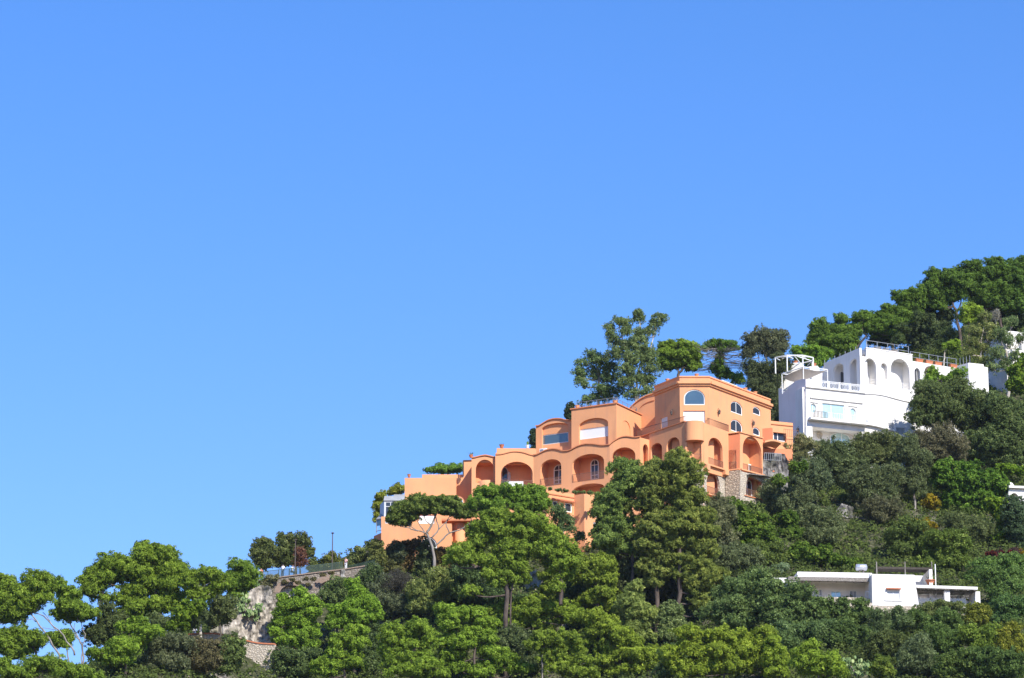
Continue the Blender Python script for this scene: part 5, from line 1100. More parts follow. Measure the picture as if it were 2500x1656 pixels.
def person(base, yaw, pose, shirt, legs, label, h=1.72, hair='hair_dark'):
    root = empty('person', base, label, 'person')
    cy, sy = math.cos(yaw), math.sin(yaw); s = h / 1.72; bx, by, bz = base
    def T(x, y, z): return (bx + (x * cy - y * sy) * s, by + (x * sy + y * cy) * s, bz + z * s)   # x to the person's left, -y forward
    J = {'pel': (0, 0, .93), 'waist': (0, 0, 1.08), 'chest': (0, 0, 1.3), 'neck': (0, 0, 1.46), 'head': (0, -.01, 1.56), 'crown': (0, -.01, 1.66)}
    for q, a in (('l', 1), ('r', -1)):
        J.update({q + 'sh': (a * .17, 0, 1.4), q + 'el': (a * .25, .02, 1.12), q + 'wr': (a * .26, -.06, .88), q + 'pa': (a * .26, -.08, .8),
                  q + 'hip': (a * .09, 0, .9), q + 'kn': (a * .1, -.01, .48), q + 'an': (a * .11, .02, .08), q + 'to': (a * .13, -.14, .04)})
    J.update(pose)
    pts = []; edges = []; rad = []; ix = {}
    def add(n, r):
        ix[n] = len(pts); pts.append(T(*J[n])); rad.append(r * s)
    for n, r in (('pel', .12), ('waist', .105), ('chest', .125), ('neck', .05), ('head', .085), ('crown', .07)): add(n, r)
    for a, b in (('pel', 'waist'), ('waist', 'chest'), ('chest', 'neck'), ('neck', 'head'), ('head', 'crown')): edges.append((ix[a], ix[b]))
    for q in 'lr':
        for n, r in (('sh', .055), ('el', .042), ('wr', .028), ('pa', .034), ('hip', .085), ('kn', .058), ('an', .04), ('to', .035)): add(q + n, r)
        edges += [(ix['chest'], ix[q + 'sh']), (ix[q + 'sh'], ix[q + 'el']), (ix[q + 'el'], ix[q + 'wr']), (ix[q + 'wr'], ix[q + 'pa']), (ix['pel'], ix[q + 'hip']), (ix[q + 'hip'], ix[q + 'kn']), (ix[q + 'kn'], ix[q + 'an']), (ix[q + 'an'], ix[q + 'to'])]
        w, p_ = np.array(J[q + 'wr']), np.array(J[q + 'pa']); d = p_ - w; d /= np.linalg.norm(d); side = np.cross(d, (1, 0, 0)); side /= np.linalg.norm(side) + 1e-6
        for k in range(4):
            b0 = p_ + side * (k - 1.5) * .018; L_ = (.06, .075, .07, .055)[k]
            i0 = len(pts)
            for t in (.35, .75, 1.0): pts.append(T(*(b0 + d * L_ * t + np.array([0, -.02 * t * t, 0])))); rad.append(.009 * s)
            edges += [(ix[q + 'pa'], i0), (i0, i0 + 1), (i0 + 1, i0 + 2)]
        i0 = len(pts)
        for t in (.5, 1): pts.append(T(*(w * .6 + p_ * .4 + side * -.04 * t + d * .04 * t))); rad.append(.01 * s)
        edges += [(ix[q + 'pa'], i0), (i0, i0 + 1)]
    # nose
    i0 = len(pts); pts.append(T(J['head'][0], J['head'][1] - .1, J['head'][2] + .01)); rad.append(.016 * s); edges.append((ix['head'], i0))
    skinned('body', pts, edges, rad, M['skin'], root, 1, ix['pel'])
    def garment(name, chainlist, mat, grow):
        P_, E_, R_, X_ = [], [], [], {}
        for n, r in chainlist['pts']: X_[n] = len(P_); P_.append(T(*J[n])); R_.append((r + grow) * s)
        for a, b in chainlist['edges']: E_.append((X_[a], X_[b]))
        skinned(name, P_, E_, R_, M[mat], root, 1, 0)
    garment('shirt', dict(pts=[('waist', .12), ('chest', .135), ('pel', .12), ('lsh', .065), ('lel', .05), ('rsh', .065), ('rel', .05), ('neck', .05)], edges=[('pel', 'waist'), ('waist', 'chest'), ('chest', 'lsh'), ('lsh', 'lel'), ('chest', 'rsh'), ('rsh', 'rel'), ('chest', 'neck')]), shirt, .014)
    garment('trousers', dict(pts=[('pel', .12), ('lhip', .09), ('lkn', .065), ('lan', .05), ('rhip', .09), ('rkn', .065), ('ran', .05)], edges=[('pel', 'lhip'), ('lhip', 'lkn'), ('lkn', 'lan'), ('pel', 'rhip'), ('rhip', 'rkn'), ('rkn', 'ran')]), legs, .008)
    hd = J['head']; P_ = [T(hd[0], hd[1] + .05, hd[2] - .02), T(hd[0], hd[1] + .05, hd[2] + .06), T(hd[0], hd[1] + .02, hd[2] + .12)]
    skinned('hair', P_, [(0, 1), (1, 2)], [.06 * s, .075 * s, .07 * s], M[hair], root, 1)
    for a in (-1, 1):
        mb = MB(); mb.lathe(np.array(T(hd[0] + a * .032, hd[1] - .083, hd[2] + .015)), [(.004, -.008), (.011, 0), (.004, .008)], 6); mb.build('eye', M['hair_dark'], root)
def onterr(S, x, y, D): return tuple(P(*f[S](x, y), D))
person(onterr('T', 543, 546, 457.2), 2.6, {'rel': (-.24, -.12, 1.12), 'rwr': (-.12, -.3, 1.14), 'rpa': (-.07, -.35, 1.15)}, 'shirt_white', 'jeans', 'person in a white shirt and blue jeans standing at the terrace fence', 1.78)
person(onterr('T', 640, 530, 457.0), .9, {'pel': (0, .1, .62), 'waist': (0, .08, .78), 'chest': (0, 0, 1.0), 'neck': (0, -.05, 1.15), 'head': (0, -.08, 1.26), 'crown': (0, -.08, 1.36), 'lhip': (.09, .08, .6), 'rhip': (-.09, .08, .6), 'lkn': (.1, -.32, .55), 'rkn': (-.1, -.32, .52), 'lan': (.11, -.3, .1), 'ran': (-.1, -.28, .08), 'lto': (.12, -.44, .05), 'rto': (-.1, -.42, .04),
       'lsh': (.17, -.02, 1.08), 'rsh': (-.17, -.02, 1.08), 'lel': (.24, -.2, .92), 'rel': (-.24, -.2, .92), 'lwr': (.2, -.45, .98), 'rwr': (-.2, -.45, .98), 'lpa': (.18, -.53, 1.0), 'rpa': (-.18, -.53, 1.0)}, 'shirt_white', 'trousers_dark', 'person in a white top and dark trousers sitting beside the lamp post on the terrace')
person(onterr('T', 1186, 466, 457.6), -.5, {'lel': (.27, -.14, 1.14), 'lwr': (.14, -.32, 1.22), 'lpa': (.1, -.38, 1.24)}, 'shirt_pink', 'shirt_white', 'person in pale pink standing at the right end of the terrace fence', 1.6)
person(onterr('T', 322, 578, 457.6), .4, {}, 'shirt_red', 'trousers_dark', 'person in a rust coloured top at the left end of the terrace beside the telescope', 1.7)
person(onterr('L', 1815, 1200, 438), .2, {'lel': (.25, -.14, 1.12), 'lwr': (.1, -.28, 1.18), 'lpa': (.05, -.33, 1.2)}, 'shirt_white', 'jeans', 'person in a white top behind the wall of the lower path among the pines', 1.75)
# ------------------------------------------------------------------ foliage builder
SP = {  # species: leaf length, width, sub-lobe scale, flatten, tufts per m2, tuft radius, leaves per tuft, material, bark, up bias, normal jitter, core
 'pine':  dict(l=0.331, w=0.117, sub=.42, fl=.78, tuft=2.5, tr=.36, lp=19, mat='l_pine', bark='bark', up=.3, jit=.5, core=.5),
 'stone': dict(l=0.304, w=0.117, sub=.42, fl=.6, tuft=2.8, tr=.28, lp=18, mat='l_stone', bark='bark', up=.2, jit=.5, core=.45),
 'fir':   dict(l=0.373, w=0.117, sub=.46, fl=.66, tuft=2.4, tr=.34, lp=18, mat='l_fir', bark='bark_gray', up=.2, jit=.6, core=.42),
 'oak':   dict(l=0.235, w=0.166, sub=.48, fl=.95, tuft=2.4, tr=.34, lp=15, mat='l_oak', bark='bark_dark', up=.12, jit=.7, core=.55),
 'olive': dict(l=0.235, w=0.124, sub=.48, fl=1.1, tuft=2.4, tr=.36, lp=17, mat='l_olive', bark='bark_gray', up=.12, jit=.7, core=.5),
 'euc':   dict(l=0.290, w=0.117, sub=.42, fl=1.15, tuft=2.0, tr=.38, lp=14, mat='l_euc', bark='bark_pale', up=.1, jit=.8, core=.25),
 'bright': dict(l=0.331, w=0.262, sub=.45, fl=.85, tuft=2.2, tr=.36, lp=12, mat='l_bright', bark='bark_gray', up=.35, jit=.65, core=.55),
 'dry':   dict(l=0.414, w=0.041, sub=.5, fl=1.0, tuft=1.8, tr=.5, lp=14, mat='l_dry', bark='bark_gray', up=.4, jit=.9, core=.0),
 'red':   dict(l=0.248, w=0.193, sub=.5, fl=.8, tuft=2.4, tr=.3, lp=12, mat='l_red', bark='bark_dark', up=.3, jit=.8, core=.4),
 'rust':  dict(l=0.235, w=0.166, sub=.5, fl=1.2, tuft=1.5, tr=.4, lp=12, mat='l_rust', bark='bark_dark', up=.2, jit=.9, core=.0),
}
NLEAF = 0
def unit(v): return v / (np.linalg.norm(v, axis=-1, keepdims=True) + 1e-9)
def leaf_arrays(C, N, ln, wd, rg):
    n = len(C); a = rg.normal(size=(n, 3)); t = unit(np.cross(N, a)); b = np.cross(N, t)
    k = rg.uniform(.65, 1.3, (n, 1)); t = t * (ln / 2) * k; b = b * (wd / 2) * k; bend = N * (ln * .12) * k
    return np.stack([C - t - bend, C + b, C + t - bend, C - b], 1)
def mesh_from_quads(name, Q, val, extra=None):
    n = len(Q); V = Q.reshape(-1, 3); idx = np.arange(4 * n, dtype=np.int32); ls = np.arange(0, 4 * n, 4, dtype=np.int32); vals = val
    if extra is not None:
        ev, ef, evl = extra; m = len(V)
        V = np.vstack([V, ev]); idx = np.concatenate([idx, (ef + m).ravel().astype(np.int32)]); ls = np.concatenate([ls, 4 * n + np.arange(0, ef.size, 4, dtype=np.int32)]); vals = np.concatenate([val, evl])
    me = bpy.data.meshes.new(name); me.vertices.add(len(V)); me.vertices.foreach_set('co', V.astype(np.float32).ravel())
    me.loops.add(len(idx)); me.loops.foreach_set('vertex_index', idx); me.polygons.add(len(ls)); me.polygons.foreach_set('loop_start', ls)
    me.update(calc_edges=True)
    at = me.attributes.new('v', 'FLOAT', 'FACE'); at.data.foreach_set('value', vals.astype(np.float32)); return me
def sph(nu=8, nv=5):
    v = []; 
    for j in range(nv + 1):
        th = math.pi * (j + .02) / (nv + .04)
        for i in range(nu): v.append((math.sin(th) * math.cos(2 * math.pi * i / nu), math.sin(th) * math.sin(2 * math.pi * i / nu), math.cos(th)))
    fq = [(j * nu + i, (j + 1) * nu + i, (j + 1) * nu + (i + 1) % nu, j * nu + (i + 1) % nu) for j in range(nv) for i in range(nu)]
    return np.array(v), np.array(fq)
SV, SF = sph()
CAMDIR = np.array([0, -1, 0.25]); CAMDIR /= np.linalg.norm(CAMDIR)
def crown_arrays(lobes, sp, rg, dens=1.0):
    """lobes: list of (centre, radii)"""
    Qs, Vs, cores = [], [], []
    for c, r in lobes:
        rm = (r[0] * r[1] * r[2]) ** (1 / 3); ns = int(np.clip(14 + 8.0 * rm * rm, 14, 70) * sp.get('ns', 1))
        d = unit(rg.normal(size=(ns, 3))); d[:, 2] = np.where(d[:, 2] < -.35, -d[:, 2] * .6, d[:, 2]); d = unit(d)
        rad = rg.uniform(.3, .95, (ns, 1)); sc_ = c + d * r * rad
        sr = sp['sub'] * .72 * min(r) * rg.uniform(.6, 1.35, ns) + .12 * sp['ts']
        lv = rg.uniform(-.08, .08)
        if sp['core'] > 0:
            cv = SV * (r * sp['core'] * .95) * (1 + .1 * rg.normal(size=(len(SV), 1))) + c; cores.append((cv, .12))
        for k in range(ns):
            R_ = sr[k]; area = 4 * math.pi * R_ * R_ * .7; nt_ = max(4, int(area * sp['tuft'] * 1.55 * dens + .5))
            td = unit(rg.normal(size=(nt_, 3)) + d[k] * .5 + np.array([0, 0, sp['up']])); keep = (td @ CAMDIR > -.35) | (rg.random(nt_) < .4); td = td[keep]; nt2 = len(td)
            if nt2 == 0: continue
            tc = sc_[k] + td * R_ * np.array([1, 1, sp['fl']]) * np.where(rg.random((nt2, 1)) < .1, rg.uniform(1.2, 1.6, (nt2, 1)), rg.uniform(.7, 1.2, (nt2, 1))); tv = rg.uniform(.1, .85, nt2) + lv
            m = sp['lp']; ld = unit(rg.normal(size=(nt2, m, 3)) + td[:, None] * .7 + np.array([0, 0, sp['up'] * .6]))
            C = tc[:, None] + ld * sp['tr'] * sp['ts'] * rg.uniform(.35, 1, (nt2, m, 1)); N = unit(td[:, None] * .55 + ld * .45 + unit(sc_[k] - c + 1e-3) * .3 + np.array([0, 0, sp['up'] * .35]) + rg.normal(size=(nt2, m, 3)) * sp['jit'] * 1.15)
            C = C.reshape(-1, 3); N = N.reshape(-1, 3)
            Qs.append(leaf_arrays(C, N, sp['l'] * (.5 + .5 * sp['ts']), sp['w'] * (.5 + .5 * sp['ts']), rg)); Vs.append((tv[:, None] + rg.normal(0, .13, (nt2, m))).ravel().clip(0, 1))
    Q = np.concatenate(Qs); V = np.concatenate(Vs); ex = None
    if cores:
        m = len(SV); ev = np.vstack([a for a, _ in cores]); ef = np.vstack([SF + i * m for i in range(len(cores))]); ex = (ev, ef, np.full(len(ef), 0.25))
    return Q, V, ex
TREES = []; BAD = []; STAT = {}
def tree(name, species, S, D, lobes, label, cat='tree', group=None, trunk=None, tint=(1, 1, 1), dens=.82, depth=1.0, trunks=None, tr=None, stem=True, bark=None, jitD=.35, limbs=True, grow=1.0, fill=None, ts=1.0):
    global NLEAF
    sp = dict(SP[species]); sp['ts'] = ts; rg = np.random.default_rng(abs(hash(label)) % 1 + len(TREES) * 13 + 5); TREES.append(label)
    for _k in range(14):      # keep the crown above the slope it grows on
        bad = 0
        for lb in lobes:
            q = P(*f[S](lb[0], lb[1]), D); rz = lb[3] * D / FPX / SCL[S]; bad += (q[2] - gz(q[0], q[1])) < rz * .35
        if bad <= len(lobes) * .12: break
        D -= 1.0
    if _k == 13: BAD.append((label, bad, len(lobes)))
    L_ = []
    for lb in lobes:
        x, y, rx, ry = lb[:4]; dd = lb[4] if len(lb) > 4 else 0
        m = D / FPX / SCL[S]; RX, RZ = rx * m, ry * m * 1.02; RY = (RX * .55 + RZ * .45) * depth
        DD = D + dd + rg.uniform(-jitD, jitD) * RX
        L_.append((P(*f[S](x, y), DD), np.array([RX, RY, RZ * (1.18 if species == 'pine' else 1.0)]) * 1.16 * grow))
    if fill is None: fill = species in ('pine', 'fir', 'stone', 'oak', 'olive', 'bright')
    if fill:                     # thinner growth behind and between the main boughs
        add = []
        for i, (c, r) in enumerate(L_):
            ds = sorted((np.linalg.norm((c - c2)[[0, 2]]), j) for j, (c2, _) in enumerate(L_) if j > i)[:2]
            for dd, j in ds:
                c2, r2 = L_[j]
                if dd < (r[0] + r2[0]) * 1.25: add.append(((c + c2) / 2 + np.array([rg.normal() * .2, (r[1] + r2[1]) * .3, -.15 * r[2]]), (r + r2) / 2 * .82))
        L_ += add
    cs = np.array([c for c, _ in L_[:len(lobes)]]); wts = np.array([r[0] * r[2] for _, r in L_[:len(lobes)]]); cen = (cs * wts[:, None]).sum(0) / wts.sum()
    lowz = min(c[2] - r[2] for c, r in L_)
    paths = []; facs = []
    if trunks is None and trunk: trunks = [trunk]
    if trunks:
        facs = [t[1] if isinstance(t, tuple) else 1.0 for t in trunks]; trunks = [t[0] if isinstance(t, tuple) else t for t in trunks]
        for t in trunks: paths.append([P(*f[S](*q[:2]), D + (q[2] if len(q) > 2 else 0)) for q in t])
        b0 = paths[0][0]; g0 = gz(b0[0], b0[1])
        if g0 < b0[2] - .2 and b0[2] - g0 < 30:
            for p_ in paths:
                if np.linalg.norm(p_[0] - b0) < 1.5: p_.insert(0, np.array([p_[0][0], p_[0][1], g0 - .5]))
        base = paths[0][0]
    else:
        g0 = gz(cen[0], cen[1]); base = np.array([cen[0], cen[1], min(g0, lowz + .5) - .4]); mid = cen * .5 + base * .5
        paths = [[base, mid + np.array([rg.uniform(-.4, .4), 0, 0]), cen]]
    root = empty(name, tuple(base), label, cat, group)
    Q, V, ex = crown_arrays(L_, sp, rg, dens); NLEAF += len(Q); STAT[species] = STAT.get(species, 0) + len(Q)
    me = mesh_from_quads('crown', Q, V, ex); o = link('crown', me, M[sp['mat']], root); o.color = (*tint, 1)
    if stem:
        H = max(c[2] for c in cs) - base[2]; r0 = tr or float(np.clip(H * .022, .07, .38)); mb = MB()
        for i_, p_ in enumerate(paths):
            n = len(p_); ff = facs[i_] if i_ < len(facs) else 1.0; mb.tube([np.array(q) + rg.normal(size=3) * (.02 if species == 'stone' else .07) for q in smoothpath(p_, 4)], list(np.linspace(r0 * ff, r0 * .45 * ff, (n - 1) * 4 + 1)), 8)
        if limbs:
            allp = [q for p_ in paths for q in smoothpath(p_, 4)[max(1, 2):]]
            for c, r in L_[:len(lobes)]:
                below = [q for q in allp if q[2] < c[2] + .3] or allp
                q = min(below, key=lambda q: np.linalg.norm(q - c) + max(0, (c[2] - q[2])) * .15)
                e = c - np.array([0, 0, r[2] * .2]); mdl = (q + e) / 2 + np.array([0, 0, -.12 * np.linalg.norm(e - q)]) + rg.normal(size=3) * .15
                if np.linalg.norm(e - q) > .3:
                    mb.tube(smoothpath([q, mdl, e], 3), list(np.linspace(r0 * .42, r0 * .15, 7)), 6)
                    for k in range(3):
                        e2 = c + unit(rg.normal(size=3) + np.array([0, -.3, .3])) * r * .8; mb.tube([mdl * .4 + e * .6, e2], [r0 * .17, .02], 5)
        mb.build('trunk', M[bark or sp['bark']], root, smooth=True, recalc=False)
    return root
def smoothpath(p, n):
    q = [np.array(p[0], float)] + [np.array(k, float) for k in p] + [np.array(p[-1], float)]; out = []
    for i in range(1, len(q) - 2):
        p0, p1, p2, p3 = q[i - 1:i + 3]
        for j in range(n):
            t = j / n; out.append(.5 * ((2 * p1) + (-p0 + p2) * t + (2 * p0 - 5 * p1 + 4 * p2 - p3) * t * t + (-p0 + 3 * p1 - 3 * p2 + p3) * t ** 3))
    out.append(q[-1]); return out
GPN, GPC, GPU, GTR, GSL = 'pines on the left skyline', 'pines below the orange house', 'pines above the white house', 'oaks on the belvedere terrace', 'scrub on the right slope'
Y1, Y2, Y3 = (.92, .97, .85), (.92, 1.0, .9), (1.15, 1.05, 1.0)
# ---- left skyline
tree('pine_tree', 'pine', 'L', 418, [(60, 700, 110, 70), (330, 720, 150, 90), (400, 650, 80, 60), (150, 850, 150, 100), (380, 820, 100, 60), (60, 980, 120, 90), (200, 950, 100, 60), (0, 830, 90, 90)], 'leaning pine with a broad crown at the far left edge, its pale trunk slanting left', group=GPN, trunks=[[(565, 1400), (490, 1240), (340, 1020), (250, 910), (150, 880)], ([(700, 1330), (590, 1160), (400, 975), (262, 915)], .8), ([(340, 1020), (270, 1000), (180, 1030)], .4)], bark='bark_gray', tint=Y1, tr=.14, grow=1.1, fill=True)
tree('pine_tree', 'pine', 'L', 424, [(560, 720, 90, 60), (640, 800, 80, 60), (600, 900, 90, 55), (720, 940, 110, 70), (660, 980, 90, 45), (850, 960, 60, 35), (520, 960, 40, 30)], 'small topped pine on a thin trunk between two sky gaps at left', group=GPN, trunks=[[(775, 1310), (735, 1190), (650, 1045), (610, 930)], ([(765, 1290), (790, 1140), (745, 1020)], .7), ([(735, 1190), (690, 1120), (700, 1030)], .5)], bark='bark_gray', tint=Y2, tr=.12, grow=1.1, fill=True)
tree('pine_tree', 'pine', 'L', 414, [(200, 1180, 160, 70), (330, 1220, 120, 60), (60, 1250, 100, 80), (120, 1340, 110, 50)], 'low spreading pine in the lower left corner under the broad crown', group=GPN, trunk=[(360, 1400), (320, 1290), (230, 1220)], tint=Y1, tr=.18, grow=1.1, fill=True)
tree('pine_tree', 'pine', 'L', 420, [(490, 1170, 50, 35), (620, 1150, 60, 30), (560, 1240, 60, 30), (640, 1190, 45, 25)], 'spindly pine with bare crossing branches in the left sky gap', group=GPN, trunks=[[(640, 1340), (560, 1170), (545, 1130), (400, 930)], ([(560, 1200), (640, 1180), (700, 1130)], .5), ([(520, 1100), (440, 1090), (300, 1080)], .5)], bark='bark_gray', tint=Y2, tr=.09, grow=1.1, fill=True)
tree('pine_tree', 'pine', 'L', 430, [(900, 590, 110, 70), (1040, 500, 110, 70), (1010, 620, 160, 80), (820, 680, 90, 60), (850, 760, 110, 50), (1180, 540, 90, 80), (1330, 345, 50, 40), (1450, 355, 60, 40), (1330, 440, 100, 80), (1500, 440, 110, 80), (1300, 580, 130, 80), (1560, 540, 120, 80), (1670, 560, 80, 60), (1450, 690, 140, 90), (1250, 750, 120, 60), (1150, 840, 120, 45), (1590, 690, 100, 70), (1300, 930, 90, 80), (1480, 900, 90, 80), (1600, 850, 90, 60), (1140, 990, 90, 40)], 'largest dense pine of the left skyline with a two-humped top', group=GPN, trunks=[[(1540, 1180), (1500, 950), (1420, 620)], ([(1180, 1150), (1200, 960), (1250, 740)], .6), ([(1500, 950), (1250, 800), (980, 640)], .45), ([(880, 1200), (930, 900), (970, 720)], .5)], tint=Y1, tr=.32, grow=1.1, fill=True)
tree('pine_tree', 'pine', 'L', 428, [(1850, 605, 110, 55), (1990, 625, 110, 55), (1780, 680, 70, 50), (1930, 790, 80, 40), (1790, 790, 60, 40), (2060, 680, 60, 40)], 'open pine with a pale forked trunk left of the terrace', group=GPN, trunks=[[(1870, 1020), (1855, 850), (1850, 680)], ([(1870, 1010), (1800, 930), (1735, 850)], .8), ([(1850, 760), (1900, 700), (1960, 660)], .4)], tint=Y1, tr=.2, bark='bark_pale', grow=1.1, fill=True)
tree('pine_tree', 'pine', 'L', 412, [(1000, 1350, 140, 55), (1150, 1290, 130, 70), (1250, 1210, 90, 50), (880, 1330, 60, 35), (1110, 1400, 100, 35), (1400, 1140, 100, 50), (1210, 1090, 110, 45), (1300, 1050, 80, 35)], 'bright green pine in front of the dark scrub, lower left', group=GPN, tint=(1.0, 1.1, .9), trunk=[(1170, 1560), (1180, 1400), (1220, 1230)], tr=.2, grow=1.1, fill=True)
tree('evergreen_oak', 'oak', 'L', 426, [(920, 1180, 120, 110), (1060, 1060, 120, 90), (1130, 1180, 90, 80), (1000, 930, 60, 70)], 'dark evergreen oak under the largest left pine', tint=(0.75, 0.85, 0.80))
tree('evergreen_oak', 'oak', 'L', 427, [(1600, 1060, 90, 60), (1450, 1040, 90, 70), (1780, 1050, 80, 60), (1830, 960, 70, 70)], 'dark evergreen oak behind the person on the lower path', tint=(0.98, 1.12, 1.12))
tree('pine_tree', 'pine', 'L', 405, [(330, 1430, 130, 55), (480, 1430, 110, 55), (620, 1490, 130, 55), (750, 1520, 100, 45), (60, 1500, 100, 60), (200, 1510, 120, 50), (870, 1545, 80, 35), (30, 1430, 60, 40)], 'pine crown along the bottom left corner of the photo', group=GPN, tint=Y2, grow=1.1, fill=True)
tree('shrub', 'bright', 'L', 424, [(1700, 990, 90, 70), (1650, 1080, 80, 40), (1740, 900, 60, 60), (1850, 900, 60, 50)], 'bright leafy shrub under the forked pale pine trunk', 'shrub', tint=(1.1, 1.1, .8), stem=False)
tree('scrub_bush', 'olive', 'L', 418, [(1450, 1250, 130, 80), (1650, 1250, 150, 90), (1500, 1400, 150, 90), (1380, 1450, 110, 70), (1640, 1430, 110, 80)], 'grey green scrub bush below the lower path wall, left part', 'shrub', GSL, tint=(.8, .85, .85), stem=False)
tree('scrub_bush', 'olive', 'L', 417, [(1850, 1290, 150, 90), (2020, 1310, 110, 80), (1800, 1430, 150, 80), (1950, 1420, 120, 80)], 'brownish scrub bush below the lower path wall, middle part', 'shrub', GSL, tint=(.9, .75, .75), stem=False)
tree('scrub_bush', 'oak', 'L', 417, [(2160, 1240, 90, 70), (2200, 1340, 70, 80), (2090, 1450, 120, 80), (2100, 1330, 90, 80)], 'dark green bush against the pale path wall', 'shrub', GSL, tint=(1.1, 1.3, 1.1), stem=False)
tree('evergreen_oak', 'oak', 'L', 434, [(2020, 900, 110, 90), (1950, 1000, 90, 70), (2110, 850, 70, 55), (2130, 960, 50, 50), (2050, 1020, 70, 50)], 'grey green bush between the forked pine and the pale cliff', 'shrub', tint=(1.00, 1.10, 1.10))
tree('pine_tree', 'pine', 'L', 445, [(2250, 520, 100, 45), (2330, 600, 80, 60), (2220, 650, 100, 70), (2130, 690, 80, 60), (2200, 800, 60, 40), (2290, 690, 70, 50)], 'small dark pine at the left end of the terrace', group=GPN, tint=(.75, .85, .8), grow=1.1, fill=True)
# ---- terrace
tree('evergreen_oak', 'oak', 'T', 463, [(340, 220, 80, 80), (290, 320, 70, 80), (400, 300, 65, 110), (380, 420, 80, 45), (330, 400, 60, 60)], 'leftmost of the three oak crowns on the belvedere terrace', group=GTR, tint=(.95, 1.02, .9))
tree('evergreen_oak', 'oak', 'T', 464, [(560, 210, 60, 80), (560, 320, 90, 90), (480, 370, 60, 70), (525, 140, 26, 40), (580, 400, 70, 50)], 'middle of the three oak crowns on the belvedere terrace, behind the standing person', group=GTR, tint=(.9, 1.0, .9))
tree('evergreen_oak', 'oak', 'T', 464, [(720, 180, 70, 70), (680, 270, 70, 80), (785, 220, 45, 55), (800, 320, 40, 36), (660, 380, 50, 60), (620, 150, 24, 40)], 'rightmost of the three oak crowns on the belvedere terrace, right of the lamp post', group=GTR, tint=(.92, .98, .9))
tree('rusty_shrub', 'rust', 'T', 461, [(720, 350, 45, 60), (735, 405, 60, 26), (700, 290, 20, 30)], 'rust brown shrub behind the terrace fence', 'shrub')
tree('round_shrub', 'oak', 'T', 462, [(1040, 365, 90, 55), (1050, 420, 100, 50), (980, 430, 60, 50)], 'rounded shrub behind the terrace fence at the base of the tall lamp post', 'shrub', tint=(1.2, 1.2, .8))
tree('round_shrub', 'oak', 'T', 462, [(880, 405, 60, 36), (850, 450, 50, 36), (900, 460, 60, 30)], 'low shrub behind the terrace fence left of the rounded one', 'shrub', tint=(1, 1.1, .9))
tree('small_tree', 'oak', 'T', 463, [(1300, 300, 70, 50), (1290, 360, 75, 46), (1350, 340, 40, 30), (1260, 420, 50, 26)], 'small lone grey tree between the terrace and the orange house', tint=(1.3, 1.4, 1.3), trunk=[(1310, 470), (1300, 400), (1300, 330)], bark='bark_gray')
tree('shrub', 'oak', 'T', 460, [(1500, 225, 70, 50), (1490, 300, 70, 60), (1480, 390, 70, 60), (1530, 350, 50, 50)], 'dark shrub at the left foot of the orange house', 'shrub', tint=(1.1, 1.1, .9))
tree('dark_shrub', 'oak', 'Y', 461.5, [(570, 1420, 120, 110), (620, 1560, 150, 110), (540, 1660, 130, 100)], 'shade tinted shrub filling the dark archway of the orange house', 'shrub', tint=(0.77, 0.84, 1.12))  # tint darkened to stand for the umbrella pine's shade
tree('dark_shrub', 'oak', 'T', 462.5, [(1790, 260, 60, 90), (1790, 350, 70, 90), (1800, 450, 90, 60), (1880, 220, 30, 70)], 'reddish, shade tinted shrub against the orange wall left of the umbrella pine', 'shrub', tint=(0.90, 0.60, 0.60))  # reddish leaves, darkened in colour for the shade of the pine
tree('dark_shrub', 'oak', 'T', 462.5, [(1990, 230, 50, 90), (1980, 330, 60, 90), (1970, 440, 80, 60)], 'shade tinted shrub in front of the round white window behind the umbrella pine', 'shrub', tint=(0.84, 0.98, 1.12))  # pine shade put into the leaf tint
tree('dark_shrub', 'oak', 'T', 462, [(1600, 330, 50, 60), (1650, 420, 90, 70), (1560, 460, 100, 60), (1700, 500, 90, 60)], 'dark shrub below the arched doorway of the orange house', 'shrub', tint=(1.12, 1.05, 1.05))
tree('dark_shrub', 'oak', 'A', 461.5, [(690, 1380, 40, 60), (700, 1470, 60, 60), (720, 1540, 60, 60)], 'shade tinted shrub to the right of the umbrella pine trunk', 'shrub', tint=(0.90, 0.60, 0.60))  # reddish tint with the pine's shade mixed in
tree('ivy_slope', 'oak', 'T', 455, [(1420, 540, 110, 70), (1360, 630, 110, 70), (1300, 700, 80, 60), (1500, 480, 80, 60)], 'dark ivy hanging over the shaded rock right of the arches', 'shrub', tint=(.7, .9, .9), stem=False)  # bluish dark shading put into the ivy tint
tree('dead_bush', 'dry', 'T', 453, [(1720, 640, 130, 90), (1620, 650, 90, 70), (1760, 740, 130, 70), (1700, 540, 40, 60)], 'grey leafless bush with bare twigs below the umbrella pine', 'shrub', dens=1.6)
tree('dark_shrub', 'olive', 'T', 455, [(1520, 700, 90, 80), (1600, 820, 110, 90), (1560, 600, 70, 60), (1720, 860, 110, 90), (1850, 900, 110, 90), (1880, 780, 80, 80)], 'dark scrub around the grey leafless bush', 'shrub', tint=(0.84, 0.91, 0.98), stem=False)
tree('green_shrub', 'oak', 'G', 450, [(210, 770, 80, 70), (230, 860, 110, 70), (150, 930, 90, 80), (250, 940, 70, 60), (100, 1010, 90, 70), (60, 880, 70, 80)], 'soft grey green shrub at the foot of the umbrella pine trunk', 'shrub', tint=(1.5, 1.6, 1.3), stem=False)
tree('evergreen_oak', 'oak', 'T', 449, [(1000, 720, 90, 70), (1090, 650, 90, 80), (1100, 760, 100, 90), (960, 800, 60, 40), (1180, 620, 80, 60), (1150, 850, 80, 80)], 'dark oak growing in front of the right brick arch', tint=(1.00, 1.20, 1.10))
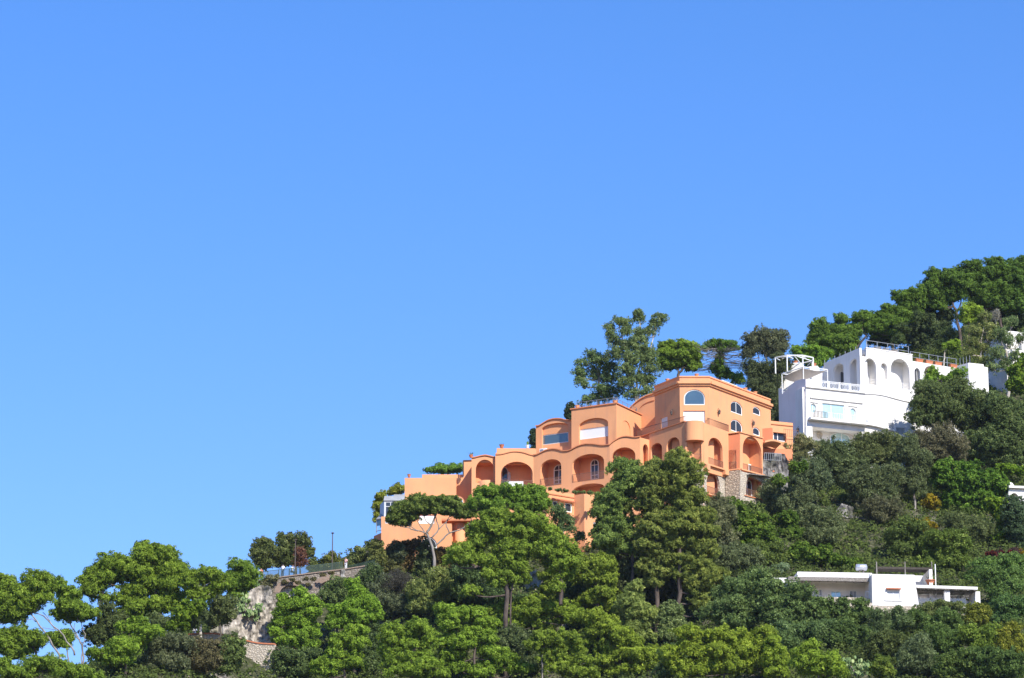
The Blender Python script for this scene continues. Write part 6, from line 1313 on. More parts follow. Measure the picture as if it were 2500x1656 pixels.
# prickly pears
def cactus(S, D, lobes, label, n=55):
    rg = np.random.default_rng(len(TREES) + 99); TREES.append(label); m = D / FPX / SCL[S]; vs = []; fs = []; vals = []
    cs = [P(*f[S](x, y), D) for x, y, _, _ in lobes]; low = min(cs, key=lambda c: c[2]); root = empty('prickly_pear', tuple(low), label, 'cactus')
    b = 0
    for (x, y, rx, ry), c in zip(lobes, cs):
        for k in range(n):
            q = c + rg.normal(size=3) * np.array([rx * m * .5, .5, ry * m * .5]); u_ = unit(rg.normal(size=3) * np.array([1, .5, .3]) + np.array([0, -.6, 0])); a = unit(np.cross(u_, rg.normal(size=3) * .5 + np.array([0, 0, 1]))); c2 = np.cross(u_, a); r = rg.uniform(.16, .27); v_ = rg.uniform(0, 1)
            for t in (-.035, .035):
                for j in range(8): an = 2 * math.pi * j / 8; vs.append(q + u_ * t + a * r * .68 * math.cos(an) + c2 * r * math.sin(an))
            fs += [tuple(b + j for j in range(8)), tuple(b + 8 + j for j in reversed(range(8)))] + [(b + j, b + (j + 1) % 8, b + 8 + (j + 1) % 8, b + 8 + j) for j in range(8)]; vals += [v_] * 10; b += 16
    me = bpy.data.meshes.new('pads'); me.from_pydata([tuple(v) for v in vs], [], fs); me.update(); at = me.attributes.new('v', 'FLOAT', 'FACE'); at.data.foreach_set('value', np.array(vals, np.float32))
    link('pads', me, M['l_cactus'], root)
    mb = MB()
    for c in cs: mb.tube([low - np.array([0, -.4, .8]), (low + c) / 2, c], [.14, .11, .08], 6)
    mb.build('stem', M['bark_gray'], root)
cactus('T', 443.5, [(150, 770, 60, 50), (130, 860, 40, 70), (190, 900, 30, 50)], 'prickly pear on the pale cliff, the left and larger clump')
cactus('T', 443.5, [(300, 850, 45, 50), (270, 930, 25, 50)], 'prickly pear on the pale cliff, the right clump', 45)
cactus('T', 453, [(270, 620, 35, 30), (290, 680, 35, 40)], 'prickly pear at the upper left corner of the terrace wall', 35)
cactus('K', 474, [(440, 1200, 35, 50), (470, 1290, 60, 60), (550, 1250, 30, 60), (620, 1320, 35, 30)], 'tall pale prickly pear on the shaded slope above the white villa', 45)
cactus('V', 406, [(700, 1060, 50, 50), (850, 1090, 90, 50), (820, 1150, 90, 50)], 'wide pale prickly pear at the bottom edge right of the bright pine', 60)
tree('hanging_scrub', 'olive', 'T', 455, [(330, 720, 50, 60), (380, 640, 50, 40), (430, 555, 60, 22)], 'grey scrub hanging from the left corner of the terrace wall', 'shrub', tint=(1.1, 1.0, 1.0), stem=False)
tree('hanging_scrub', 'olive', 'T', 455.3, [(560, 590, 60, 22), (640, 570, 60, 18), (700, 600, 50, 20), (780, 560, 60, 20), (860, 560, 60, 22), (800, 620, 40, 20), (950, 520, 60, 18), (1040, 500, 60, 18)], 'dry grey tufts growing on the face of the terrace wall', 'shrub', tint=(1.0, .85, .8), stem=False, depth=.35, jitD=.1, dens=.7, grow=.45, fill=False, ts=.45)
# ---- centre left front pines
tree('pine_tree', 'pine', 'N', 441, [(900, 190, 60, 45), (960, 250, 70, 45), (760, 270, 60, 45), (850, 320, 110, 55), (1040, 300, 90, 55), (1000, 400, 150, 75), (760, 390, 80, 60), (720, 480, 70, 60), (900, 480, 120, 60), (700, 590, 80, 55), (950, 600, 160, 65), (820, 680, 110, 50), (1000, 710, 100, 45)], 'bright yellow green pine in front of the left brick arch', group=GPC, tint=(.95, 1.1, .9), grow=.95)
tree('pine_tree', 'pine', 'N', 443, [(1420, 120, 75, 45), (1480, 200, 80, 55), (1560, 280, 90, 55), (1625, 320, 50, 60), (1480, 330, 120, 75), (1640, 440, 65, 60), (1300, 400, 120, 85), (1450, 450, 130, 75), (1250, 500, 90, 55)], 'bright pointed pine standing below the right brick arch', group=GPC, tint=(.95, 1.12, .9), grow=.95)
tree('pine_tree', 'pine', 'N', 433, [(1480, 560, 130, 45), (1350, 640, 130, 55), (1480, 700, 110, 55), (1280, 690, 90, 36), (1240, 800, 75, 60), (1450, 880, 110, 45), (1100, 900, 90, 55), (1150, 960, 100, 45), (1250, 900, 60, 40)], 'pine in layered flat tiers between the two bright pines at the bottom', group=GPC, tint=(1.0, 1.1, .9), grow=.95)
tree('pine_tree', 'pine', 'N', 430, [(1850, 560, 140, 55), (1750, 640, 100, 55), (1950, 620, 110, 55), (2070, 540, 100, 75), (2150, 640, 110, 65), (2000, 700, 140, 55), (1800, 740, 120, 55), (1900, 820, 150, 55), (2100, 800, 90, 45), (2150, 900, 170, 55), (1950, 960, 200, 60), (1800, 880, 90, 45), (2250, 980, 120, 50)], 'broad bright pine below the grey leafless bush at the bottom', group=GPC, tint=(.98, 1.05, .9), grow=.95)
tree('evergreen_oak', 'oak', 'N', 440, [(720, 900, 80, 70), (760, 830, 130, 80), (900, 850, 120, 80), (700, 960, 150, 60), (950, 960, 120, 60), (1050, 800, 100, 60)], 'very dark oak thicket under the bright pine, bottom centre left', tint=(0.84, 1.05, 0.98), stem=False)
tree('evergreen_oak', 'oak', 'N', 446, [(1700, 560, 90, 60), (1650, 650, 90, 80), (1600, 780, 80, 80), (1350, 800, 100, 80), (1580, 900, 110, 80)], 'dark thicket between the bright pines below the dead bush', tint=(0.84, 1.05, 0.98), stem=False)
tree('shrub', 'bright', 'N', 436, [(760, 950, 60, 26), (820, 975, 50, 20)], 'small bright shrub in the dark thicket at the bottom', 'shrub', stem=False, tint=(1.1, 1.2, .8))
# ---- centre front pines
tree('pine_tree', 'pine', 'Q', 436, [(300, 310, 75, 45), (400, 360, 95, 55), (560, 345, 70, 50), (640, 430, 75, 50), (350, 440, 100, 55), (520, 510, 110, 55), (620, 540, 75, 45), (430, 600, 120, 55), (340, 700, 100, 45), (690, 680, 110, 55), (820, 730, 105, 50), (940, 800, 110, 45), (600, 830, 120, 45), (420, 790, 80, 45), (250, 600, 60, 50)], 'pine falling in steps to the right at the bottom centre', group=GPC, tint=(.98, 1.08, .9))
tree('pine_tree', 'pine', 'Q', 444, [(700, 320, 110, 50), (840, 265, 90, 45), (1000, 260, 105, 50), (950, 350, 120, 60), (1120, 300, 110, 50), (1060, 430, 120, 50), (860, 440, 110, 45), (1290, 320, 110, 60), (1400, 380, 130, 50), (700, 400, 80, 50)], 'wide pine band across the slope under the big central pine', group=GPC, tint=(1.0, 1.02, .9))
tree('pine_tree', 'pine', 'Q', 434, [(1120, 560, 150, 55), (1280, 560, 120, 60), (1050, 600, 90, 50), (1350, 620, 110, 50), (1200, 700, 80, 50), (1430, 740, 100, 45), (1240, 790, 120, 45), (1420, 830, 130, 36)], 'pine with a pale visible trunk at the bottom centre', group=GPC, trunks=[[(1095, 790), (1095, 690), (1110, 590)], ([(1250, 760), (1255, 650)], .7)], tint=(1.02, 1.02, .95), bark='bark_gray', tr=.13)
tree('pine_tree', 'pine', 'Q', 438, [(1520, 380, 120, 55), (1610, 440, 110, 60), (1530, 500, 80, 36), (1700, 520, 120, 65), (1650, 620, 120, 55), (1800, 580, 100, 70), (1750, 700, 130, 55), (1880, 700, 110, 70), (1950, 780, 100, 60), (1780, 820, 150, 50), (1620, 740, 90, 50), (1980, 680, 70, 60)], 'tall bright pine slope left of the tall dark conifers, bottom', group=GPC, tint=(1.08, 1.05, .9))
tree('pine_tree', 'pine', 'Q', 447, [(1540, 210, 130, 45), (1620, 270, 80, 50), (1490, 250, 100, 45)], 'small flat topped pine above the bright slope pine', group=GPC, tint=(1.1, 1.05, .9))
tree('evergreen_oak', 'oak', 'Q', 447, [(860, 560, 120, 90), (760, 600, 80, 80), (930, 640, 80, 80), (1000, 760, 110, 60), (1500, 600, 90, 70), (1560, 760, 110, 80)], 'dark hollow thicket between the bottom centre pines', tint=(0.84, 0.98, 1.05), stem=False)
# ---- big central pine
tree('pine_tree', 'pine', 'G', 446, [(640, 85, 110, 50), (760, 65, 110, 45), (590, 165, 120, 50), (880, 105, 65, 60), (900, 190, 85, 60), (1020, 95, 75, 60), (1040, 190, 75, 85), (720, 190, 100, 45), (520, 210, 60, 36)], 'dark crowned pine directly in front of the arched loggias', group=GPC, tint=(.8, .95, .9), trunk=[(790, 620), (780, 400), (780, 180)])
tree('pine_tree', 'pine', 'G', 441, [(680, 280, 120, 50), (600, 360, 110, 50), (850, 300, 140, 60), (980, 330, 130, 70), (720, 400, 100, 60), (560, 480, 100, 45), (400, 550, 100, 50), (350, 620, 75, 40), (920, 440, 130, 70), (1080, 420, 110, 70), (1180, 480, 110, 70), (900, 560, 130, 50), (1080, 560, 130, 60), (780, 520, 110, 60), (700, 810, 80, 40), (880, 790, 80, 40), (770, 750, 90, 50), (1210, 700, 90, 50), (1190, 850, 60, 40), (760, 600, 110, 45), (840, 630, 90, 40), (560, 420, 90, 45), (1260, 560, 100, 70), (650, 640, 65, 45), (660, 740, 80, 40), (880, 690, 100, 45), (1280, 650, 100, 50), (480, 880, 70, 40), (470, 620, 90, 50), (720, 300, 80, 60)], 'biggest central pine with layered light green tiers below the orange house', group=GPC, tint=(.98, 1.02, .95), trunks=[[(775, 900), (775, 720), (760, 480), (800, 340)], ([(1218, 980), (1215, 760), (1180, 540)], .8), ([(820, 890), (900, 760), (940, 600)], .4), ([(500, 660), (620, 690), (750, 720)], .3)], tr=.34)
tree('green_shrub', 'euc', 'G', 450, [(1200, 240, 55, 45), (1215, 310, 85, 50), (1250, 370, 75, 45), (1370, 440, 40, 30)], 'blue green shrub in front of the small square windows of the lower wing', 'shrub', tint=(.8, .95, .85), dens=1.4)
tree('pine_tree', 'pine', 'G', 446, [(1450, 640, 110, 45), (1550, 700, 110, 70), (1450, 780, 130, 60), (1380, 700, 70, 45), (1530, 620, 50, 40), (1560, 900, 120, 45), (1480, 950, 90, 45), (1600, 800, 70, 50)], 'yellowish pine between the big central pine and the dark conifers', group=GPC, tint=(1.0, .98, .95))
tree('pine_tree', 'pine', 'G', 450, [(1100, 760, 75, 36), (1130, 870, 85, 45), (1110, 930, 60, 30)], 'little pine in front of the pale rocks in the centre', group=GPC, tint=(.95, .95, .95), tr=.1)
tree('evergreen_oak', 'oak', 'G', 457, [(450, 760, 120, 90), (480, 900, 120, 90), (620, 930, 130, 70), (360, 860, 70, 120), (800, 960, 120, 50), (950, 960, 120, 50), (520, 660, 90, 60), (1330, 900, 90, 90), (1320, 780, 80, 70)], 'dark shaded thicket under the big central pine', tint=(0.77, 1.05, 1.05), stem=False)  # mass of shade under the pine, built as oaks in a darkened tint
tree('pine_tree', 'pine', 'A', 497, [(620, 590, 90, 24), (730, 570, 110, 30), (850, 570, 100, 32)], 'low green pine top behind the flat roof of the orange house, left', tint=(.8, 1.0, 1.1), group=GPU)
tree('pine_tree', 'pine', 'A', 482, [(290, 765, 60, 32), (240, 790, 50, 20), (120, 850, 45, 50), (100, 950, 45, 45), (85, 1050, 24, 50), (150, 930, 40, 60)], 'olive green pine behind the glass conservatory', tint=(1.2, 1.0, 1.0))
# umbrella pine
tree('umbrella_pine', 'stone', 'A', 457.5, [(350, 935, 95, 45), (450, 900, 100, 46), (560, 895, 110, 46), (680, 900, 110, 46), (800, 905, 90, 44), (880, 940, 60, 40), (270, 990, 70, 45), (250, 1050, 70, 36), (360, 1020, 100, 45), (470, 990, 90, 40), (600, 970, 90, 36), (720, 970, 90, 40), (830, 980, 80, 45), (950, 1020, 70, 36), (330, 1090, 60, 24), (620, 930, 120, 55), (520, 940, 120, 55), (740, 945, 120, 50), (400, 960, 110, 50), (860, 985, 80, 45), (300, 1040, 90, 45), (210, 1060, 40, 24), (300, 1085, 60, 24), (400, 1050, 70, 30), (450, 860, 90, 30), (620, 860, 110, 30), (780, 870, 90, 30)], 'umbrella pine with a flat crown and forked trunk in front of the orange wall', tint=(1, 1, 1), tr=.27, bark='bark_gray', limbs=False, dens=1.2, grow=1.12,
     trunks=[[(632, 1560), (625, 1420), (600, 1290), (555, 1185)], ([(555, 1185), (600, 1110), (650, 1000), (700, 940)], .6), ([(555, 1185), (470, 1160), (395, 1135), (420, 1050), (470, 960)], .32), ([(640, 1300), (700, 1250), (775, 1180), (880, 1150), (980, 1070), (960, 1010)], .4), ([(600, 1230), (668, 1150), (650, 1060), (620, 980)], .36), ([(775, 1185), (740, 1090), (790, 1000)], .3), ([(540, 1180), (480, 1090), (430, 1000)], .26), ([(395, 1135), (320, 1120), (270, 1060)], .22), ([(600, 1110), (540, 1050), (520, 960)], .26), ([(668, 1150), (760, 1060), (850, 1000)], .24), ([(470, 1165), (380, 1100), (330, 1060)], .2)])
# ---- tall dark conifers
GCO = 'tall conifers in front of the orange house'
tree('tall_conifer', 'fir', 'H', 447, [(200, 125, 85, 50), (260, 200, 95, 70), (150, 290, 80, 50), (115, 350, 95, 50), (250, 275, 100, 60), (100, 430, 105, 50), (150, 510, 105, 55), (200, 600, 120, 55), (90, 640, 80, 55), (220, 700, 90, 45), (60, 560, 60, 50), (60, 380, 40, 40)], 'tall drooping conifer nearest the arched loggias, leftmost of three', group=GCO, trunk=[(268, 930), (262, 500), (235, 200), (215, 110)], tint=(.95, 1.1, 1.05), tr=.26, grow=1.14, bark='bark')
tree('tall_conifer', 'fir', 'H', 445, [(430, 120, 65, 45), (430, 215, 85, 70), (400, 310, 90, 50), (385, 400, 110, 50), (425, 490, 100, 50), (385, 560, 80, 45), (460, 600, 100, 50), (430, 700, 80, 45), (380, 820, 85, 45), (350, 660, 60, 45), (480, 740, 60, 50), (500, 500, 50, 50), (440, 850, 80, 45), (420, 930, 55, 36), (430, 1150, 60, 60)], 'tall drooping conifer with a long bare lower trunk, middle of three', group=GCO, trunk=[(432, 1400), (428, 900), (415, 600), (430, 300), (430, 130)], tint=(1.0, 1.0, .95), tr=.34, grow=1.14, bark='bark')
tree('tall_conifer', 'fir', 'H', 444, [(580, 50, 60, 42), (560, 110, 80, 50), (660, 130, 90, 50), (560, 190, 95, 50), (640, 215, 100, 50), (560, 290, 80, 50), (690, 350, 90, 60), (620, 400, 80, 40), (600, 460, 90, 36), (730, 480, 100, 55), (640, 550, 110, 50), (760, 570, 75, 50), (640, 650, 100, 50), (740, 700, 90, 60), (600, 760, 90, 45), (700, 800, 100, 50), (800, 870, 80, 70), (720, 930, 110, 50), (560, 560, 70, 50), (540, 660, 60, 50), (620, 860, 80, 45), (770, 1010, 100, 50), (740, 1090, 70, 40)], 'tallest drooping conifer overlapping the stone base, rightmost of three', group=GCO, trunk=[(590, 1190), (588, 900), (598, 600), (598, 250), (585, 80)], tint=(1.02, 1.02, .9), tr=.36, grow=1.14, bark='bark')
tree('young_conifer', 'fir', 'H', 440, [(270, 960, 50, 55), (260, 1060, 80, 70), (320, 1140, 85, 75), (285, 1230, 80, 55), (330, 1300, 70, 45), (200, 1120, 60, 60)], 'young soft green conifer at the foot of the tall ones', tint=(1.1, 1.15, 1.2))
tree('rounded_shrub', 'oak', 'H', 441, [(540, 1130, 65, 60), (560, 1200, 60, 50), (510, 1270, 70, 60), (480, 1180, 50, 60)], 'blue green rounded shrub between the conifer trunks', 'shrub', tint=(1.5, 1.7, 1.7))
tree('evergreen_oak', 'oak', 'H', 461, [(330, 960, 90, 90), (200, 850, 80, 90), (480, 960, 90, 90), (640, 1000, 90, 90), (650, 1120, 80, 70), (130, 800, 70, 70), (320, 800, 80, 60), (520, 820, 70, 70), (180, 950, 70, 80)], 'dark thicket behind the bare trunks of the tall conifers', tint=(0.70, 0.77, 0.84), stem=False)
tree('pine_tree', 'pine', 'H', 411, [(620, 1265, 85, 42), (720, 1300, 120, 45), (880, 1300, 120, 50), (1000, 1300, 95, 42), (1180, 1275, 75, 42), (700, 1400, 120, 50), (860, 1400, 120, 50), (1030, 1400, 120, 60), (1180, 1370, 100, 60), (600, 1500, 90, 45), (800, 1500, 110, 50), (980, 1500, 100, 50), (1160, 1480, 100, 50), (1270, 1450, 70, 50), (510, 1410, 55, 55), (680, 1530, 90, 40)], 'broad yellow green pine crown at the bottom edge right of centre', group=GPC, tint=(1.15, 1.1, .9))
tree('evergreen_oak', 'oak', 'H', 417, [(560, 1440, 80, 90), (1330, 1350, 60, 90), (470, 1540, 60, 50)], 'dark gap shrub beside the broad yellow green crown', tint=(0.84, 1.12, 0.98), stem=False)
# ---- olives and vines right of the conifers
tree('olive_tree', 'olive', 'H', 455, [(830, 380, 55, 65), (895, 450, 65, 75), (860, 540, 60, 65), (900, 640, 85, 75), (880, 740, 75, 65), (840, 460, 40, 60)], 'tall grey olive leaning against the stone base', tint=(.95, .95, .95), group='olive trees on the slope')
tree('olive_tree', 'olive', 'H', 452, [(960, 740, 85, 75), (1030, 790, 90, 60), (920, 820, 80, 60), (1080, 740, 70, 60)], 'low grey olive under the climbing vine', tint=(.85, .95, .9), group='olive trees on the slope')
tree('climbing_vine', 'bright', 'H', 456, [(940, 375, 45, 36), (1000, 400, 50, 36), (1090, 500, 110, 55), (1040, 580, 95, 70), (1150, 590, 95, 70), (1100, 680, 105, 60), (1200, 670, 90, 60), (1170, 760, 80, 45), (1010, 480, 50, 50), (970, 420, 60, 40)], 'bright green vine covering the slope below the stone tower', 'vine', stem=False, tint=(1, 1, 1))
tree('dark_shrub', 'oak', 'H', 459, [(1090, 410, 60, 40), (1120, 450, 60, 40), (1060, 440, 50, 40)], 'dark shrub right below the stone base corner', 'shrub', tint=(0.90, 1.10, 0.80), stem=False)
tree('leafy_shrub', 'oak', 'H', 432, [(900, 1000, 75, 55), (1000, 950, 110, 60), (1130, 880, 95, 55), (1130, 980, 120, 60), (960, 1080, 120, 60), (1100, 1090, 130, 70), (850, 1130, 100, 60), (1000, 1190, 140, 50)], 'large dark glossy shrub left of the white villa', 'shrub', tint=(1.15, 1.45, 1.3))
tree('leafy_shrub', 'oak', 'H', 430, [(1250, 1060, 120, 70), (1280, 1160, 110, 60), (1400, 1000, 100, 70), (1450, 1120, 100, 80), (1240, 960, 80, 60), (1350, 1240, 110, 60), (1480, 1240, 90, 70)], 'dark shrub in front of the left end of the white villa', 'shrub', tint=(1.0, 1.3, 1.15))
# ---- right slope, under the white house
GO_ = 'olive trees on the slope'
tree('olive_tree', 'olive', 'M', 474, [(1230, 380, 100, 70), (1330, 470, 110, 80), (1430, 360, 90, 60), (1400, 300, 60, 40), (1250, 480, 60, 70)], 'grey green olive beside the rock right of the orange house', tint=(1.05, 1.0, .9), group=GO_, grow=1.12, stem=False)
tree('olive_tree', 'olive', 'M', 469, [(1500, 600, 110, 85), (1560, 720, 105, 80), (1400, 690, 100, 80), (1300, 600, 70, 70)], 'blue grey olive lower on the slope below the rock', tint=(.8, .95, .95), group=GO_, grow=1.12, stem=False)
tree('olive_tree', 'olive', 'M', 479, [(1580, 380, 90, 60), (1650, 460, 105, 80), (1800, 430, 100, 80), (1750, 590, 110, 90), (1880, 560, 110, 90), (1700, 360, 80, 50)], 'dark olive directly below the white balcony', tint=(.72, .85, .7), group=GO_, grow=1.12, stem=False)
tree('olive_tree', 'olive', 'M', 480, [(2050, 320, 100, 75), (2180, 300, 100, 60), (2080, 460, 120, 90), (2230, 480, 120, 90), (2280, 350, 80, 70), (1960, 400, 80, 70)], 'olive green tree in front of the lower right corner of the white house', tint=(.85, .92, .7), group=GO_, grow=1.12, stem=False)
tree('olive_tree', 'olive', 'M', 472, [(1900, 700, 110, 75), (2040, 660, 105, 85), (2000, 830, 110, 80), (2180, 760, 110, 80), (2200, 880, 100, 80), (2260, 640, 90, 80)], 'shaded olive in the middle of the right slope', tint=(.75, .85, .75), group=GO_, grow=1.12, stem=False)
tree('olive_tree', 'olive', 'M', 469, [(2080, 950, 120, 70), (2230, 970, 110, 70), (2150, 1040, 90, 50)], 'grey brown olive above the pale prickly pear', tint=(.85, .8, .85), group=GO_, grow=1.12, stem=False)
tree('olive_tree', 'olive', 'M', 463, [(1100, 830, 95, 70), (1200, 930, 105, 75), (1340, 870, 95, 80), (1440, 850, 75, 75), (1130, 740, 60, 60)], 'olive in front of the cliff next to the stone base', tint=(.85, .95, .9), group=GO_, grow=1.12, stem=False)
tree('olive_tree', 'olive', 'M', 464, [(1450, 1040, 110, 90), (1600, 1080, 105, 95), (1650, 1220, 110, 80), (1500, 1240, 105, 80), (1380, 1140, 70, 80), (1720, 1130, 60, 80)], 'rounded grey olive on the lower slope above the villa terrace', tint=(.9, 1.0, .9), group=GO_, grow=1.12, stem=False)
tree('climbing_vine', 'bright', 'M', 465, [(1260, 1080, 100, 80), (1300, 1200, 90, 80), (1190, 700, 50, 50), (1340, 570, 50, 40), (1420, 560, 40, 30)], 'bright vine climbing between the olives below the rock', 'vine', stem=False, tint=(.8, .85, .9))
tree('green_shrub', 'bright', 'M', 457, [(1350, 1420, 110, 60), (1490, 1410, 100, 65), (1610, 1390, 100, 60), (1750, 1470, 100, 42), (1880, 1480, 90, 36), (1400, 1330, 70, 50)], 'bright green shrub bank just above the left end of the white villa', 'shrub', stem=False, tint=(.85, .9, .9))
tree('green_shrub', 'oak', 'M', 455, [(1100, 1420, 110, 60), (980, 1440, 110, 70), (1220, 1440, 90, 60), (1000, 1350, 100, 60), (1180, 1340, 80, 60)], 'dark green shrub bank left of the villa roof', 'shrub', stem=False, tint=(1.1, 1.3, .9))
tree('grey_succulent', 'euc', 'M', 452, [(1180, 1540, 60, 30), (1230, 1520, 40, 24)], 'pale grey spiky plant just left of the white villa roof', 'shrub', stem=False, tint=(1.1, 1.2, 1.5))
# big oaks right
GOK = 'large oaks right of the white house'
tree('evergreen_oak', 'oak', 'K', 485, [(880, 220, 75, 60), (960, 260, 95, 80), (900, 320, 105, 80), (880, 420, 105, 60), (1000, 370, 110, 80), (830, 400, 50, 40)], 'dark oak pressed against the white wall, leftmost big oak', group=GOK, tint=(0.90, 1.05, 1.00))
tree('evergreen_oak', 'oak', 'K', 488, [(1050, 240, 120, 80), (1190, 300, 120, 95), (1120, 400, 110, 80), (1260, 400, 100, 90), (1200, 470, 100, 60), (1120, 180, 80, 40)], 'dark oak with a rounded top in front of the far white block, middle big oak', group=GOK, tint=(0.95, 1.10, 1.05))
tree('evergreen_oak', 'oak', 'K', 486, [(1400, 350, 110, 95), (1450, 480, 110, 100), (1380, 590, 120, 85), (1500, 640, 100, 90), (1280, 570, 110, 75), (1250, 650, 90, 60), (1540, 440, 80, 90), (1480, 740, 80, 60), (1330, 700, 80, 50)], 'biggest dark oak with a visible trunk at the right', group=GOK, tint=(0.95, 1.15, 1.10))
tree('pine_tree', 'pine', 'K', 488, [(930, 120, 55, 45), (920, 180, 50, 45), (1110, 110, 65, 36), (1050, 150, 45, 30)], 'bright pine top poking out above the leftmost big oak', tint=(.9, 1.05, 1.0), group=GPU)
tree('dead_bush', 'olive', 'K', 481, [(870, 560, 90, 60), (980, 520, 90, 55), (1050, 600, 100, 70), (960, 660, 90, 70), (1090, 680, 70, 40)], 'hazy grey tree below the leftmost big oak', tint=(.85, .75, .85), group=GO_)
tree('olive_tree', 'olive', 'K', 476, [(780, 690, 80, 70), (820, 800, 80, 65), (780, 900, 80, 65), (860, 720, 60, 70), (760, 600, 70, 60)], 'slender olive left of the bright broadleaf tree', tint=(.75, .85, .75), group=GO_)
tree('broadleaf_tree', 'bright', 'K', 479, [(1020, 760, 80, 50), (1150, 770, 110, 55), (1050, 850, 120, 70), (1200, 870, 130, 80), (1330, 860, 100, 70), (1130, 970, 130, 60), (1280, 970, 110, 70), (1400, 910, 65, 60), (1060, 1030, 85, 45), (1200, 1050, 110, 45)], 'bright green broadleaf tree on the right slope', tint=(.85, 1.0, .95))
tree('yellow_shrub', 'bright', 'K', 468, [(900, 1170, 80, 50), (840, 1160, 50, 40), (920, 1010, 50, 50), (930, 1240, 50, 40)], 'yellowish shrub in the middle of the right slope', 'shrub', stem=False, tint=(1.9, 1.0, .6))
tree('scrub_bush', 'oak', 'K', 467, [(700, 1240, 100, 70), (780, 1180, 90, 70), (860, 1320, 100, 70), (720, 1340, 90, 60)], 'dark scrub right of the pale prickly pear', 'shrub', GSL, tint=(.9, 1.1, .8), stem=False)
tree('scrub_bush', 'oak', 'K', 466, [(980, 1270, 120, 65), (1000, 1370, 120, 70), (1100, 1290, 100, 75), (1090, 1420, 100, 60), (940, 1450, 90, 40), (850, 1420, 80, 40)], 'green scrub on the slope straight above the villa roof pergola', 'shrub', GSL, tint=(1.0, 1.25, .7), stem=False)
tree('scrub_bush', 'olive', 'K', 470, [(1150, 1190, 110, 70), (1250, 1190, 95, 75), (1050, 1130, 90, 50), (1200, 1280, 80, 50)], 'greyish scrub below the bright broadleaf tree', 'shrub', GSL, tint=(.75, .85, .65), stem=False)
tree('climbing_vine', 'bright', 'K', 473, [(1400, 1030, 60, 50), (1420, 1110, 50, 50), (1420, 1250, 75, 50), (1450, 760, 60, 26), (1520, 780, 60, 26), (1350, 1010, 50, 40)], 'yellow green vine beside the small white porch', 'vine', stem=False, tint=(1.1, 1.15, .8))
tree('dark_gap_tree', 'oak', 'K', 471, [(1500, 1020, 55, 60), (1500, 1110, 65, 80), (1510, 1210, 60, 70), (1540, 1290, 45, 40)], 'dark gap built as a near black tree at the right edge below the white porch', tint=(0.56, 0.77, 0.98))  # dark void in the greenery, built as foliage with its shade in the tint
tree('flowering_creeper', 'red', 'I', 458, [(320, 1220, 28, 20), (380, 1210, 40, 30), (430, 1270, 26, 60), (440, 1350, 18, 20), (520, 1200, 60, 20), (620, 1200, 60, 20)], 'crimson flowering creeper hanging over a terrace at the right edge', 'creeper', stem=False, tint=(1.1, 1, 1), grow=.7, fill=False, dens=1, ts=.5)
tree('flowering_creeper', 'rust', 'I', 464, [(500, 1280, 90, 70), (620, 1270, 80, 70), (680, 1230, 60, 50)], 'dull brownish creeper behind the crimson one at the right edge', 'creeper', stem=False, tint=(.5, .6, .8), dens=2)
tree('flowering_creeper', 'bright', 'I', 463, [(740, 1240, 50, 50), (770, 1300, 40, 40)], 'yellow creeper at the extreme right edge beside the crimson one', 'creeper', stem=False, tint=(2.4, 1.1, .5))
tree('leafy_shrub', 'oak', 'K', 455, [(1300, 1440, 90, 50), (1420, 1430, 100, 55), (1510, 1430, 80, 60), (1340, 1530, 100, 50), (1480, 1540, 100, 50), (1240, 1520, 60, 50)], 'green shrub bank under the crimson creeper', 'shrub', tint=(1.0, 1.45, 1.0), stem=False)
# shrubs around and below the villa
tree('leafy_shrub', 'oak', 'V', 430, [(420, 520, 100, 60), (540, 520, 95, 50), (640, 590, 105, 70), (480, 630, 110, 70), (330, 470, 60, 40)], 'dark shrub in front of the left wing windows of the villa', 'shrub', tint=(.95, 1.25, 1.0), grow=0.88)
tree('leafy_shrub', 'oak', 'V', 430, [(830, 530, 75, 60), (780, 640, 100, 70), (900, 620, 95, 70), (720, 700, 80, 60), (690, 520, 60, 50)], 'dark shrub before the stone base left of the central white block', 'shrub', tint=(.95, 1.25, 1.0), grow=0.85)
tree('leafy_shrub', 'oak', 'V', 424, [(110, 790, 120, 80), (270, 800, 110, 75), (430, 780, 100, 70), (400, 880, 105, 65), (560, 740, 80, 60)], 'dark green shrub mass two tiers below the villa, left', 'shrub', tint=(.9, 1.2, 1.15))
tree('leafy_shrub', 'oak', 'V', 423, [(600, 870, 90, 70), (720, 770, 105, 75), (750, 870, 100, 70), (850, 800, 90, 60), (820, 930, 80, 60)], 'dark green shrub mass two tiers below the villa, centre', 'shrub', tint=(.75, 1.0, .8))
tree('leafy_shrub', 'olive', 'V', 428, [(1000, 640, 90, 60), (1180, 630, 80, 55), (1100, 740, 110, 70), (1230, 700, 80, 60), (1000, 790, 100, 70)], 'grey green shrub below the stone base of the central white block', 'shrub', tint=(.7, .9, .7))
tree('leafy_shrub', 'olive', 'V', 432, [(1440, 560, 110, 50), (1600, 535, 120, 50), (1740, 560, 90, 45), (1480, 650, 110, 65)], 'brown green shrub hiding the foot of the right porch', 'shrub', tint=(.8, .9, .6), grow=0.8)
tree('leafy_shrub', 'oak', 'V', 430, [(1640, 640, 110, 65), (1350, 650, 85, 60), (1700, 720, 100, 60), (1500, 750, 110, 60), (1580, 700, 90, 60)], 'dark shrub below the right porch', 'shrub', tint=(.85, 1.15, .85))
tree('grey_bush', 'olive', 'V', 410, [(1400, 890, 85, 65), (1350, 980, 120, 80), (1450, 1030, 100, 80), (1400, 1120, 140, 60), (1290, 1080, 80, 60)], 'tall soft grey green bush at the bottom right', 'shrub', tint=(.85, 1.0, .9), dens=1.2)
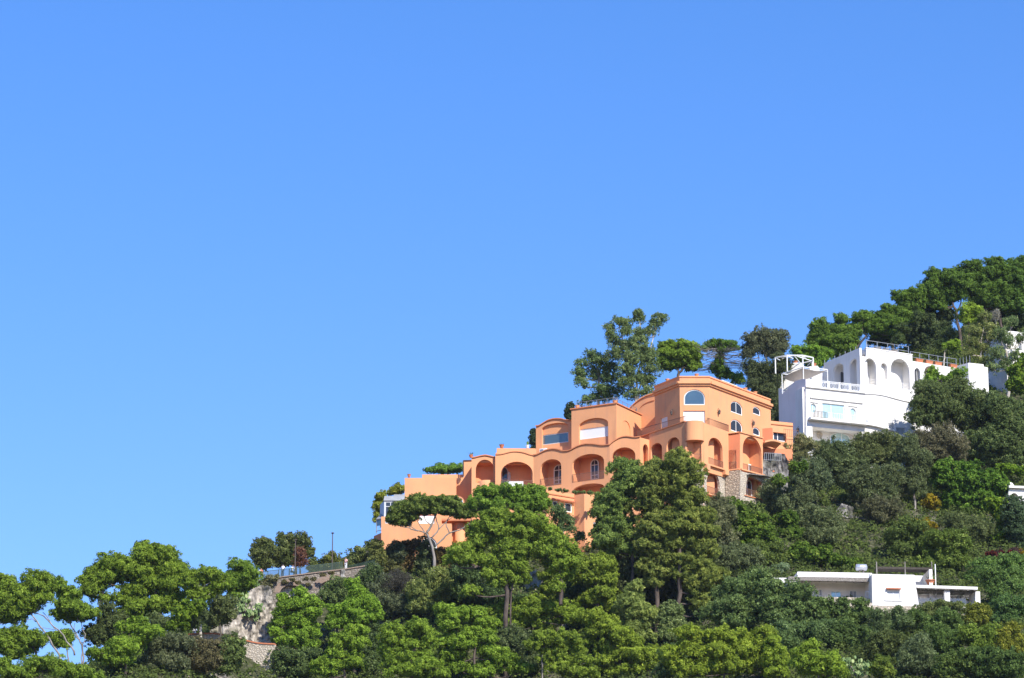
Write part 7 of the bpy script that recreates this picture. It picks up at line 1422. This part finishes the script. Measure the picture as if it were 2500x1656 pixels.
tree('leafy_shrub', 'oak', 'V', 436, [(1950, 590, 90, 60), (2010, 640, 70, 80), (1940, 700, 95, 65), (1880, 620, 50, 50)], 'yellowish dark shrub right of the last porch pillar', 'shrub', tint=(1.3, 1.3, .6))
tree('leafy_shrub', 'oak', 'V', 440, [(2150, 440, 110, 75), (2250, 370, 110, 75), (2150, 290, 110, 65), (2290, 260, 90, 70), (2030, 240, 90, 60), (2080, 350, 80, 60)], 'large dark green shrub right of the villa under the creeper', 'shrub', tint=(1.0, 1.4, 1.05))
tree('leafy_shrub', 'oak', 'V', 434, [(2180, 560, 110, 75), (2270, 660, 100, 75), (2130, 660, 80, 60), (2320, 530, 80, 70)], 'dark shrub at the right edge below the villa level', 'shrub', tint=(.8, 1.2, 1.0))
tree('scrub_bush', 'olive', 'V', 418, [(1600, 840, 110, 65), (1750, 840, 110, 65), (1650, 930, 100, 65), (1550, 780, 80, 50)], 'green scrub on the bottom right slope, left part', 'shrub', GSL, tint=(.6, .85, .45), stem=False)
tree('scrub_bush', 'oak', 'V', 417, [(1900, 840, 110, 65), (2050, 810, 105, 70), (1950, 920, 100, 65), (1850, 770, 70, 45), (2040, 900, 70, 50)], 'green scrub on the bottom right slope, middle part', 'shrub', GSL, tint=(1.2, 1.5, .7), stem=False)
tree('scrub_bush', 'oak', 'V', 417, [(2200, 840, 110, 75), (2280, 930, 100, 75), (2150, 930, 90, 60), (2250, 760, 90, 50)], 'olive yellow scrub at the bottom right edge', 'shrub', GSL, tint=(1.5, 1.45, .6), stem=False)
tree('scrub_bush', 'oak', 'V', 408, [(1650, 1060, 110, 65), (1780, 1010, 110, 65), (1850, 1100, 120, 65), (1650, 1150, 120, 50), (1900, 990, 80, 50)], 'dark scrub along the bottom edge right of the soft grey bush', 'shrub', GSL, tint=(.9, 1.15, .8), stem=False)
tree('scrub_bush', 'oak', 'V', 407, [(2000, 1010, 110, 70), (2130, 1050, 110, 70), (2270, 1050, 100, 70), (2050, 1130, 130, 60), (2250, 1150, 120, 60)], 'dark scrub in the bottom right corner', 'shrub', GSL, tint=(.8, 1.1, .85), stem=False)
tree('scrub_bush', 'olive', 'V', 415, [(1000, 880, 100, 65), (1120, 850, 95, 65), (1080, 960, 110, 65), (950, 980, 90, 65), (1210, 880, 70, 60), (900, 1040, 80, 50)], 'brown green scrub left of the soft grey bush', 'shrub', GSL, tint=(.6, .7, .45), stem=False)
tree('pine_tree', 'pine', 'V', 403, [(380, 920, 60, 50), (330, 990, 95, 55), (420, 1060, 110, 55), (280, 1090, 85, 55), (560, 1080, 80, 70), (620, 1160, 85, 45), (450, 1150, 110, 45), (600, 1030, 50, 50)], 'bright rounded pine at the bottom edge below the villa', group=GPC, tint=(1.05, 1.1, .9))
tree('pine_tree', 'pine', 'V', 409, [(20, 870, 50, 50), (50, 980, 80, 60), (60, 1080, 80, 55), (50, 1170, 100, 50)], 'narrow bright pine between the two bottom crowns', group=GPC, tint=(1.1, 1.1, .9))
tree('scrub_bush', 'pine', 'V', 406, [(1040, 1080, 70, 50), (1080, 1150, 90, 50), (1000, 1150, 60, 50)], 'feathery yellow green bush at the bottom between cactus and grey bush', 'shrub', GSL, tint=(.8, .8, .9), stem=False)
# ---- upper right pines
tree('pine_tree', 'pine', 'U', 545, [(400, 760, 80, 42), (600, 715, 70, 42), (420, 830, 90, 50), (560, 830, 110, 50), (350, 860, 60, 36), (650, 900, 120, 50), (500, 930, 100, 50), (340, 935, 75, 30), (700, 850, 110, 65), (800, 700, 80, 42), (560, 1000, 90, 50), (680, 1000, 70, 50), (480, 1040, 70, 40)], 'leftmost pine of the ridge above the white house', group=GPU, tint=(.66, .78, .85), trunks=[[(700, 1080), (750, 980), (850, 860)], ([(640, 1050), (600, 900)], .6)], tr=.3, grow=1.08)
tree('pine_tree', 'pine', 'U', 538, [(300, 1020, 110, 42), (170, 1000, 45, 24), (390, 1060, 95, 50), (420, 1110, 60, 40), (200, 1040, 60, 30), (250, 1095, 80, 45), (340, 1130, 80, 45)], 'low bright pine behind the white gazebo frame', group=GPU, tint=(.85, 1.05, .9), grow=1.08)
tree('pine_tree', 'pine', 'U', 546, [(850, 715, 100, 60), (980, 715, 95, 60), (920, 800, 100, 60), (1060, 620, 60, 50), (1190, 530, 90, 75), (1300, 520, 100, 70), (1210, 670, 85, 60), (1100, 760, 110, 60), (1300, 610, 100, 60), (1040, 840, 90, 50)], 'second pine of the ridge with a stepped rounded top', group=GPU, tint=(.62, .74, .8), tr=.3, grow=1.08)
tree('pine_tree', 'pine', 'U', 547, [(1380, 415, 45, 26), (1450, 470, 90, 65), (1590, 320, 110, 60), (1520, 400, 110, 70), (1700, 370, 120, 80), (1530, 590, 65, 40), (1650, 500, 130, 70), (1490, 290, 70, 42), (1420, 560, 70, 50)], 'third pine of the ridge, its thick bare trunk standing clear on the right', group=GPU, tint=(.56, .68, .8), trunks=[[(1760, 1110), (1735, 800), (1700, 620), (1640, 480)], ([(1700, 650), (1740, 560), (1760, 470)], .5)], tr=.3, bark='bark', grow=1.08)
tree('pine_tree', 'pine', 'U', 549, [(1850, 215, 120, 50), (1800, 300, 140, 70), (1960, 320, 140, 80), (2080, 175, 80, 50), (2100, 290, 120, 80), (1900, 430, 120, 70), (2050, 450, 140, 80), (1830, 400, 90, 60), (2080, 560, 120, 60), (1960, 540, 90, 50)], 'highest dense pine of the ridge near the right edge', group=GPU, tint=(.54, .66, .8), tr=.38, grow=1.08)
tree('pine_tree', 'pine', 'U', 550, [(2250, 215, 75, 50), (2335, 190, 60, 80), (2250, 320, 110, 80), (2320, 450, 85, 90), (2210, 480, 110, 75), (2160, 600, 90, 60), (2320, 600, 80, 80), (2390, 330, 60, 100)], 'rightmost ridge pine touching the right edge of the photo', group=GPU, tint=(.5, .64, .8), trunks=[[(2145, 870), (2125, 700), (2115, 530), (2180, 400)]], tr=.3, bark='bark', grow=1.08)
tree('small_pine', 'pine', 'U', 536, [(1790, 640, 60, 75), (1800, 720, 60, 50), (1900, 640, 50, 50), (1850, 590, 36, 30)], 'bright young pine lit between the ridge trunks', tint=(1.05, 1.1, .9), group=GPU)
tree('small_pine', 'pine', 'U', 535, [(1640, 975, 55, 36), (1690, 960, 40, 36)], 'small round bright pine just above the white roof railing', group=GPU, trunk=[(1580, 1100), (1600, 1010), (1640, 970)], tint=(1.0, 1.1, .9), bark='bark_pale', tr=.14)
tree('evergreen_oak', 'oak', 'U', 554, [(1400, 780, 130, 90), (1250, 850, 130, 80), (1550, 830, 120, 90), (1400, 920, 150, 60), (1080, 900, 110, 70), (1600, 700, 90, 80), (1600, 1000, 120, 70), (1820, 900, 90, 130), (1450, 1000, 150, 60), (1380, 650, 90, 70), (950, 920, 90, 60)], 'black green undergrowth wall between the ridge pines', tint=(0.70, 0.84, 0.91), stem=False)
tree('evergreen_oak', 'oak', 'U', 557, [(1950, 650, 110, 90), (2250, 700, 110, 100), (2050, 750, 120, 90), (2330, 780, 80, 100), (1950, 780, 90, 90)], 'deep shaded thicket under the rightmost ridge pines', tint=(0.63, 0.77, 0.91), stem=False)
tree('mossy_tree', 'olive', 'U', 540, [(1620, 850, 60, 50), (1560, 960, 60, 50), (1180, 800, 50, 40), (1150, 920, 60, 40), (1330, 680, 40, 40)], 'sparse olive coloured tree inside the dark ridge wood', tint=(.5, .65, .45), stem=False)
tree('eucalyptus', 'euc', 'U', 518, [(1980, 690, 50, 50), (1870, 850, 85, 70), (2000, 790, 90, 60), (1850, 950, 90, 60), (2030, 900, 80, 60), (1960, 1000, 90, 60), (1830, 1050, 60, 50), (1920, 1180, 60, 50), (1980, 1120, 60, 60)], 'airy olive green eucalyptus right of the white roof, the left one', tint=(1.1, 1.05, .8), group='eucalyptus trees')
tree('eucalyptus', 'euc', 'U', 517, [(2220, 750, 75, 50), (2130, 860, 70, 70), (2200, 930, 60, 60), (2100, 1060, 80, 70), (2050, 1180, 60, 60), (2180, 1150, 50, 70), (2340, 900, 50, 70), (2270, 1080, 50, 60)], 'airy pale eucalyptus in front of the white cottage at the right edge', tint=(1.0, 1.1, 1.0), dens=.8, group='eucalyptus trees')
tree('green_shrub', 'bright', 'U', 505, [(2280, 1200, 80, 60), (2300, 1300, 70, 70), (2340, 1380, 60, 60), (2240, 1350, 50, 50), (2340, 1120, 40, 60)], 'bright green shrub at the right edge beside the biggest oak', 'shrub', tint=(.95, 1.0, .8), stem=False)
tree('cactus_tree', 'dry', 'U', 530, [(2080, 660, 22, 26), (2080, 700, 16, 20)], 'pale candelabra shaped plant against the dark ridge wood', 'plant', tint=(3, 3, 3), dens=2, trunk=[(2080, 800), (2080, 700), (2080, 650)], tr=.1, bark='bark_pale')
# ---- behind the orange house
tree('eucalyptus', 'euc', 'S', 501, [(878, 95, 34, 24), (880, 140, 32, 34), (700, 160, 46, 28), (765, 180, 52, 40), (628, 205, 30, 26), (645, 270, 32, 46), (1060, 135, 42, 36), (1010, 185, 50, 44), (965, 250, 50, 50), (880, 250, 28, 30), (780, 250, 44, 44), (900, 310, 55, 42), (680, 330, 55, 42), (780, 370, 100, 60), (900, 400, 80, 60), (700, 440, 85, 60), (850, 490, 110, 65), (960, 470, 75, 60), (980, 560, 65, 50), (760, 560, 90, 55), (760, 670, 80, 50), (960, 650, 60, 46), (830, 770, 70, 36), (940, 740, 60, 36), (880, 640, 90, 50)], 'tallest eucalyptus behind the orange house with pale stems and a ragged top', group='eucalyptus trees', tint=(1.0, 1.08, .95), trunks=[[(860, 800), (860, 640), (900, 480), (940, 330)], ([(875, 800), (895, 660), (950, 500), (1010, 220)], .8), ([(850, 790), (800, 600), (770, 400), (720, 200)], .7), ([(900, 480), (890, 300), (880, 120)], .5)], tr=.2, dens=1.0, grow=1.03)
tree('eucalyptus', 'euc', 'S', 504, [(510, 435, 70, 34), (440, 510, 75, 44), (560, 500, 75, 52), (380, 585, 46, 34), (490, 600, 90, 52), (410, 670, 50, 44), (600, 640, 90, 52), (580, 720, 80, 44), (680, 740, 90, 52), (440, 815, 60, 30), (560, 790, 90, 42), (640, 560, 60, 60)], 'darker spreading eucalyptus left of the tallest one, behind the orange house', group='eucalyptus trees', tint=(.85, 1.0, .85), tr=.3, dens=1.0, bark='bark_gray', grow=1.03)
tree('pine_tree', 'pine', 'S', 506, [(1100, 355, 62, 32), (1220, 360, 95, 40), (1310, 375, 62, 42), (1080, 430, 72, 42), (1200, 450, 110, 42), (1330, 450, 62, 50), (1120, 530, 72, 34), (1340, 540, 42, 44), (1250, 500, 60, 30), (1080, 500, 40, 40)], 'bright domed pine behind the orange tower', tint=(.9, .98, .9), trunks=[[(1200, 640), (1210, 590), (1250, 530), (1300, 480)], ([(1210, 590), (1150, 520), (1110, 440)], .6)], tr=.26)
tree('araucaria', 'pine', 'S', 508, [(1480, 345, 50, 20), (1550, 335, 70, 20), (1620, 345, 60, 20), (1420, 380, 30, 12), (1670, 375, 30, 12), (1530, 545, 55, 45), (1540, 480, 24, 50), (1590, 600, 65, 40), (1560, 400, 40, 30)], 'flat topped conifer with fine bare side branches behind the tower', tint=(.6, .75, .8), trunk=[(1550, 640), (1548, 500), (1545, 350)], tr=.16)
ar = [o for o in bpy.data.objects if o.name == 'araucaria'][0]; mb = MB(); rg_ = np.random.default_rng(4)
for k in range(110):
    t = rg_.uniform(0, 1); p0 = P(*f['S'](1548, 360 + 190 * t), 508); a = rg_.uniform(0, 6.28); L_ = rg_.uniform(4.0, 6.6) * (1 - .35 * abs(t - .3)); d = np.array([math.cos(a), math.sin(a), 0])
    mb.tube([p0, p0 + d * L_ * .5 + np.array([0, 0, -.6 * (1 - t) + .1]), p0 + d * L_ * .85 + np.array([0, 0, -.3 + .4 * t]), p0 + d * L_ + np.array([0, 0, .3])], [.045, .035, .03, .02], 4)
mb.build('branches', M['bark_gray'], ar, recalc=False)
tree('evergreen_oak', 'olive', 'S', 504, [(1900, 265, 78, 50), (1800, 305, 70, 50), (2040, 285, 60, 50), (1960, 350, 78, 50), (1850, 385, 78, 42), (2050, 375, 50, 50), (1765, 435, 50, 30), (1990, 420, 50, 30)], 'grey leaved tree with an open crown left of the gazebo frame', tint=(.78, .8, .86), trunks=[[(1950, 580), (1930, 470), (1905, 350)], ([(1880, 560), (1870, 450), (1820, 340)], .6)], tr=.2, dens=.9)
tree('olive_tree', 'olive', 'S', 500, [(1820, 545, 90, 50), (1950, 540, 105, 42), (1880, 620, 125, 62), (2000, 650, 70, 52), (1950, 740, 90, 70), (1990, 850, 50, 62), (1830, 690, 60, 50), (1960, 930, 40, 40), (2050, 550, 60, 50), (2040, 470, 50, 36), (2090, 500, 40, 30)], 'dense dark olive squeezed between the tower and the white house', tint=(.62, .7, .62), group=GO_)
tree('green_shrub', 'pine', 'S', 507, [(1670, 620, 45, 30), (1700, 650, 40, 30)], 'small bright pine bush peeping over the tower parapet', 'shrub', tint=(.9, 1.0, .9), stem=False)
tree('cypress', 'oak', 'S', 483, [(313, 860, 16, 26), (308, 900, 20, 26), (312, 950, 18, 30), (312, 1000, 18, 30)], 'narrow dark cypress at the left side of the middle block roof', tint=(.45, .6, .8))
tree('cypress', 'oak', 'B', 483, [(405, 460, 16, 22), (402, 510, 18, 24), (408, 560, 18, 26), (406, 620, 18, 26)], 'narrow dark cypress left of the long blue window', tint=(.45, .6, .8))
# roof plants of the lower wing
tree('roof_plants', 'olive', 'B', 460.6, [(560, 995, 40, 11), (640, 1008, 50, 11), (700, 1015, 50, 11), (810, 1028, 50, 14), (880, 1030, 40, 12), (940, 1032, 40, 16), (1020, 1045, 60, 14)], 'trailing grey green plants along the roof edge of the lower wing', 'plants', stem=False, tint=(.9, 1.1, .8), depth=2, dens=1.6, grow=.6, fill=False, jitD=0, ts=.35)
# ---- undergrowth: one object covering the hillside
def undergrowth():
    rg = np.random.default_rng(77); n = 24000; px = rg.uniform(-60, 2560, n); Y = rg.uniform(396, 560, n)
    X = (px - 1250) / FPX * Y * 1.02; Zg = ground_z(X, Y); X2, Y2 = X, Y
    pyv = []
    r = np.stack([X, Y, Zg], 1); c_, s_ = math.cos(PITCH), math.sin(PITCH); yc = r[:, 1] * c_ + r[:, 2] * s_; zc_ = -r[:, 1] * s_ + r[:, 2] * c_; py = 828 - zc_ / yc * FPX
    keep = (py > 560) & (py < 1760); keep &= ~((px > 590) & (px < 900) & (Y > 453)) & ~((px > 440) & (px < 700) & (Y > 434) & (Y < 450)); C0 = r[keep]
    # stay out of the buildings' floors: skip the terrace and open paths
    nq = len(C0); m = 34; R0 = rg.uniform(.4, 1.5, (nq, 1, 1)); dl = unit(rg.normal(size=(nq, m, 3)) + np.array([0, -.25, .55])); dl[..., 2] = np.abs(dl[..., 2])
    C = (C0[:, None] + dl * R0 * rg.uniform(.6, 1.05, (nq, m, 1))).reshape(-1, 3); N = unit(dl.reshape(-1, 3) + rg.normal(size=(nq * m, 3)) * .5)
    Q = leaf_arrays(C, N, .36, .24, rg); v = (rg.uniform(.1, .7, (nq, 1)) + rg.normal(0, .12, (nq, m))).ravel().clip(0, 1)
    me = mesh_from_quads('undergrowth', Q, v); o = link('undergrowth', me, M['l_oak'], None); o.color = (.85, 1.0, .75, 1)
    tag(o, 'dark low scrub and undergrowth covering the hillside between the trees', 'undergrowth', kind='stuff'); return len(Q)
nu = undergrowth()


# ------------------------------------------------------------------ thin sea haze between the camera and the hill
hm = bpy.data.materials.new('haze'); hm.use_nodes = True; hn = hm.node_tree; hn.nodes.clear(); ho = hn.nodes.new('ShaderNodeOutputMaterial')
pv = hn.nodes.new('ShaderNodeVolumePrincipled'); pv.inputs['Color'].default_value = (0.72, 0.84, 1.0, 1); pv.inputs['Density'].default_value = 0.000032; pv.inputs['Anisotropy'].default_value = 0.1
hn.links.new(pv.outputs[0], ho.inputs['Volume'])
hb = MB(); hb.box((0, 0, 107.0), (6400, 6400, 226.0)); hz = hb.build('haze', hm); tag(hz, kind='stuff')
